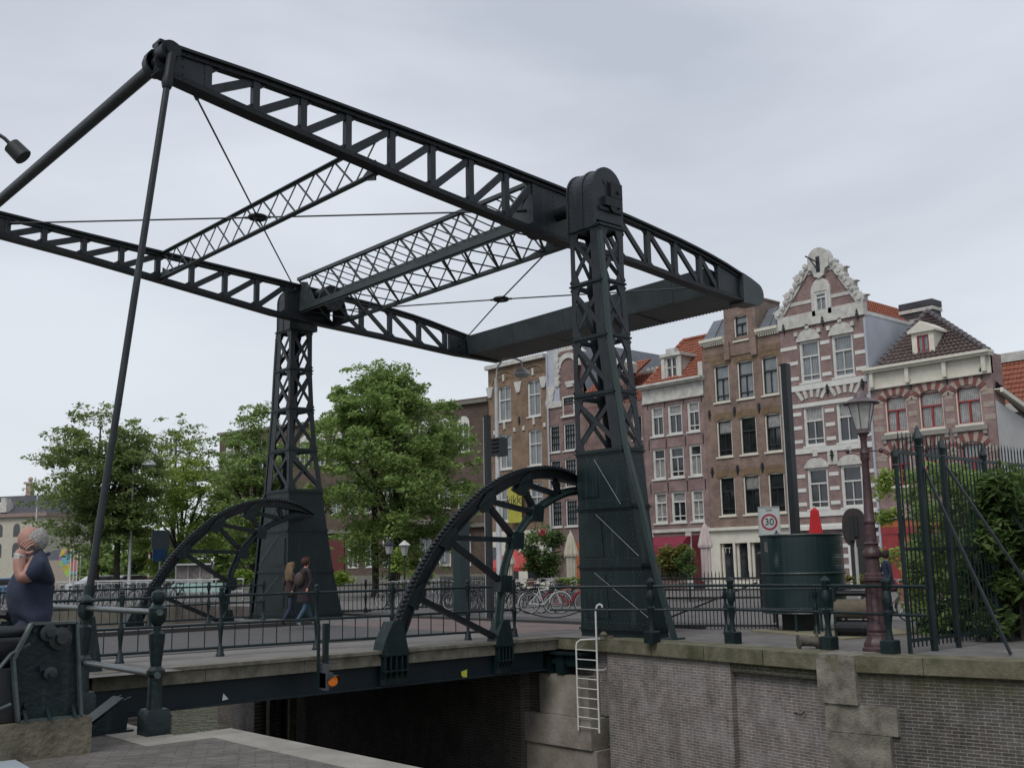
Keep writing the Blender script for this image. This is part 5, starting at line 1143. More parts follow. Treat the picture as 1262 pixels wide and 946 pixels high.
# --- long dark building closing the view behind the trees
BA = Vector((29.57, 76.34, 0)); BB = Vector((36.8, 45.29, 0)); d = (BB-BA).normalized(); Lb = (BB-BA).length; HB = 14.6
bd = thing('long_building', ((BA+BB)/2)[:], 'long dark brown brick building with white windows half hidden behind the large tree', 'building')
nb_ = Vector((-d.y, d.x, 0)); nb_ = nb_ if nb_.dot(CP-BA) > 0 else -nb_
def BP(s_, z, o_=0): q = BA+d*s_+nb_*o_; return (q.x, q.y, z)
def bbox(mb, s0, s1, z0, z1, o0, o1): mb.add([BP(s0, z0, o0), BP(s1, z0, o0), BP(s1, z0, o1), BP(s0, z0, o1), BP(s0, z1, o0), BP(s1, z1, o0), BP(s1, z1, o1), BP(s0, z1, o1)], [(0, 3, 2, 1), (4, 5, 6, 7), (0, 1, 5, 4), (1, 2, 6, 5), (2, 3, 7, 6), (3, 0, 4, 7)])
mb = MB(); bbox(mb, 0, Lb, 0, HB, -12, 0); bbox(mb, Lb-9, Lb-2, HB, HB+.8, -8, -3); mb.build('wall', BRD, bd)
mb = MB(); bbox(mb, -.1, Lb+.1, HB-.25, HB, 0, .3); bbox(mb, 0, Lb, 4.6, 4.9, 0, .35); bbox(mb, 0, Lb, 0, 1.0, 0, .15); mb.build('cornice', mat('grey_brown_stone', (.16, .15, .13), .9, vs=2), bd)
k = 15
for i in range(k):
    s0 = 1.0+i*(Lb-2)/k; door = (i == 11 or i == 7)
    for (z0, z1, ar) in ((1.7, 4.1, 0), (6.2, 8.2, 0), (10.6, 12.9, 1)):
        if door and z0 < 2: continue
        fr = MB()
        for (a, b, c, e) in ((0, .1, z0, z1), (1.1, 1.2, z0, z1), (0, 1.2, z1-.1, z1), (0, 1.2, z0-.08, z0+.08), (.56, .64, z0, z1), (0, 1.2, z0+(z1-z0)*.6-.04, z0+(z1-z0)*.6+.04)): bbox(fr, s0+a, s0+b, c, e, .01, .06+.001*a)
        if ar: fr.add([BP(s0+.6-.6*math.cos(t_), z1+.55*math.sin(t_), .05) for t_ in np.linspace(0, PI, 9)], [tuple(range(9))])
        f = fr.build('window', WHITE, bd, recalc=False); pn = MB(); bbox(pn, s0+.02, s0+1.18, z0, z1, .004, .02); pn.build('pane', GLL if (i*7+int(z0)) % 3 else GLD, f)
    if door: mb = MB(); bbox(mb, s0-.2, s0+1.6, .1, 4.0, .02, .12); mb.build('door', mat('oxblood', (.09, .015, .012), .5), bd)
mb = MB(); bbox(mb, Lb*.72, Lb*.95, 4.9, 5.3, .3, 1.8); mb.build('porch', MATS["grey_brown_stone"], bd)

# --- far building at the left edge, with hipped slate roof, and lower buildings
fb0 = ad(-40, 640, 150); fb1 = ad(57, 640, 146); fb1.z = fb0.z = 0
FB = thing('stately_building', fb0[:], 'far cream stone building with dark mansard roof behind the seated man', 'building')
hz = ad(30, 619, 150).z; d = (fb1-fb0).normalized(); dn = Vector((-d.y, d.x, 0))
def G(s_, z, o_=0): q = fb0+d*s_+dn*o_; return (q.x, q.y, z)
def gbox(mb, s0, s1, z0, z1, o0, o1): mb.add([G(s0, z0, o0), G(s1, z0, o0), G(s1, z0, o1), G(s0, z0, o1), G(s0, z1, o0), G(s1, z1, o0), G(s1, z1, o1), G(s0, z1, o1)], [(0, 3, 2, 1), (4, 5, 6, 7), (0, 1, 5, 4), (1, 2, 6, 5), (2, 3, 7, 6), (3, 0, 4, 7)])
LF = (fb1-fb0).length; hw = ad(30, 637, 150).z
mb = MB(); gbox(mb, 0, LF, 0, hw, 0, 14); mb.build('wall', mat('cream_stone', (.40, .38, .31), .85), FB)
mb = MB(); gbox(mb, -.4, LF+.4, hw-.1, hw+.4, -.5, 14.4); mb.build('cornice', mat('rust_cornice', (.22, .16, .14), .8), FB)
ht = ad(15, 609, 150).z
mb = MB(); mb.add([G(0, hw+.4), G(LF, hw+.4), G(LF, hw+.4, 14), G(0, hw+.4, 14), G(0, ht, 4), G(LF-4.5, ht, 4), G(LF-4.5, ht, 10), G(0, ht, 10)], [(0, 1, 5, 4), (1, 2, 6, 5), (2, 3, 7, 6), (4, 5, 6, 7), (3, 0, 4, 7)]); rf = mb.build('mansard_roof', SLATE, FB)
s_ch = (ad(17, 600, 150)-fb0).dot(d); mb = MB(); gbox(mb, s_ch-.4, s_ch+.4, ht-.5, ht+1.6, 4, 4.8); gbox(mb, s_ch-.65, s_ch+.65, ht+1.6, ht+1.9, 3.8, 5.0); mb.sph(G(s_ch, ht+2.3, 4.4), .35); mb.build('chimney', mat('pink_stone', (.35, .25, .22)), rf)
s_d = (ad(15, 627, 150)-fb0).dot(d); mb = MB(); gbox(mb, s_d-.6, s_d+.6, hw+.6, hw+2.0, -.1, 1.2); gbox(mb, s_d-.35, s_d+.35, hw+2.0, hw+2.6, -.1, 1.0); mb.build('dormer', OFFW, rf)
for pxx in (13, -8, 40):
    for (v0, v1) in ((646, 662), (669, 687)):
        s_w = (ad(pxx, 655, 150)-fb0).dot(d); a, b = ad(13, v1, 150).z, ad(13, v0, 150).z
        mb = MB(); n_ = [G(s_w-.55, a, -.03), G(s_w+.55, a, -.03)]+[G(s_w+.55*math.cos(t_), b-.6+.6*math.sin(t_), -.03) for t_ in np.linspace(0, PI, 7)]; mb.add(n_, [tuple(range(len(n_)))]); mb.build('window', GLD, FB)
g2 = ad(58, 700, 135); g3 = ad(83, 700, 132)
LB_ = thing('low_building', (g2.x, g2.y, 0), 'far low building with grey slate roof beside the coloured flags', 'building')
d = (g3-g2); d.z = 0; d.normalize(); fb0 = Vector((g2.x, g2.y, 0)); dn = Vector((-d.y, d.x, 0)); LF = (g3-g2).length+1; z1 = ad(70, 690, 134).z; z2 = ad(70, 676, 134).z
mb = MB(); gbox(mb, -4, LF, 0, z1, 0, 8); mb.build('wall', mat('tan_wall', (.28, .24, .19), .9), LB_)
mb = MB(); mb.add([G(-4, z1), G(LF+.3, z1), G(LF-2, z2, 3), G(-4, z2, 3)], [(0, 1, 2, 3)]); mb.add([G(LF+.3, z1), G(LF+.3, z1, 8), G(LF-2, z2, 3)], [(0, 1, 2)]); mb.build('roof', SLATE, LB_)
mb = MB(); gbox(mb, LF+.0, LF+.5, z1-.5, z2+.4, -.3, .1); mb.build('verge_board', OFFW, LB_)

# ================================================================== TREES AND PLANTS
def leaves_mesh(name, cents, rad, per, size, m, parent, sq=(1, 1, .8), el=2.0, droop=.0, seed=0):
    g = np.random.default_rng(seed); n_ = int(np.sum(per)) if isinstance(per, list) else len(cents)*per
    c = np.repeat(np.array(cents), per, 0); rr = np.repeat(np.array(rad), per)
    off_ = g.normal(size=(n_, 3)); off_ /= np.linalg.norm(off_, axis=1)[:, None]; off_ *= (g.random(n_)**.55*rr)[:, None]*np.array(sq)
    p = c+off_; p[:, 2] -= droop*np.linalg.norm(off_[:, :2], axis=1)
    a = g.normal(size=(n_, 3)); a[:, 2] = a[:, 2]*.45-.15; a /= np.linalg.norm(a, axis=1)[:, None]
    nn = g.normal(size=(n_, 3))*.55; nn[:, 2] += 1; b = np.cross(a, nn); b /= np.linalg.norm(b, axis=1)[:, None]
    s_ = size*(.6+.8*g.random(n_)); A = a*(s_*el/2)[:, None]; B = b*(s_/2)[:, None]
    v = np.stack([p-A, p+B*.9, p+A, p-B*.9], 1).reshape(-1, 3); off = wloc(parent); v -= np.array(off)
    me = bpy.data.meshes.new(name); me.vertices.add(len(v)); me.vertices.foreach_set('co', v.ravel()); me.loops.add(len(v)); me.polygons.add(n_)
    me.loops.foreach_set('vertex_index', np.arange(len(v))); me.polygons.foreach_set('loop_start', np.arange(0, len(v), 4)); me.polygons.foreach_set('loop_total', np.full(n_, 4))
    me.update(calc_edges=True); me.materials.append(m); o = bpy.data.objects.new(name, me); COL.objects.link(o); o.parent = parent; return o
def tree(x, y, h, rx, ry, rz, cz, label, m, tr=.22, clumps=60, per=260, size=.16, seed=1, name='broadleaf_tree', group=None, lean=0, cr=1.0, z0=0, clear=.3):
    t = thing(name, (x, y, z0), label, 'tree', group); g = random.Random(seed)
    cs = []; rs = []
    while len(cs) < clumps:
        u = Vector((g.uniform(-1, 1), g.uniform(-1, 1), g.uniform(-1, 1)))
        if u.length > 1 or u.length < .25: continue
        w = 1-.35*max(0, u.z)**2
        cs.append((x+u.x*rx*w, y+u.y*ry*w, z0+cz+u.z*rz)); rs.append(cr*g.uniform(.55, 1.15)*(1.15-.4*u.length))
    k0 = len(cs); pc = [per]*k0
    while len(cs) < k0*1.9:
        u = Vector((g.gauss(0, 1), g.gauss(0, 1), g.gauss(0, 1)+.2)).normalized()*g.uniform(.93, 1.16)
        w = 1-.35*max(0, u.z)**2
        cs.append((x+u.x*rx*w, y+u.y*ry*w, z0+cz+u.z*rz)); rs.append(cr*g.uniform(.25, .5)); pc.append(int(per*.16))
    leaves_mesh('crown', cs, rs, pc, size, m, t, sq=(1.3, 1.3, .6), droop=.14, seed=seed); cs = cs[:k0]
    mb = MB(); fork = z0+cz-rz*.62; 
    mb.tube([(x, y, z0-.1), (x+.05, y, z0+.6), (x+lean*.5, y+.05, (z0+fork)/2), (x+lean, y, fork)], [tr*1.35, tr, tr*.9, tr*.8], 9)
    top = Vector((x+lean, y, fork))
    for i in range(7):
        a = i*2*PI/7+g.random(); e_ = Vector((x+math.cos(a)*rx*.55, y+math.sin(a)*ry*.55, z0+cz+rz*g.uniform(-.1, .45))); md = top.lerp(e_, .5)+Vector((0, 0, .3))
        mb.tube([top-Vector((0, 0, .3)), md, e_], [tr*.5, tr*.3, .03], 6)
        for c in g.sample(cs, 3):
            c = Vector(c)
            if (c-e_).length < rx*1.1: mb.tube([md.lerp(e_, .6), c], [tr*.2, .015], 4)
    mb.tube([top, (x+lean, y, z0+cz+rz*.7)], [tr*.7, .04], 7)
    mb.build('trunk', BARK, t, smooth=True); return t
def at_tree(u, D, vtop, vbot, wpx, dz=0):
    p = ad(u, 700, D); top = ad(u, vtop, D).z; bot = ad(u, vbot, D).z; return p.x, p.y, top, (top-bot)/2, (top+bot)/2, wpx/2*D/CF
x_, y_, top, rz_, cz_, rx_ = at_tree(116, 65, 494, 682, 158)
tree(x_, y_, top, rx_, rx_, rz_, cz_, 'large dark spreading elm at the left behind the seated man', LF1, clumps=110, per=200, size=.125, seed=3, tr=.3, cr=1.15, name='elm_tree')
x_, y_, top, rz_, cz_, rx_ = at_tree(140, 65.5, 520, 690, 95)
tree(x_+.2, y_, top, rx_*.8, rx_, rz_*.7, cz_-.4, 'dark elm just behind the large spreading one, its trunk by the tall street lamp', LF1, clumps=40, per=220, size=.15, seed=4, tr=.2, name='elm_tree')
x_, y_, top, rz_, cz_, rx_ = at_tree(212, 84, 510, 640, 115)
tree(x_, y_, top, rx_, rx_, rz_, cz_, 'thin-crowned tree with sky showing through behind the lime-green one', LF1, clumps=50, per=100, size=.15, seed=5, tr=.22, cr=1.1)
x_, y_, top, rz_, cz_, rx_ = at_tree(222, 72, 545, 716, 112)
tree(x_, y_, top, rx_, rx_, rz_, cz_, 'light green tree between the large elm and the farther tower', LF2, clumps=66, per=200, size=.13, seed=6, tr=.2, cr=1.1)
x_, y_, top, rz_, cz_, rx_ = at_tree(312, 68, 497, 700, 95)
tree(x_, y_, top, rx_, rx_, rz_, cz_, 'mid green tree directly behind the farther tower', LF3, clumps=75, per=220, size=.13, seed=7, tr=.24, cr=1.1)
x_, y_, top, rz_, cz_, rx_ = at_tree(490, 60, 452, 697, 218)
tree(x_-.3, y_, top, rx_, rx_*.9, rz_, cz_-.2, 'largest dense green tree in the middle in front of the long dark building', LF3, clumps=185, per=250, size=.125, seed=8, tr=.34, cr=1.15, lean=.2)
x_, y_, top, rz_, cz_, rx_ = at_tree(462, 61, 438, 570, 125)
tree(x_, y_, top, rx_, rx_*.9, rz_, cz_, 'tall tree whose crown tops the largest dense tree right of the far tower', LF3, clumps=70, per=200, size=.12, seed=9, tr=.2, cr=.95)
for i, (u, D, vt, w, lab) in enumerate(((205, 112, 648, 70, 'far green tree behind the blue sign'), (160, 110, 640, 90, 'far green tree behind the tall lamp post'), (265, 100, 640, 80, 'far green tree seen under the far rack arc'), (122, 118, 672, 40, 'far green tree behind the colourful flags'))):
    x_, y_, top, rz_, cz_, rx_ = at_tree(u, D, vt, 722, w)
    tree(x_, y_, top, rx_, rx_, rz_, cz_, lab, LF3, clumps=30, per=110, size=.32, seed=20+i, tr=.15, cr=1.5)
def shrub(cx, cy, rx, ry, z0, z1, label, m, clumps=16, per=140, size=.08, seed=1, name='shrub', cat='shrub', cr=.35, el=2, stem=True):
    t = thing(name, (cx, cy, z0), label, cat); g = random.Random(seed); cs = []; rs = []
    for _ in range(clumps):
        while True:
            u = (g.uniform(-1, 1), g.uniform(-1, 1), g.uniform(-1, 1))
            if sum(a*a for a in u) <= 1: break
        cs.append((cx+u[0]*rx, cy+u[1]*ry, (z0+z1)/2+u[2]*(z1-z0)/2*.9)); rs.append(cr*g.uniform(.6, 1.2))
    leaves_mesh('foliage', cs, rs, per, size, m, t, seed=seed, el=el)
    if stem:
        mb = MB()
        for c in cs[:6]: mb.tube([(cx, cy, z0), ((cx+c[0])/2, (cy+c[1])/2, (z0+c[2])/2+.1), c], [.03, .02, .01], 5)
        mb.build('stems', BARK, t)
    return t
p = ad(670, 700, 47); shrub(p.x, p.y, .95, 1.0, .9, ad(670, 648, 47).z, 'bushy climbing plant with red flowers beside the red parasol', LF4, clumps=30, per=150, size=.09, seed=31, cr=.5)
mb = MB(); t_ = bpy.data.objects['shrub']
for i in range(14): q = ad(662+random.random()*12, 652+random.random()*8, 46.0); mb.sph(q, .06, 5, 4)
mb.build('flowers', REDF, t_)
p = ad(832, 690, 46); shrub(p.x, p.y, .7, .9, .95, ad(830, 668, 46).z, 'yellowish green hedge in front of the crimson awning', LF5, clumps=26, per=130, size=.09, seed=32, cr=.4)
p = ad(845, 697, 45); shrub(p.x, p.y, .4, .5, .9, ad(845, 678, 45).z, 'small darker green shrub at the right end of the yellowish hedge', LF4, clumps=12, per=120, size=.08, seed=33, cr=.3)
p = ad(300, 715, 62); shrub(p.x, p.y, .5, .5, .9, ad(300, 706, 62).z, 'round lime-green shrub left of the farther tower base', LF6, clumps=8, per=100, size=.12, seed=34, cr=.45)
p = ad(422, 714, 55); shrub(p.x, p.y, .5, .5, .9, ad(422, 707, 55).z, 'round lime-green shrub right of the farther tower base', LF6, clumps=8, per=100, size=.11, seed=35, cr=.4)
p = ad(516, 705, 52); shrub(p.x, p.y, .6, .5, .7, ad(516, 697, 52).z, 'small green shrub under the twin lanterns', LF3, clumps=10, per=100, size=.1, seed=36, cr=.4)
p = ad(490, 690, 50); shrub(p.x, p.y, .35, .3, .6, ad(490, 672, 50).z, 'slim light shrub between the two lanterns', LF2, clumps=10, per=90, size=.09, seed=37, cr=.35)
p = ad(1058, 715, 40); shrub(p.x, p.y, .3, .4, .6, ad(1058, 706, 40).z, 'small yellow-flowered shrub left of the maroon lamp post', LF5, clumps=7, per=90, size=.08, seed=38, cr=.25)
# big bush on the right behind the tall gate
bush = thing('garden_bush', (6, -8.6, 0), 'large glossy dark green bush behind the tall iron fence at the right edge', 'bush')
g = random.Random(5); cs = []; rs = []
for _ in range(170):
    D = g.uniform(20.3, 23.2); u = g.uniform(1190, 1340); v = g.uniform(585, 800); q = ad(u, v, D)
    vt = 580+max(0, (1222-u))*2.6
    if v < vt or q.z < .25: continue
    cs.append(q[:]); rs.append(g.uniform(.28, .5))
for _ in range(60):
    a_ = g.uniform(0, 2*PI); r_b = g.random()**.5; q = Vector((5.6+2.6*r_b*math.cos(a_), -11.0+1.9*r_b*math.sin(a_), g.uniform(.3, 3.1-1.2*r_b*r_b))); cs.append(q[:]); rs.append(g.uniform(.3, .5))
leaves_mesh('foliage', cs, rs, 240, .085, LF4, bush, el=2.8, seed=5, droop=.2)
cs = []; rs = []
for _ in range(170):
    D = g.uniform(22.5, 26.5); u = 1122+93*g.random()**.7; v = g.uniform(578, 785); q = ad(u, v, D); cs.append(q[:]); rs.append(g.uniform(.2, .42))
leaves_mesh('foliage', cs, rs, 120, .07, LF3, bush, el=2, seed=6)
mb = MB()
for i in range(8): a = ad(1205+i*14, 790, 20.5); mb.tube([(a.x, a.y, 0), (a.x+.1, a.y, 1.2), (a.x-.1, a.y+.1, 2.6)], [.05, .04, .02], 5)
mb.build('stems', BARK, bush)
p = ad(1103, 588, 30); vine = thing('climbing_vine', (p.x, p.y, 0), 'thin light green vine hanging beside the orange shop front', 'vine')
cs = [ad(g.uniform(1083, 1112), v, 31)[:] for v in [585, 592, 600, 610, 632, 636, 640, 682, 688] for _ in (0, 1)]
leaves_mesh('foliage', cs, [.28]*len(cs), 60, .08, LF2, vine, seed=8)
mb = MB(); a = ad(1112, 600, 31); mb.tube([(a.x, a.y, 0), (a.x, a.y+.1, 2), (a.x, a.y, a.z)], .03, 5)
for c in cs[::3]: mb.tube([(a.x, a.y, min(a.z, c[2])), c], .012, 4)
mb.build('stems', BARK, vine)

# ================================================================== TALL IRON GATE FENCE (right)
gf = thing('iron_gate', (1.5, -9.1, 0), 'tall spiked dark green iron gate with diagonal braces beside the maroon lamp post', 'gate')
FY = -9.1
def fx_(u, v): q = ay(u, v, FY); return q.x
def spike(mb, x, y, z, r=.03, h=.18): mb.lathe([(r*.5, 0), (r*1.3, .03), (r*.8, .06), (r*1.5, h*.45), (r*.2, h)], (x, y, z), 6)
zr = 3.42
for (x_, r_, zt) in ((-.42, .038, 3.35), (.42, .062, 3.72), (1.3, .05, 3.6), (2.95, .05, 3.55)):
    mb = MB(); mb.tube([(x_, FY, 0), (x_, FY, zt-.15)], r_, 10); spike(mb, x_, FY, zt-.2, r_, .42); mb.build('post', IRON, gf)
for z_ in (.22, 1.75, zr):
    mb = MB(); mb.bar((-.42, FY, z_), (7.5, FY, z_-(0 if z_ > 3 else 0)), .03, .06); mb.build('rail', IRON, gf)
mb = MB(); x_ = -.28
while x_ < 7.5:
    mb.bar((x_, FY, .1), (x_, FY, zr+.25), .02, .02, (1, 0, 0)); mb.lathe([(.016, 0), (.004, .12)], (x_, FY, zr+.25), 4); x_ += .145
mb.build('bars', IRON, gf)
for (a, b) in (((.46, FY, 3.3), (.22, -10.5, .02)), ((1.33, FY, 3.3), (1.2, -11.1, .02)), ((2.95, FY, 3.2), (2.9, -10.9, .02))):
    mb = MB(); mb.bar(a, b, .042, .042); mb.build('diagonal_brace', IRONU, gf)

# ================================================================== QUAY FURNITURE
# maroon lamp post
lx, ly = -.30, -8.45
lp = thing('street_lamp', (lx, ly, 0), 'old maroon cast iron lamp post with tapered glass lantern on the right quay', 'street lamp')
mb = MB(); mb.lathe([(.28, 0), (.28, .07), (.25, .1), (.25, .15), (.22, .2), (.19, .26), (.19, .3)], (lx, ly, 0), 8)
mb.lathe([(.185, .3), (.175, .34), (.185, .36), (.185, .4), (.155, .46), (.15, 1.2), (.185, 1.22), (.185, 1.27), (.165, 1.29), (.165, 1.33), (.13, 1.36), (.115, 1.6), (.16, 1.63), (.175, 1.68), (.16, 1.73), (.12, 1.78), (.12, 1.84), (.135, 1.86), (.1, 1.9), (.09, 2.2), (.105, 2.22), (.105, 2.26), (.09, 2.29), (.06, 3.3), (.07, 3.33), (.085, 3.37), (.07, 3.42), (.085, 3.46), (.06, 3.52), (.055, 3.72), (.085, 3.8)], (lx, ly, 0), 14)
for q in range(8):
    a = 2*PI*q/8; mb.bar((lx+.15*math.cos(a), ly+.15*math.sin(a), .5), (lx+.15*math.cos(a), ly+.15*math.sin(a), 1.15), .03, .02, (math.cos(a), math.sin(a), 0))
mb.build('column', MAROON, lp, smooth=True)
mb = MB(); dr_ = Vector((CR.x, CR.y, 0)).normalized()
mb.tube([Vector((lx, ly, 3.5))-dr_*.3, Vector((lx, ly, 3.5))+dr_*.3], .012, 6); mb.sph(Vector((lx, ly, 3.5))-dr_*.3, .04); mb.sph(Vector((lx, ly, 3.5))+dr_*.3, .045); mb.build('ladder_bar', MAROON, lp)
lz = 3.8; mb = MB(); k = 6
mb.lathe([(.1, 0), (.12, .02), (.12, .09), (.1, .1)], (lx, ly, lz), 8)
for i in range(k):
    a = 2*PI*i/k+.3; mb.tube([(lx+.12*math.cos(a), ly+.12*math.sin(a), lz+.08), (lx+.235*math.cos(a), ly+.235*math.sin(a), lz+.55)], .009, 5)
mb.lathe([(.24, .55), (.33, .55), (.33, .565), (.23, .62), (.13, .66), (.11, .72), (.09, .76), (.02, .785)], (lx, ly, lz), 12)
mb.build('lantern_frame', mat('lantern_bronze', (.10, .075, .08), .5, var=.2), lp)
mb = MB()
for i in range(k):
    a, b = 2*PI*i/k+.3, 2*PI*(i+1)/k+.3; mb.quad((lx+.115*math.cos(a), ly+.115*math.sin(a), lz+.09), (lx+.115*math.cos(b), ly+.115*math.sin(b), lz+.09), (lx+.23*math.cos(b), ly+.23*math.sin(b), lz+.55), (lx+.23*math.cos(a), ly+.23*math.sin(a), lz+.55))
mb.build('lantern_glass', mat('milky_lamp_glass', (.55, .56, .54), .3, alpha=.6, var=.05), lp)
mb = MB(); mb.lathe([(.02, .2), (.05, .3), (.06, .42), (.05, .5), (.02, .54)], (lx, ly, lz), 8); mb.build('bulb', mat('lamp_bulb', (.45, .43, .2), .4), lp)

# urinal
uc = az(1001, 778); uc = Vector((4.05, -4.15, 0)); ur = thing('urinal', uc[:], 'round dark green iron street urinal screen on short legs behind the right railing', 'urinal')
z0, z1 = .42, 2.16; r_ = .93
gm = bpy.data.materials.new('perforated_green'); gm.use_nodes = True; t = gm.node_tree; b = t.nodes['Principled BSDF']; b.inputs['Base Color'].default_value = (.008, .023, .025, 1); b.inputs['Roughness'].default_value = .4
tc_ = N(t, 'ShaderNodeTexCoord'); sp_ = N(t, 'ShaderNodeSeparateXYZ'); at_ = N(t, 'ShaderNodeMath', operation='ARCTAN2'); cm = N(t, 'ShaderNodeCombineXYZ'); vo = N(t, 'ShaderNodeTexVoronoi', i={'Scale': 1.0, 'Randomness': 0.0}); gt = N(t, 'ShaderNodeMath', operation='GREATER_THAN', i={1: .19})
K = t.links.new; K(tc_.outputs['Object'], sp_.inputs[0]); K(sp_.outputs['Y'], at_.inputs[0]); K(sp_.outputs['X'], at_.inputs[1])
m1 = N(t, 'ShaderNodeMath', operation='MULTIPLY', i={1: 26.0}); m2 = N(t, 'ShaderNodeMath', operation='MULTIPLY', i={1: 28.0}); K(at_.outputs[0], m1.inputs[0]); K(sp_.outputs['Z'], m2.inputs[0]); K(m1.outputs[0], cm.inputs[0]); K(m2.outputs[0], cm.inputs[1]); K(cm.outputs[0], vo.inputs['Vector']); K(vo.outputs['Distance'], gt.inputs[0]); K(gt.outputs[0], b.inputs['Alpha'])
def arcwall(mb, rr, za, zb, a0, a1, n_=40, c=uc):
    vs = []; 
    for i in range(n_+1): a = a0+(a1-a0)*i/n_; vs += [(c.x+rr*math.cos(a), c.y+rr*math.sin(a), za), (c.x+rr*math.cos(a), c.y+rr*math.sin(a), zb)]
    mb.add(vs, [(2*i, 2*i+2, 2*i+3, 2*i+1) for i in range(n_)])
A0, A1 = R(130), R(130+320)
mb = MB(); arcwall(mb, r_, z0, 1.35, A0, A1); arcwall(mb, r_, 2.02, z1, A0, A1); arcwall(mb, r_-.025, z0, 1.35, A0, A1); arcwall(mb, .45, z0, z1, R(60), R(330)); mb.build('screen', IRONG2, ur)
mb = MB(); arcwall(mb, r_, 1.35, 2.02, A0, A1); mb.build('perforated_band', gm, ur)
for z_, rr in ((z0, .018), (1.3, .022), (z1, .025)):
    mb = MB(); mb.tube([(uc.x+(r_+.01)*math.cos(a), uc.y+(r_+.01)*math.sin(a), z_) for a in np.linspace(A0, A1, 40)], rr, 6); mb.build('rim', IRONG if z_ > .5 else IRONG2, ur)
for a in (-160, -125, -90, -50, 0, 80): mb = MB(); a = R(a); mb.cyl((uc.x+r_*.97*math.cos(a), uc.y+r_*.97*math.sin(a), 0), (uc.x+r_*.97*math.cos(a), uc.y+r_*.97*math.sin(a), z0+.02), .03, 8); mb.build('leg', IRONG2, ur)
mb = MB(); mb.box(uc.x-.5, uc.x+.1, uc.y-.3, uc.y+.3, .01, z0); mb.build('basin_block', BLACK, ur)
mb = MB(); mb.prism([(uc.x-2.2, uc.y-2.3), (uc.x+1, uc.y-2.6), (uc.x+1.2, uc.y+.8), (uc.x-.9, uc.y+.9)], 'z', 0, .03); tag(mb.build('floor_slab', mat('yellow_slab', (.2, .18, .12), .9, vs=4)), 'low yellowish concrete slab under the urinal', 'slab')

# speed sign 30
def face_cam(p):   # sign plane turned squarely towards the street the photo is taken from
    d = CP-p; return math.atan2(d.y, d.x)
sp0 = ad(947.5, 643, 28.5); sg = thing('road_sign', (sp0.x, sp0.y, 0), 'white rectangular speed limit sign with a red ring reading 30', 'road sign'); a = face_cam(sp0)+R(12); fd = Vector((math.cos(a), math.sin(a), 0)); sd = Vector((-fd.y, fd.x, 0)); upv = Vector((0, 0, 1))
def plate(mb, c, w, h, t0, t1, fd=fd, sd=sd): 
    vs = [c+sd*sx_*w/2+upv*sz_*h/2+fd*t_ for t_ in (t0, t1) for sx_, sz_ in ((-1, -1), (1, -1), (1, 1), (-1, 1))]; mb.add(vs, [(0, 3, 2, 1), (4, 5, 6, 7), (0, 1, 5, 4), (1, 2, 6, 5), (2, 3, 7, 6), (3, 0, 4, 7)])
sc_ = Vector((sp0.x, sp0.y, sp0.z))
mb = MB(); mb.cyl((sp0.x, sp0.y, 0), (sp0.x, sp0.y, sc_.z+.35), .035, 8); mb.build('pole', MAROON, sg)
mb = MB(); plate(mb, sc_, .56, .80, .04, .06); pl = mb.build('sign_face', mat('sign_white', (.42, .45, .44), .5, var=.04), sg)
mb = MB(); 
for (o1, o2, w, h) in ((0, .395, .56, .02), (0, -.395, .56, .02)): plate(mb, sc_+upv*o2, w, h, .055, .075)
for s_ in (-1, 1): plate(mb, sc_+sd*s_*.275, .02, .77, .056, .074)
mb.build('sign_rim', GALV, pl)
mb = MB(); c_ = sc_+upv*.0
def ring(mb, c, r0, r1, o, fd=fd, sd=sd):
    n_ = 32; vs = []
    for i in range(n_): t_ = 2*PI*i/n_; dv = sd*math.cos(t_)+upv*math.sin(t_); vs += [c+dv*r0+fd*o, c+dv*r1+fd*o]
    mb.add(vs, [(2*i, 2*i+1, (2*i+3) % (2*n_), (2*i+2) % (2*n_)) for i in range(n_)])
ring(mb, c_, .165, .215, .066); mb.build('red_ring', mat('sign_red', (.30, .015, .04), .5), pl)
text('30', .25, c_+fd*.068, (R(90), 0, a+R(90)), BLACK, pl, 'numerals', .001)
text('ZONE', .06, c_+upv*.31+fd*.068, (R(90), 0, a+R(90)), BLACK, pl, 'small_text', .001); mb = MB(); q = c_-sd*-.17+Vector((0, 0, 0)); plate(mb, c_+sd*(.17)-upv*.3, .12, .02, .066, .068); plate(mb, c_+sd*(.17)-upv*.25, .05, .05, .066, .068); mb.build('symbol', BLACK, pl)
# oval sign back
p = ad(1053, 650, 27); os_ = thing('round_topped_sign', (p.x, p.y, 0), 'back of a dark brown oval sign between the urinal and the maroon lamp post', 'sign'); a = face_cam(p)-R(15); fd2 = Vector((math.cos(a), math.sin(a), 0)); sd2 = Vector((-fd2.y, fd2.x, 0))
zc = (ad(1053, 627, 27).z+ad(1053, 672, 27).z)/2; w_, h_ = .30, .48; BRM = mat('brown_sign_back', (.028, .02, .022), .5, var=.3)
mb = MB(); c = Vector((p.x, p.y, zc)); out_ = [(w_*math.copysign(abs(math.cos(t_))**.8, math.cos(t_)), h_*math.copysign(abs(math.sin(t_))**.8, math.sin(t_))) for t_ in np.linspace(0, 2*PI, 25)[:-1]]
n_ = len(out_); vs = [c+sd2*x+upv*y+fd2*o for o in (-.03, .03) for x, y in out_]; mb.add(vs, [tuple(range(n_)), tuple(range(2*n_-1, n_-1, -1))]+[(i, (i+1) % n_, (i+1) % n_+n_, i+n_) for i in range(n_)]); mb.build('sign_back', BRM, os_)
mb = MB(); plate(mb, c+sd2*.0+upv*.02, .2, .5, .03, .07, fd2, sd2); plate(mb, c-sd2*.05+upv*-.02, .12, .62, .031, .09, fd2, sd2); mb.build('mounting_box', BLACK, os_)
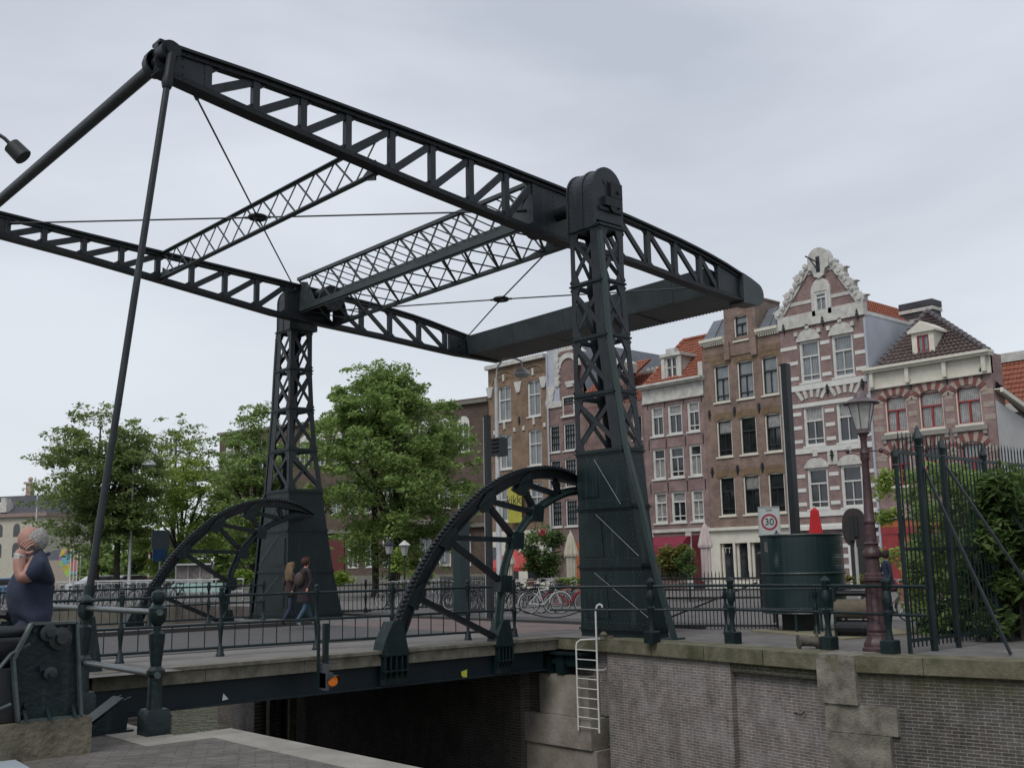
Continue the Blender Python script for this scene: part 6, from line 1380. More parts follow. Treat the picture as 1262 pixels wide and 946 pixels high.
mb = MB(); mb.cyl((p.x, p.y, 0), (p.x, p.y, zc-.3), .04, 8); mb.build('pole', OFFW, os_)
# tall square posts (lock gates)
for (u, vt, D, wpx, lab) in ((967, 450, 26, 12.5, 'tall black square steel post rising behind the urinal'), (600, 513, 33, 9, 'tall black square steel post seen above the nearer rack arc')):
    p = ad(u, vt, D); w = wpx*D/CF/2; P_ = thing('steel_post', (p.x, p.y, 0), lab, 'post'); mb = MB(); mb.box(p.x-w*.75, p.x+w*.75, p.y-w*.75, p.y+w*.75, 0, p.z); mb.build('shaft', BLACK, P_)
    mb = MB(); mb.box(p.x-w*.8, p.x+w*.8, p.y-w*.8, p.y+w*.8, p.z, p.z+.03); mb.build('cap', BLACK, P_)
    mb = MB(); mb.box(p.x-w*.78, p.x-w*.755, p.y+w*.5, p.y+w*.74, 0, p.z-.02); mb.build('edge_angle', GALV, P_)
p = ad(568, 640, 36); mb = MB(); mb.box(p.x-.2, p.x+.2, p.y-.2, p.y+.2, 0, ad(583, 630, 36).z); tag(mb.build('control_pillar', IRONG2), 'dark green square pillar behind the struts of the nearer arc', 'pillar')
p = ad(941, 700, 35); mb = MB(); mb.lathe([(.2, 0), (.2, .1), (.16, .14), (.16, ad(941, 690, 35).z), (.2, ad(941, 688, 35).z), (.2, ad(941, 682, 35).z), (.1, ad(941, 679, 35).z)], (p.x, p.y, 0), 14); tag(mb.build('bollard_pillar', BLACK, smooth=True), 'round dark pillar below the 30 sign', 'pillar')

# second railing and spiked fence beyond the tower
railing('street_railing', [(1.6, -1.5, 0), (2.2, -3.3, 0), (2.85, -5.2, 0), (3.2, -6.4, 0)], (.98, .55), 1.02, 'second thinner railing farther back behind the quay railing', 'railing', r=.02)
sf = thing('spiked_fence', (3.6, -1.8, 0), 'low spiked iron fence between the near tower and the urinal', 'fence')
mb = MB(); a, b = Vector((2.45, -.9, 0)), Vector((3.9, -3.5, 0))
k = 34
for i in range(k+1): p = a.lerp(b, i/k); mb.bar(p+Vector((0, 0, .02)), p+Vector((0, 0, 1.32)), .016, .016, (1, 0, 0)); mb.lathe([(.014, 0), (.002, .07)], p+Vector((0, 0, 1.32)), 4)
mb.build('bars', BLACK, sf)
for z_ in (.1, .75, 1.2): mb = MB(); mb.bar(a+Vector((0, 0, z_)), b+Vector((0, 0, z_)), .02, .05); mb.build('rail', BLACK, sf)
mb = MB(); mb.bar(a+Vector((.1, 0, .15)), b+Vector((-.3, .3, 1.1)), .04, .04); mb.build('diagonal_brace', BLACK, sf)
sf2 = thing('spiked_fence', (6.5, 10.2, 0), 'spiked iron fence seen through the nearer rack arc', 'fence')
mb = MB(); a, b = Vector((6.2, 8.9, 0)), Vector((8.2, 14.8, 0)); k = 42
for i in range(k+1): p = a.lerp(b, i/k); mb.bar(p+Vector((0, 0, .02)), p+Vector((0, 0, 1.25)), .02, .02, (1, 0, 0))
mb.build('bars', BLACK, sf2)
for z_ in (.1, 1.15): mb = MB(); mb.bar(a+Vector((0, 0, z_)), b+Vector((0, 0, z_)), .03, .05); mb.build('rail', BLACK, sf2)
mb = MB(); mb.bar(a+Vector((.0, .3, .15)), a.lerp(b, .7)+Vector((0, 0, 1.4)), .05, .05); mb.build('diagonal_brace', BLACK, sf2)
# fence in front of the far terrace
sf3 = thing('spiked_fence', (4.5, 14.5, 0), 'long iron fence behind the farther tower, in front of the parked bicycles', 'fence')
mb = MB(); a, b = Vector((.2, 14.9, 0)), Vector((9.5, 15.0, 0)); k = 50
for i in range(k+1): p = a.lerp(b, i/k); mb.bar(p+Vector((0, 0, .02)), p+Vector((0, 0, 1.1)), .02, .02, (1, 0, 0))
mb.build('bars', BLACK, sf3)
for z_ in (.1, 1.0): mb = MB(); mb.bar(a+Vector((0, 0, z_)), b+Vector((0, 0, z_)), .03, .05); mb.build('rail', BLACK, sf3)
for i in range(5): p = a.lerp(b, i/4); mb = MB(); post(mb, p.x, p.y, 0, 1.2); mb.build('post', IRON, sf3)
# chain
mb = MB(); a, b = Vector((-1.0, .3, .85)), Vector((1.2, -.2, .85)); a = az(640, 785)+Vector((0, 0, .62)); b = Vector((.9, -.6, .75))
mb.tube([a.lerp(b, t_)-Vector((0, 0, .28*math.sin(PI*t_))) for t_ in np.linspace(0, 1, 17)], .014, 5); tag(mb.build('chain', BLACK), 'sagging iron chain between the last bridge post and the near tower', 'chain')

# spool bollards
def spool(x, y, label, rot=0):
    t = thing('bollard', (x, y, 0), label, 'bollard'); c = Vector((x, y, .13)); d = Vector((CR.x, CR.y, 0)).normalized(); d = Matrix.Rotation(rot, 3, 'Z') @ d
    mb = MB(); mb.tube([c-d*.19, c-d*.16, c-d*.155, c-d*.1, c+d*.1, c+d*.15, c+d*.155, c+d*.18], [.13, .135, .1, .075, .085, .11, .14, .135], 16); mb.build('drum', mat('rusty_iron', (.035, .03, .024), .7, vs=12, col2=(.09, .08, .06)), t, smooth=True); return t
spool(-.42, -7.12, 'rusty spool-shaped mooring bollard lying on the coping beside the lamp post')
p = az(748, 786); mb = MB(); mb.lathe([(.07, 0), (.06, .05), (.09, .08), (.05, .13), (.01, .15)], (p.x-.1, p.y, 0), 8); mb.box(p.x-.2, p.x+.1, p.y-.1, p.y-.02, 0, .05); tag(mb.build('mooring_cleat', CONC), 'small worn cleat on the coping beside the white ladder top', 'cleat')
# winch behind the right railing
wn = thing('winch', (2.0, -6.2, 0), 'dark green winch with cream drum behind the maroon lamp post', 'winch'); c0 = ad(1030, 745, 22.5); c1 = ad(1066, 745, 22.2); d = (c1-c0); d.z = 0; L_ = d.length; d.normalize()
for s_ in (0, L_+.25):
    mb = MB(); q = c0+d*s_; mb.bar((q.x, q.y, 0), (q.x, q.y, 1.05), .06, .26, (d.y, -d.x, 0)); mb.build('side_plate', IRON, wn)
q = c0; e_ = c0+d*(L_+.25); 
mb = MB(); mb.cyl((q.x, q.y, .58), (e_.x, e_.y, .58), .2, 16); mb.build('drum', mat('cream_rope', (.10, .085, .06), .9, var=.2, vs=10), wn, smooth=True)
mb = MB(); mb.cyl((q.x, q.y, .9), (e_.x, e_.y, .9), .06, 10); mb.cut().cyl((q.x, q.y, .2), (e_.x, e_.y, .2), .16, 14); mb.cut().tube([(q.x, q.y, 1.03), (e_.x, e_.y, 1.03)], .03, 6); mb.build_each('shaft', IRON2, wn)

# white ladder
ld = thing('quay_ladder', (-.8, -2.4, 0), 'white steel ladder with one hooked handrail on the quay wall', 'ladder')
pA = az(712, 800); LX = -.86
yl, yr = ax(711.5, 850, LX).y, ax(737, 850, LX).y
mb = MB(); mb.tube([(LX, yl, -1.9), (LX, yl, -.18), (LX+.02, yl, -.08), (LX+.08, yl-.05, -.02), (LX+.1, yr, .02)], .018, 8); mb.build('stringer', WHITE, ld, smooth=True)
mb = MB(); mb.tube([(LX, yr, -1.9), (LX, yr, .62), (LX+.02, yr-.03, .72), (LX+.05, yr-.08, .75), (LX+.08, yr-.12, .72), (LX+.08, yr-.12, .68)], .02, 8); mb.build('handrail', WHITE, ld, smooth=True)
for i in range(9): z_ = -.22-i*.2; mb = MB(); mb.cyl((LX, yl, z_), (LX, yr, z_), .012, 6); mb.build('rung', WHITE, ld)
mb = MB(); mb.tube([(LX, yr, -.62), (LX+.0, yr-.22, -.6), (LX, yr-.26, -.56)], .01, 5); mb.build('wall_bracket', WHITE, ld)

# orange flashing signal hanging in front of the girder
p = ay(402, 838, -1.25); fs = thing('warning_signal', (p.x, p.y, 0), 'amber warning light in a grey hood on a post before the bridge girder', 'warning light')
mb = MB(); top = h_ = 1.12
mb.bar((p.x-.02, p.y, p.z-.1), (p.x-.02, p.y, .62), .085, .085, (1, 0, 0)); mb.cut().bar((p.x-.17, p.y, p.z-.08), (p.x-.17, p.y, .62), .045, .045, (1, 0, 0)); mb.build_each('post', IRON, fs)
mb = MB(); mb.box(p.x-.1, p.x+.06, p.y-.14, p.y+.06, p.z-.12, p.z+.14); mb.box(p.x-.1, p.x-.04, p.y-.16, p.y+.06, p.z-.16, p.z+.3); mb.bar((p.x-.1, p.y, p.z+.3), (p.x+.2, p.y, p.z+.3), .04, .03); mb.build('housing', mat('grey_housing', (.06, .065, .075), .5), fs)
fdc = (Vector((CP.x, CP.y, p.z))-p).normalized(); fdc = (fdc+Vector((.45, -.1, 0))).normalized(); c = p+Vector((.03, -.15, 0))
mb = MB(); mb.tube([c, c+fdc*.05, c+fdc*.08, c+fdc*.095], [.092, .09, .055, .005], 16); mb.build('amber_lens', mat('amber', (.55, .14, .01), .3, emit=.25, var=.05), fs, smooth=True)
mb = MB(); s1 = fdc.cross(upv).normalized()
vs = []
for i in range(13): t_ = PI*i/12; dv = s1*math.cos(t_)+upv*math.sin(t_); vs += [c+dv*.11, c+dv*.11+fdc*(.05+.2*math.sin(t_))]
mb.add(vs, [(2*i, 2*i+2, 2*i+3, 2*i+1) for i in range(12)]); mb.build('hood', BLACK, fs)

# near-left winch block with seated man
cb = thing('winch_plinth', (-15.1, -10.8, BZ), 'mossy concrete plinth at the bottom left corner carrying the iron winch', 'plinth')
def P2(s_, o_, z): q = Vector((-14.86, -10.93, 0))+Vector((-.995, -.03, 0))*s_+Vector((0, 1, 0))*o_; return (q.x, q.y, z)
mb = MB(); mb.box(-15.9, -14.88, -10.95, -10.2, BZ, BZ+.24); ob = mb.build('block', CONC, cb)
wp = thing('hand_winch', (-15.2, -10.8, BZ+.24), 'dark green steel winch with angled side plate on the mossy plinth', 'winch')
zb_ = BZ+.245; yA = -10.88
pv = [ay(20, 888, yA), ay(97, 882, yA), ay(92, 766, yA), ay(37, 768, yA), ay(14, 812, yA)]
mb = MB(); mb.prism([(q.x, max(q.z, zb_)) for q in pv], 'y', yA-.015, yA+.015); pl_ = mb.build('side_plate', IRON, wp)
mb = MB(); pp = [(q.x, max(q.z, zb_)) for q in pv]
for a, b in zip(pp, pp[1:]+pp[:1]): mb.bar((a[0], yA-.03, a[1]), (b[0], yA-.03, b[1]), .06, .018, (0, 0, 1) if abs(a[0]-b[0]) > abs(a[1]-b[1]) else (1, 0, 0))
mb.build('edge_flange', mat('worn_green', (.05, .065, .062), .4, var=.3, vs=10), pl_)
for (u, v, r__) in ((57, 779, .045), (71, 786, .06), (59, 829, .035)):
    q = ay(u, v, yA); mb = MB(); mb.tube([(q.x, yA, q.z), (q.x, yA-.06, q.z), (q.x, yA-.065, q.z), (q.x, yA-.1, q.z)], [r__*1.3, r__*1.3, r__*.7, r__*.6], 12); mb.build('bearing_cap', mat('greasy_iron', (.012, .018, .018), .4, var=.4, vs=20), pl_, smooth=True)
for (u, v) in ((41, 776), (82, 773), (26, 878), (88, 876), (30, 868)): q = ay(u, v, yA); mb = MB(); mb.lathe([(.02, 0), (.02, .02)], (0, 0, 0), 6); mb = MB(); mb.tube([(q.x, yA-.01, q.z), (q.x, yA-.04, q.z)], .018, 6); mb.build('bolt', IRON, pl_)
q = ay(59, 823, yA); mb = MB(); mb.box(q.x-.07, q.x+.07, yA-.06, yA-.015, q.z-.01, q.z+.02); mb.build('lug', IRON, pl_)
for (u0_, v0_, u1_, v1_) in ((28, 870, 29, 885), (57, 872, 58, 884), (88, 866, 94, 880)):
    a = ay(u0_, v0_, yA); b = ay(u1_, v1_, yA); mb = MB(); mb.prism([(a.z, yA-.015), (b.z, yA-.015), (b.z, yA-.09)], 'x', a.x-.01, a.x+.01); mb.v = [(x, y2, z2) for x, z2, y2 in mb.v]; mb.build('rib', IRON, pl_)
mb = MB(); mb.prism([(q.x, max(q.z, zb_)) for q in pv], 'y', yA+.6, yA+.63); mb.build('rear_plate', IRON, wp)
q = ay(10, 790, yA+.25); mb = MB(); mb.box(-15.9, -15.3, yA+.02, yA+.58, zb_, zb_+.34); mb.tube([(-15.9, yA+.1, zb_+.58), (-14.95, yA+.1, zb_+.58)], .04, 12); mb.tube([(-15.9, yA+.3, zb_+.45), (-15.0, yA+.3, zb_+.45)], .14, 16); mb.build('drum_and_shafts', BLACK, wp, smooth=True)
for (pts) in ([(-15.9, yA-.02, zb_+.18), (-15.55, yA-.03, zb_+.28), (-15.42, yA-.03, zb_+.44), (-15.3, yA-.02, zb_+.5)], [(-15.9, yA-.02, zb_+.1), (-15.6, yA-.02, zb_+.05), (-15.4, yA-.02, zb_+.12)]): mb = MB(); mb.tube(pts, .014, 6); mb.build('cable', mat('worn_green', (.05, .065, .062)), wp)
# pale slab/box corner at the bottom-left
q0, q1 = az(0, 929, BZ+.0), az(34, 948, BZ+.0); mb = MB(); mb.prism([(q0.x, q0.y), (q1.x, q1.y), (q1.x-.2, q1.y-1.4), (q0.x-1.6, q0.y-.9), (q0.x-.5, q0.y+.18)], 'z', BZ, BZ+.02); tag(mb.build('cover_plate', mat('pale_blue_metal', (.33, .38, .42), .4, var=.05)), 'pale blue-grey metal cover plate at the very bottom left corner', 'cover plate')

# ================================================================== PEOPLE
def human(name, label, joints, edges, mats, regions, root, cat='person', group=None, loc=None, sub=2):
    """joints: {n: (pos, rx, ry)}; one skinned surface; regions: fn(point)->material index"""
    ks = list(joints); me = bpy.data.meshes.new('b'); me.from_pydata([tuple(joints[k][0]) for k in ks], [(ks.index(a), ks.index(b)) for a, b in edges], [])
    o = bpy.data.objects.new('b', me); COL.objects.link(o); sm = o.modifiers.new('s', 'SKIN'); sm.use_smooth_shade = True; sm.branch_smoothing = .3
    for k, v in zip(ks, me.skin_vertices[0].data): v.radius = joints[k][1:3]; v.use_root = (k == root)
    ss = o.modifiers.new('u', 'SUBSURF'); ss.levels = sub; ss.render_levels = sub
    dg = bpy.context.evaluated_depsgraph_get(); m2 = bpy.data.meshes.new_from_object(o.evaluated_get(dg)); bpy.data.objects.remove(o)
    m2.materials.clear(); [m2.materials.append(m) for m in mats]
    for f in m2.polygons: f.material_index = regions(f.center); f.use_smooth = True
    off = Vector(loc); m2.transform(Matrix.Translation(-off)); b = bpy.data.objects.new(name, m2); COL.objects.link(b); b.location = off
    tag(b, label, cat, group); return b
def segd(p, a, b):
    a = Vector(a); b = Vector(b); t_ = max(0, min(1, (p-a).dot(b-a)/max(1e-9, (b-a).length_squared))); return (p-(a+(b-a)*t_)).length
MD = 7.75
def mp_(u, v, o=0): return ad(u, v, MD+o)
J = {'pel': (mp_(41, 774, 0), .175, .15), 'wai': (mp_(37, 748), .18, .17), 'bel': (mp_(35, 728), .185, .18), 'che': (mp_(46, 709), .165, .165), 'sh': (mp_(53, 696), .105, .115), 'nk': (mp_(46.5, 683), .066, .064),
     'jaw': (mp_(38, 675), .066, .068), 'hd': (mp_(38.5, 665), .096, .085), 'hd2': (mp_(37, 658.5), .078, .07), 'chin': (mp_(31, 676), .04, .035), 'brow': (mp_(30, 664), .03, .035),
     'sl': (mp_(49, 697, -.17), .085, .085), 'el': (mp_(25.5, 713, -.22), .062, .06), 'wl': (mp_(23.5, 686, -.18), .043, .038), 'hl': (mp_(28, 675.5, -.15), .046, .03),
     'sr': (mp_(46, 698, .17), .075, .075), 'er': (mp_(22, 722, .2), .052, .05), 'wr': (mp_(18, 745, .12), .035, .03), 'hr': (mp_(10, 750, .1), .035, .025),
     'hl_': (mp_(38, 778, -.09), .11, .11), 'kl': (mp_(4, 792, -.12), .08, .08), 'al': (mp_(8, 842, -.12), .05, .05), 'tl': (mp_(-4, 850, -.12), .045, .04),
     'hr_': (mp_(38, 778, .09), .11, .11), 'kr': (mp_(0, 790, .14), .08, .08), 'ar': (mp_(2, 840, .14), .05, .05), 'tr': (mp_(-10, 848, .14), .045, .04)}
E_ = [('pel', 'wai'), ('wai', 'bel'), ('bel', 'che'), ('che', 'sh'), ('sh', 'nk'), ('nk', 'jaw'), ('jaw', 'hd'), ('hd', 'hd2'), ('jaw', 'chin'), ('hd', 'brow'), ('sh', 'sl'), ('sl', 'el'), ('el', 'wl'), ('wl', 'hl'), ('sh', 'sr'), ('sr', 'er'), ('er', 'wr'), ('wr', 'hr'),
      ('pel', 'hl_'), ('hl_', 'kl'), ('kl', 'al'), ('al', 'tl'), ('pel', 'hr_'), ('hr_', 'kr'), ('kr', 'ar'), ('ar', 'tr')]
slv = Vector(J['sl'][0]).lerp(Vector(J['el'][0]), .66)
def reg(p):
    if p.z < J['pel'][0].z+.045 and segd(p, J['pel'][0], J['wai'][0]) > .0:
        if p.z < J['pel'][0].z+.03: return 2
    dh = min(segd(p, J['nk'][0], J['hd2'][0])-.02, segd(p, J['jaw'][0], J['chin'][0]))
    ds = min(segd(p, J['wai'][0], J['sh'][0])-.08, segd(p, J['sh'][0], J['sl'][0]), segd(p, J['sl'][0], slv), segd(p, J['sr'][0], J['sr'][0].lerp(J['er'][0], .6)))
    da = min(segd(p, slv, J['wl'][0]), segd(p, J['wl'][0], J['hl'][0]), segd(p, J['sr'][0].lerp(J['er'][0], .65), J['hr'][0])-.02)
    m_ = min(dh, ds, da); return 0 if m_ in (dh, da) else 1
mloc = Vector((J['al'][0].x, J['al'][0].y, BZ))
man = human('person', 'grey-haired man in navy short-sleeved shirt holding a hand to his ear at left edge', J, E_, [SKINR, NAVY, JEAN], reg, 'pel', loc=mloc, sub=4)
# face, ear, hair, hand, watch
mb = MB(); n0 = mp_(25, 668); mb.sph(n0, .022, 8, 6, (1, 1, 1.1)); mb.sph(mp_(41, 669, -.085), .03, 8, 6, (.6, .5, 1.1)); mb.sph(mp_(27.5, 674.5), .018, 8, 6); mb.build_each('face_features', SKINR, man, smooth=True)
mb = MB(); mb.sph(mp_(28.5, 664.5, -.045), .010, 6, 5); mb.build('eye', BLACK, man)
mb = MB(); hc = Vector(J['hd'][0]); rr_ = random.Random(4)
mb.sph(hc+CR*.022+Vector((0, 0, .0)), .1, 30, 22, (.95, .98, .97))
kd = (CR*.8-upv*.5)
mb.f = [f for f in mb.f if (sum((Vector(mb.v[i]) for i in f), Vector())/len(f)-hc-CR*.02).normalized().dot(kd) > -.12]; mb.m = [0]*len(mb.f)
mb.v = [tuple(Vector(v)+Vector((rr_.uniform(-1, 1), rr_.uniform(-1, 1), rr_.uniform(-1, 1)))*.003) for v in mb.v]
mb.mi = 0; mb.tube([mp_(39, 664, -.088), mp_(38.5, 669, -.09), mp_(38, 673, -.085)], [.012, .014, .008], 6)
mb.build('hair', GHAIR, man, smooth=True)
mb = MB(); mb.sph(hc-CR*.006+upv*.004, .093, 20, 14, (.93, .93, .98)); mb.build('scalp', SKINR, man, smooth=True)
def finger(mb, pts, r0): mb.tube(pts, [r0, r0*.98, r0*.9, r0*.7][:len(pts)], 7)
mb = MB(); hp = Vector(J['hl'][0]); cu = (CR*.6+upv*.8).normalized(); cs_ = (CR*.8-upv*.6).normalized()
for i in range(4):
    b0 = hp+cu*.012+(-cs_)*(.026-i*.017)+CFW*-.006; ln = (.026, .031, .029, .023)[i]
    finger(mb.cut(), [b0, b0+cu*ln+CFW*.004, b0+cu*ln*1.7+cs_*.006+CFW*.014, b0+cu*ln*2.2+cs_*.014+CFW*.028], .0088)
b0 = hp-cu*.015+cs_*.03; finger(mb.cut(), [b0-cs_*.01, b0+cs_*.018+cu*.012, b0+cs_*.035+cu*.03, b0+cs_*.04+cu*.045], .0105)
mb.build_each('finger', SKINR, man, smooth=True)
mb = MB(); wv = (Vector(J['hl'][0])-Vector(J['wl'][0])).normalized(); w0 = Vector(J['wl'][0]).lerp(Vector(J['hl'][0]), .12); x1 = wv.orthogonal().normalized(); y1 = wv.cross(x1)
mb.tube([w0+(x1*math.cos(t_)*.037+y1*math.sin(t_)*.033) for t_ in np.linspace(0, 2*PI, 15)[:-1]], .008, 6, close=True); wt = mb.build('watch', GALV, man)
mb = MB(); mb.tube([w0-CFW*.036, w0-CFW*.046], .021, 12); mb.build('dial', WHITE, wt)
mb = MB(); c = J['nk'][0]+CR*.01-upv*.02; mb.tube([c+(CR*math.cos(t_)*.066+CFW*math.sin(t_)*.064+upv*(.026*math.cos(t_))) for t_ in np.linspace(0, 2*PI, 17)[:-1]], .013, 6, close=True); mb.build('collar', NAVY, man, smooth=True)
# rail he leans on
mb = MB(); mb.tube([mp_(-30, 756, -.1), mp_(6, 757, -.05), mp_(40, 772, .1)], .03, 8); 
q = mp_(40, 772, .1); mb.cyl((q.x, q.y, BZ), q, .03, 8); tag(mb.build('leaning_rail', BLACK, smooth=True), 'low black rail the seated man leans on', 'rail')

def walker(x, y, head, h, label, mats, hairm, long_hair=False, coat=.78, step=.3, bag=False, fwd=Vector((1, 0, 0)), z0=.1, arms=1):
    s_ = h/1.75; f = fwd.normalized(); l = Vector((-f.y, f.x, 0)); B = Vector((x, y, z0))
    P_ = lambda a, b, z: B+f*a*s_+l*b*s_+upv*z*s_
    J = {'pel': (P_(0, 0, .92), .155*s_, .13*s_), 'wai': (P_(0, 0, 1.1), .14*s_, .11*s_), 'che': (P_(.01, 0, 1.3), .16*s_, .115*s_), 'sh': (P_(0, 0, 1.44), .11*s_, .09*s_), 'nk': (P_(.01, 0, 1.51), .05*s_, .05*s_), 'jaw': (P_(.04, 0, 1.575), .06*s_, .055*s_), 'hd': (P_(.035, 0, 1.65), .085*s_, .08*s_), 'tp': (P_(.02, 0, 1.70), .06*s_, .06*s_),
         'sl': (P_(0, .17, 1.42), .06*s_, .06*s_), 'el': (P_(-.08, .23, 1.16), .045*s_, .045*s_), 'wl': (P_(.08, .22, .95), .035*s_, .03*s_), 'hl': (P_(.12, .21, .87), .035*s_, .022*s_),
         'sr': (P_(0, -.17, 1.42), .06*s_, .06*s_), 'er': (P_(.03, -.23, 1.15), .045*s_, .045*s_), 'wr': (P_(-.08, -.23, .93), .035*s_, .03*s_), 'hr': (P_(-.09, -.22, .85), .035*s_, .022*s_),
         'a': (P_(.03, .09, .85), .09*s_, .09*s_), 'b': (P_(step*.45, .09, .48), .06*s_, .06*s_), 'c': (P_(step, .09, .09), .042*s_, .042*s_), 'd': (P_(step+.14, .09, .06), .035*s_, .03*s_),
         'a2': (P_(-.03, -.09, .85), .09*s_, .09*s_), 'b2': (P_(-.05, -.09, .48), .06*s_, .06*s_), 'c2': (P_(-step, -.09, .14), .042*s_, .042*s_), 'd2': (P_(-step+.12, -.09, .05), .035*s_, .03*s_)}
    E2 = [('pel', 'wai'), ('wai', 'che'), ('che', 'sh'), ('sh', 'nk'), ('nk', 'jaw'), ('jaw', 'hd'), ('hd', 'tp'), ('sh', 'sl'), ('sl', 'el'), ('el', 'wl'), ('wl', 'hl'), ('sh', 'sr'), ('sr', 'er'), ('er', 'wr'), ('wr', 'hr'), ('pel', 'a'), ('a', 'b'), ('b', 'c'), ('c', 'd'), ('pel', 'a2'), ('a2', 'b2'), ('b2', 'c2'), ('c2', 'd2')]
    def rg(p):
        z = (p.z-z0)/s_
        if z > 1.50: return 0
        if min(segd(p, J['wl'][0], J['hl'][0]), segd(p, J['wr'][0], J['hr'][0])) < .05*s_: return 0
        if z > .80: return 1
        return 2 if z > .11 else 3
    b = human('person', label, J, E2, mats, rg, 'pel', loc=B)
    mb = MB(); mb.lathe([(.20*s_, coat*s_), (.21*s_, (coat+.05)*s_), (.165*s_, 1.0*s_), (.15*s_, 1.12*s_)], B, 14); mb.build('coat_skirt', mats[1], b, smooth=True)
    mb = MB(); hc = P_(.015, 0, 1.665); g = random.Random(3)
    mb.sph(hc+f*-.02*s_, .108*s_, 12, 8, (1, 1, .98))
    for i in range(60):
        v = Vector((g.gauss(0, 1), g.gauss(0, 1), g.gauss(0, 1))).normalized()
        if v.dot(f) > .35 and v.z < .5: continue
        mb.sph(hc+v*.1*s_, g.uniform(.02, .035)*s_, 5, 4)
    if long_hair:
        for i in range(50): a = g.uniform(-1.3, 1.3)+math.atan2(-f.y, -f.x); q = hc+Vector((math.cos(a), math.sin(a), 0))*.1*s_; mb.tube([q, q+Vector((math.cos(a)*.05, math.sin(a)*.05, -.18)), q+Vector((math.cos(a)*.04, math.sin(a)*.04, -g.uniform(.28, .42)))], [.028, .026, .01], 5)
    mb.build('hair', hairm, b, smooth=True)
    mb = MB(); mb.sph(P_(.125, 0, 1.625), .015, 6, 5); mb.build('nose', SKIN, b)
    if bag: mb = MB(); mb.sph((x-.2, y-.03, z0+1.2*s_), .2, 12, 8, (.6, .75, 1.0)); mb.build('backpack', BAGM, b, smooth=True)
    return b
walker(-2.40, 7.1, 0, 1.80, 'red-haired person in a dark plum coat and blue jeans walking over the bridge', [SKIN, COATP, BJEAN, OFFW], GINGER, bag=True, coat=.62)
walker(-2.56, 7.6, 0, 1.68, 'long-haired blonde person in a dark jacket walking on the bridge behind the red-haired one', [SKIN, COATB, JEAN, BLACK], BLOND, long_hair=True, coat=.85)

# ================================================================== BICYCLES
def bike(label, fm, x=0, y=0, rz=0, group=None, name='bicycle'):
    b = thing(name, (0, 0, 0), label, 'bicycle', group)
    for wx in (-.52, .52):
        mb = MB(); mb.tube([(wx+.33*math.cos(t_), 0, .34+.33*math.sin(t_)) for t_ in np.linspace(0, 2*PI, 23)[:-1]], .02, 6, close=True); w = mb.build('wheel', BLACK, b)
        mb = MB(); mb.tube([(wx+.305*math.cos(t_), 0, .34+.305*math.sin(t_)) for t_ in np.linspace(0, 2*PI, 23)[:-1]], .011, 5, close=True)
        for i in range(10): t_ = PI*i/10; mb.bar((wx+.3*math.cos(t_), 0, .34+.3*math.sin(t_)), (wx-.3*math.cos(t_), 0, .34-.3*math.sin(t_)), .003, .003)
        mb.build('rim', GALV, w)
    mb = MB(); 
    for a, c in (((-.52, 0, .34), (-.05, 0, .3)), ((-.05, 0, .3), (-.22, 0, .85)), ((-.52, 0, .34), (-.2, 0, .72)), ((-.05, 0, .3), (.34, 0, .72)), ((-.2, 0, .76), (.32, 0, .84)), ((.3, 0, .95), (.52, 0, .34))): mb.tube([a, c], .017, 6)
    mb.build('frame', fm, b)
    mb = MB(); mb.tube([(.3, 0, .92), (.28, 0, 1.05)], .014, 6); mb.tube([(.1, -.28, 1.02), (.26, -.22, 1.07), (.28, 0, 1.06), (.26, .22, 1.07), (.1, .28, 1.02)], .012, 6); mb.build('handlebar', GALV, b)
    mb = MB(); mb.sph((-.26, 0, .95), .12, 8, 5, (1.1, .7, .35)); mb.tube([(-.22, 0, .82), (-.24, 0, .93)], .014, 6); mb.build('saddle', BLACK, b)
    for wx, s_ in ((-.52, 1), (.52, 1)):
        mb = MB(); mb.tube([(wx+.37*math.cos(t_), 0, .34+.37*math.sin(t_)) for t_ in np.linspace(.2, PI, 9)], .02, 4); mb.build('mudguard', fm, b)
    mb = MB(); mb.box(-.75, -.38, -.07, .07, .73, .745); mb.build('rack', BLACK, b)
    b.location = (x, y, 0); b.rotation_euler.z = rz; return b
BK = [mat('bike_black', (.015, .015, .017), .4), mat('bike_white', (.5, .5, .48), .4), mat('bike_red', (.3, .02, .03), .4), mat('bike_blue', (.04, .12, .17), .4), mat('bike_grey', (.14, .14, .15), .4)]
wb = az(668, 756); bike('white-framed bicycle parked beside the beige closed parasol', BK[1], wb.x+.15, wb.y, R(-45), name='bicycle')
bike('red bicycle parked right behind the white one', BK[2], wb.x+.7, wb.y-.55, R(-50))
bike('dark bicycle parked left of the white one', BK[0], wb.x+.2, wb.y+.9, R(-75))
mb = MB(); q = ad(655, 717, 41.3); bk = thing('bicycle_basket', (q.x, q.y, 0), 'brown wicker basket on the handlebar of the parked bicycle', 'basket'); mb.lathe([(.15, -.12), (.2, .12), (.19, .12), (.14, -.1)], q, 12); mb.build('wicker', mat('wicker', (.13, .06, .035), .8, var=.3, vs=30), bk)
protos = [bike('dark bicycle parked in the long row behind the bridge railing', BK[0], group='bicycles parked across the basin'), bike('pale bicycle parked in the long row behind the bridge railing', BK[4], group='bicycles parked across the basin'), bike('blue bicycle parked in the long row behind the bridge railing', BK[3], group='bicycles parked across the basin')]
first = [True]*3; g = random.Random(11)
pos = []
for i in range(40): pos.append((-15.5+i*.55+g.uniform(-.12, .12), 33.0+g.uniform(-.3, .5)))
for i in range(30): pos.append((-12.5+i*.62+g.uniform(-.1, .1), 35.2+g.uniform(-.3, .5)))
for i in range(16): pos.append((7.3+i*.55+g.uniform(-.1, .1), 17.2+i*.1+g.uniform(-.4, .6)))
for i in range(12): pos.append((7.6+i*.5+g.uniform(-.1, .1), 12.6+g.uniform(-.4, .4)))
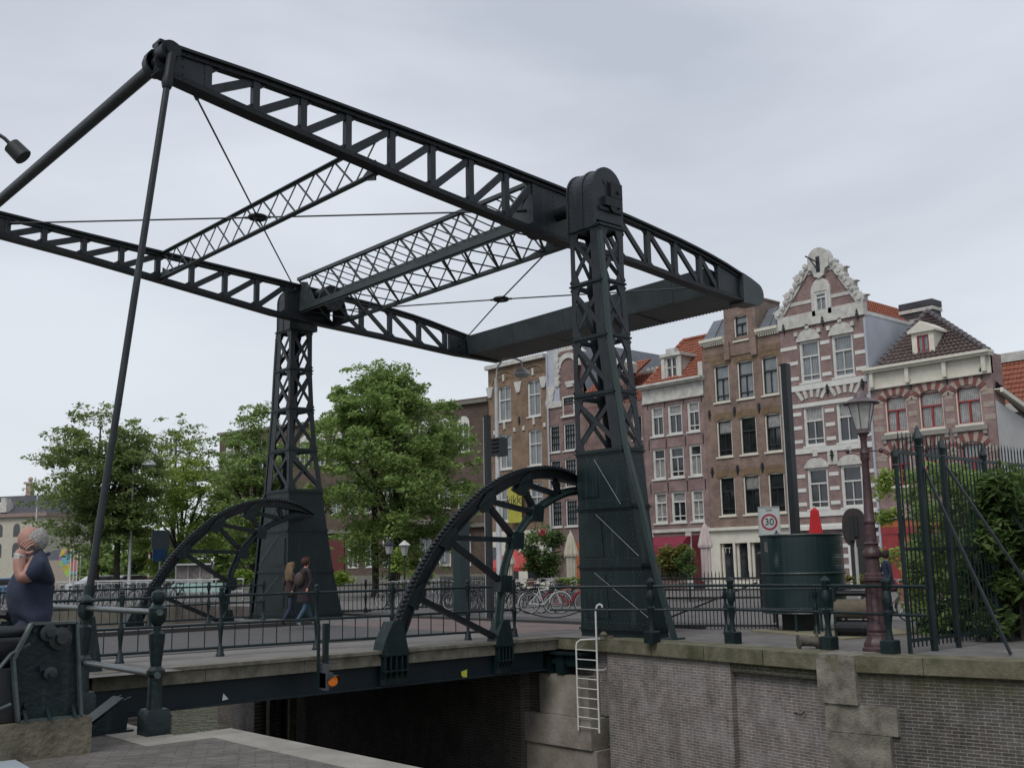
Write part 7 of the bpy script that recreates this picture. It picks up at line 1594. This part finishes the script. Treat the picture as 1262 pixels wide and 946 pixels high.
for i, (x_, y_) in enumerate(pos):
    k = g.choices((0, 1, 2), (7, 4, .7))[0]
    if first[k]: b = protos[k]; first[k] = False
    else: b = copy_tree(protos[k])
    if x_ > 7 and y_ < 25: b['label'] = ('dark', 'pale', 'blue')[k]+' bicycle parked in the cluster under the twin lanterns'; b['group'] = 'bicycles parked under the lanterns'
    b.location = (x_, y_, 0.06 if y_ > 30 else 0); b.rotation_euler.z = g.choice((R(90), R(-90), R(70), R(110)))+g.uniform(-.2, .2)
# cyclist at the right
cy_ = ad(1094, 720, 27.5); bb = bike('bicycle ridden past the orange shop front', BK[0], cy_.x, cy_.y, R(-35))
walker(cy_.x, cy_.y, 0, 1.62, 'dark-haired person in a navy top astride a bicycle behind the maroon lamp post', [SKIN, NAVY, JEAN, BLACK], mat('dark_hair', (.02, .014, .01), .8), coat=.85, step=.12, fwd=Vector((.8, -.6, 0)), z0=.16)
q = az(1126, 757); bike('bicycle with pink crate parked behind the tall gate', BK[2], q.x, q.y, R(-40)); bike('white bicycle parked behind the tall gate', BK[1], q.x+.9, q.y-.5, R(-50))
mb = MB(); q2 = ad(1123, 733, 27.3); bx = thing('pink_crate', (q2.x, q2.y, 0), 'pink plastic crate on the bicycle behind the tall gate', 'crate'); mb.box(q2.x-.2, q2.x+.2, q2.y-.2, q2.y+.2, q2.z-.15, q2.z+.15); mb.v = [(x, y, z) for x, y, z in mb.v]; mb.build('shell', mat('pink_plastic', (.32, .10, .13), .5), bx); mb = MB(); mb.box(q2.x-.22, q2.x+.22, q2.y-.22, q2.y+.22, q2.z+.15, q2.z+.18); mb.build('rim', mat('pink_plastic', (.32, .10, .13)), bx)

# ================================================================== TERRACE: parasols, planters
def closed_parasol(u, v0, v1, D, label, m, m2=None, w=.27, straight=False):
    p = ad(u, v0, D); zt, zb = p.z, ad(u, v1, D).z; t = thing('parasol', (p.x, p.y, 0), label, 'parasol'); n_ = 20
    mb = MB(); H = zt-zb; pr = [(.02, zt), (w*.4, zt-H*.08), (w*.7, zt-H*.22), (w, zt-H*.38), (w*.95, zt-H*.42), (w*.68, zt-H*.44), (w*.66, zt-H*.75), (w*.72, zb+.05), (w*.55, zb)]
    if straight: pr = [(.02, zt), (w*.5, zt-.12), (w*.62, zt-.5), (w*.85, zt-1.0), (w, zt-1.5), (w, zb)]
    vs = []; 
    for r_, z_ in pr:
        for j in range(n_): a = 2*PI*j/n_; rr = r_*(1+(.18 if j % 2 else -.12)); vs.append((p.x+rr*math.cos(a), p.y+rr*math.sin(a), z_))
    fs = [(i*n_+j, i*n_+(j+1) % n_, (i+1)*n_+(j+1) % n_, (i+1)*n_+j) for i in range(len(pr)-1) for j in range(n_)]; mb.add(vs, fs); mb.build('folded_cloth', m, t)
    mb = MB(); mb.cyl((p.x, p.y, 0), (p.x, p.y, zt+.06), .03, 8); mb.build('pole', OFFW, t); mb = MB(); mb.box(p.x-.3, p.x+.3, p.y-.3, p.y+.3, 0, .08); mb.build('base', CONC, t); return t
BEI = mat('beige_cloth', (.42, .39, .31), .9, var=.1, vs=3); PNK = mat('pale_pink_cloth', (.45, .38, .37), .9, var=.1)
closed_parasol(703, 655, 727, 46, 'closed beige parasol beside the near tower on the terrace', BEI)
closed_parasol(626, 672, 728, 47, 'closed pale parasol standing against the open red one', BEI)
closed_parasol(868, 644, 716, 46, 'closed pale pink parasol between awning and white shop front', PNK)
closed_parasol(1003.5, 625, 690, 40, 'closed bright red parasol behind the urinal', mat('bright_red_cloth', (.40, .015, .02), .9), w=.26, straight=True)
p = ad(633, 676, 50); op = thing('parasol', (p.x, p.y, 0), 'open red parasol behind the nearer rack arc', 'parasol'); mb = MB(); zt = p.z; vs = [(p.x, p.y, zt)]; n_ = 8
R1 = 1.55; vs += [(p.x+R1*math.cos(2*PI*j/n_+.2), p.y+R1*math.sin(2*PI*j/n_+.2), zt-.85) for j in range(n_)]+[(p.x+R1*math.cos(2*PI*j/n_+.2), p.y+R1*math.sin(2*PI*j/n_+.2), zt-1.02) for j in range(n_)]
mb.add(vs, [(0, 1+j, 1+(j+1) % n_) for j in range(n_)]+[(1+j, 1+n_+j, 1+n_+(j+1) % n_, 1+(j+1) % n_) for j in range(n_)]); mb.build('canopy', mat('faded_red_cloth', (.33, .05, .045), .9), op); mb = MB(); mb.cyl((p.x, p.y, 0), (p.x, p.y, zt+.05), .03, 8); mb.build('pole', OFFW, op)
p = ad(702, 731, 42.5); pt = thing('planter', (p.x, p.y, 0), 'grey rectangular planter box with lime plants beside the near tower', 'planter'); a = Vector((p.x, p.y, 0)); mb = MB(); mb.box(p.x-.25, p.x+.25, p.y-.9, p.y+.7, .0, ad(702, 729, 42.5).z); mb.build('box', mat('planter_grey', (.12, .11, .11), .9), pt)
leaves_mesh('foliage', [(p.x, p.y+o, .95) for o in (-.6, -.3, 0, .3, .5)], [.22]*5, 90, .07, LF6, pt, seed=41)
for i, (u, D) in enumerate(((690, 46), (1075, 41), (660, 45), (850, 44))):
    p = ad(u, 730, D); t = thing('cafe_table', (p.x, p.y, 0), ('round dark terrace table near the grey planter', 'dark terrace table behind the maroon lamp post', 'small dark terrace table under the flowering climber', 'dark terrace table in front of the hedge')[i], 'table'); mb = MB(); mb.cyl((p.x, p.y, .72), (p.x, p.y, .75), .4, 14); mb.build('top', SASHD, t); mb = MB(); mb.cyl((p.x, p.y, 0), (p.x, p.y, .72), .03, 8); mb.build('leg', SASHD, t)

# ================================================================== STREET LAMPS, SIGNS, FLAGS, VEHICLES AT THE LEFT
def arm_lamp(u, v, D, du, label, base_u=None, hh=None, box=False):
    p = ad(u, v, D); k = D/CF; t = thing('street_lamp', (p.x, p.y, 0), label, 'street lamp'); r3_ = Vector((CR.x, CR.y, 0)).normalized(); top = Vector((p.x, p.y, p.z)); e_ = top+r3_*du*k
    mb = MB(); mb.lathe([(.16, 0), (.16, 1.0), (.1, 1.1), (.06, top.z-.6)], (p.x, p.y, 0), 10); mb.build('pole', GALV, t, smooth=True)
    mb = MB(); mb.tube([top-upv*.7, top-upv*.2+r3_*.05, top+r3_*du*k*.3+upv*.12, top+r3_*du*k*.75+upv*.12, e_, e_-upv*.25], .035, 7); mb.build('arm', GALV, t)
    mb = MB(); c = e_-upv*.25; r_ = 8.5*k if D > 50 else .31; mb.lathe([(.05, .02), (r_*.6, -.05), (r_*.95, -r_*.5), (r_, -r_*.75), (r_*.98, -r_*.78)], c, 16); dm = mb.build('dome', GALV, t, smooth=True); mb = MB(); mb.lathe([(r_*.93, -r_*.78), (r_*.7, -r_*1.05), (.02, -r_*1.15)], c, 14); mb.build('diffuser', mat('lamp_diffuser', (.3, .31, .31), .3), dm, smooth=True)
    return t, p
arm_lamp(165, 562, 66, 19, 'tall pale street lamp with dome head beside the large elm at left')
arm_lamp(47, 600, 83, 16, 'farther pale street lamp with dome head half hidden in the elm crown')
t, p = arm_lamp(611, 446, 39, 32, 'pale street lamp with hanging white dome above the nearer rack arc')
mb = MB(); q = ad(615, 550, 38.6); mb.box(q.x-.2, q.x+.2, q.y-.25, q.y+.25, q.z-.35, q.z+.3); sb_ = mb.build('signal_box', BLACK, t)
mb = MB(); 
for i in range(4): mb.box(q.x-.3, q.x-.2, q.y-.22, q.y+.22, q.z-.2+i*.14, q.z-.17+i*.14)
mb.build('louvres', IRON2, sb_)
# long wall lamp twin lanterns
for (u, D, lab, m1) in ((479.5, 44, 'dark street lantern on a post left of its paler twin', BLACK), (498.5, 45, 'paler street lantern on a post right of its dark twin', OFFW)):
    p = ad(u, 684, D); t = thing('street_lantern', (p.x, p.y, 0), lab, 'street lantern'); mb = MB(); mb.lathe([(.12, 0), (.1, .5), (.05, .7), (.035, p.z-.1), (.06, p.z)], (p.x, p.y, 0), 8); mb.build('post', BLACK, t)
    mb = MB(); mb.lathe([(.1, 0), (.2, .4), (.28, .42), (.12, .55), (.02, .62)], p, 6); f_ = mb.build('lantern', m1 if m1 != BLACK else IRON2, t); mb = MB(); mb.lathe([(.125, .06), (.2, .38)], p, 6); mb.build('lantern_glass', mat('lantern_glass', (.32, .33, .31), .2), f_)
for (u, D, v, lab) in ((185.5, 75, 655, 'red and white striped pole left of the blue sign'), (253, 75, 652, 'red and white striped pole under the far rack arc')):
    p = ad(u, v, D); q = ad(u, 712, D); t = thing('barrier_pole', (p.x, p.y, 0), lab, 'barrier pole'); k = 14
    for i in range(k): a, b = i/k*p.z, (i+1)/k*p.z; mb = MB(); mb.cyl((p.x, p.y, a), (p.x, p.y, b), .07, 6); mb.build('stripe', REDF if i % 2 else WHITE, t)
p = ad(198, 672, 70); t = thing('information_sign', (p.x, p.y, 0), 'blue and grey sign board behind the far rack arc', 'sign'); mb = MB(); mb.box(p.x-.6, p.x+.6, p.y, p.y+.1, p.z-.2, p.z+1.0); mb.build('upper_board', mat('sign_greyblue', (.10, .13, .16), .5), t); mb = MB(); mb.box(p.x-.5, p.x+.5, p.y-.01, p.y+.1, p.z-1.0, p.z-.21); mb.build('lower_board', mat('sign_blue', (.03, .09, .24), .6), t); mb = MB(); mb.cyl((p.x, p.y+.05, 0), (p.x, p.y+.05, p.z-.2), .06, 6); mb.build('post', GALV, t)
# flags
FC = [(.45, .07, .3), (.45, .28, .02), (.05, .32, .4), (.3, .45, .05), (.45, .12, .1)]
for i, u in enumerate((88, 92, 96, 100)):
    p = ad(u, 676+i, 108+i); t = thing('flagpole', (p.x, p.y, 0), ('first', 'second', 'third', 'fourth')[i]+' white flagpole from the left behind the lifting rod', 'flagpole'); mb = MB(); mb.cyl((p.x, p.y, 0), (p.x, p.y, p.z), .06, 6); mb.build('pole', WHITE, t)
    if i == 2:
        mb = MB(); r3_ = Vector((CR.x, CR.y, 0)).normalized(); outl = [(0, 0), (-.9, .35), (-1.7, .25), (-2.0, -.5), (-1.9, -1.2), (-1.4, -2.0), (-1.0, -2.6), (-.5, -2.2), (-.1, -2.3)]
        vs = [p+r3_*a*.95+upv*(b-.1)+Vector((0, .15*math.sin(a*3), 0)) for a, b in outl]; vs = vs+[v+Vector((.02, .03, 0)) for v in vs]; n_ = len(outl)
        mb.add(vs, [tuple(range(n_)), tuple(range(2*n_-1, n_-1, -1))]+[(q, (q+1) % n_, (q+1) % n_+n_, q+n_) for q in range(n_)])
        fm_ = bpy.data.materials.new('patchwork_flag'); fm_.use_nodes = True; t2 = fm_.node_tree; v2 = N(t2, 'ShaderNodeTexVoronoi', i={'Scale': 1.5}); c2 = N(t2, 'ShaderNodeTexCoord'); r2 = N(t2, 'ShaderNodeValToRGB'); r2.color_ramp.interpolation = 'CONSTANT'
        for q, cc in enumerate([(.42, .10, .32), (.42, .30, .06), (.12, .33, .40), (.28, .42, .08), (.42, .12, .12)]):
            e_ = r2.color_ramp.elements[q] if q < 2 else r2.color_ramp.elements.new(.2*q); e_.position = .2*q; e_.color = (*cc, 1)
        s2 = N(t2, 'ShaderNodeSeparateColor'); t2.links.new(c2.outputs['Object'], v2.inputs['Vector']); t2.links.new(v2.outputs['Color'], s2.inputs[0]); t2.links.new(s2.outputs[0], r2.inputs[0]); t2.links.new(r2.outputs[0], t2.nodes['Principled BSDF'].inputs['Base Color'])
        mb.build('flag', fm_, t)
# cars
def car(u, v, D, m, label, rz=0, L_=4.2):
    p = ad(u, v, D); c = thing('parked_car', (p.x, p.y, 0), label, 'car', rz=0)
    prof = [(-2.1, .35), (-2.1, .85), (-1.9, .98), (-1.45, 1.0), (-.75, 1.42), (.75, 1.45), (1.35, 1.0), (1.95, .85), (2.1, .6), (2.1, .35)]
    mb = MB(); mb.prism([(p.x+a, z) for a, z in prof], 'y', p.y-.8, p.y+.8); mb.build('body', m, c)
    for s_ in (-.81, .81): mb = MB(); mb.prism([(p.x-1.25, 1.02), (p.x-.7, 1.36), (p.x+.7, 1.38), (p.x+1.15, 1.02)], 'y', p.y+s_, p.y+s_*1.005); mb.build('side_window', GLD, c)
    for a in (-1.3, 1.3):
        for s_ in (-.8, .8): mb = MB(); mb.cyl((p.x+a, p.y+s_-.1, .32), (p.x+a, p.y+s_+.1, .32), .32, 14); w = mb.build('wheel', BLACK, c); mb = MB(); mb.cyl((p.x+a, p.y+s_*1.14, .32), (p.x+a, p.y+s_*1.15, .32), .2, 12); mb.build('hubcap', GALV, w)
    mb = MB(); mb.box(p.x+2.1, p.x+2.12, p.y-.7, p.y-.4, .6, .75); mb.cut().box(p.x+2.1, p.x+2.12, p.y+.4, p.y+.7, .6, .75); mb.build_each('headlight', OFFW, c); return c
car(2, 722, 62, mat('light_blue_car_paint', (.12, .25, .42), .25), 'light blue car partly hidden by the seated man')
car(125, 722, 72, mat('silver_car_paint', (.35, .36, .37), .3), 'silver car parked beside the elm trunk')
car(160, 724, 76, mat('grey_car_paint', (.2, .21, .22), .3), 'grey car parked behind the foot of the tall street lamp')
# covered boat
p = ad(250, 722, 50); bt = thing('covered_boat', (p.x, 31.0, WZ), 'pale green tarpaulin shelter behind the bridge railing', 'tarpaulin shelter'); c = ad(248, 722, 56); mb = MB()
r3_ = Vector((CR.x, CR.y, 0)).normalized(); dp = Vector((-r3_.y, r3_.x, 0)); Lh = 38*56/CF; bt.location = (c.x, c.y, 0); top = ad(248, 718, 56).z
n_ = 9; vs = []
for s_, k in ((-Lh, .55), (-Lh*.85, 1), (Lh*.85, 1), (Lh, .6)):
    for i in range(n_): t_ = PI*i/(n_-1); q = c+r3_*s_+dp*math.cos(t_)*.9*k; vs.append((q.x, q.y, .55+(top-.55)*k*math.sin(t_)))
mb.add(vs, [(a*n_+i, a*n_+i+1, (a+1)*n_+i+1, (a+1)*n_+i) for a in range(3) for i in range(n_-1)]+[tuple(range(n_)), tuple(3*n_+i for i in range(n_))]); mb.build('tarpaulin', mat('pale_green_tarp', (.16, .24, .22), .6, var=.2), bt, smooth=True)
mb = MB()
for s_ in (-Lh*.8, 0, Lh*.8): q = c+r3_*s_; mb.cut().cyl((q.x, q.y, 0), (q.x, q.y, .6), .04, 6)
mb.build_each('leg', GALV, bt)
# lightweight bus-stop like shelter and white railings under the far arc
p0, p1 = ad(217, 700, 66), ad(262, 700, 66); sh_ = thing('glass_shelter', (p0.x, p0.y, 0), 'pale framed glass shelter seen under the far rack arc', 'shelter'); zt = ad(240, 695, 66).z
mb = MB(); mb.bar((p0.x, p0.y, zt), (p1.x, p1.y, zt), .8, .1)
for t_ in (0, .33, .66, 1): q = p0.lerp(p1, t_); mb.bar((q.x, q.y, 0), (q.x, q.y, zt), .07, .07, (1, 0, 0))
mb.bar((p0.x, p0.y, 1.0), (p1.x, p1.y, 1.0), .05, .08); mb.build('frame', GALV, sh_); mb = MB(); q = p0.lerp(p1, .5); mb.bar((p0.x, p0.y+.05, 1.6), (p1.x, p1.y+.05, 1.6), .02, .8); mb.build('panel', mat('poster_grey', (.16, .14, .13), .5, var=.5, vs=2), sh_)
wr = thing('white_guardrail', (p0.x, p0.y, 0), 'pale low guardrail across the basin behind the bicycles', 'guardrail'); a, b = ad(60, 716, 64), ad(300, 716, 60)
for z_ in (.5, 1.15): mb = MB(); mb.bar((a.x, a.y, z_), (b.x, b.y, z_), .05, .08); mb.build('rail', GALV, wr)
for i in range(16): q = a.lerp(b, i/15); mb = MB(); mb.bar((q.x, q.y, 0), (q.x, q.y, 1.2), .06, .06, (1, 0, 0)); mb.build('post', GALV, wr)
# hanging lamp at the upper left
c = ad(20, 185, 9.0); hl = thing('hanging_lamp', c[:], 'small dark cylindrical lamp head on an arm entering at the upper left edge', 'lamp'); d = (ad(36, 199, 9)-ad(5, 168, 9)).normalized()
mb = MB(); mb.tube([c-d*.06, c-d*.055, c+d*.085, c+d*.09], [.04, .07, .075, .07], 16); mb.build('lamp_head', BLACK, hl, smooth=True); mb = MB(); mb.tube([c-d*.05, c-d*.14, ad(-8, 162, 9.0), ad(-120, 140, 9.4), ad(-420, 180, 10)], .016, 8)
b0 = ad(-420, 180, 10); mb.cyl((b0.x, b0.y, BZ), b0, .06, 10); mb.build('arm', BLACK, hl)
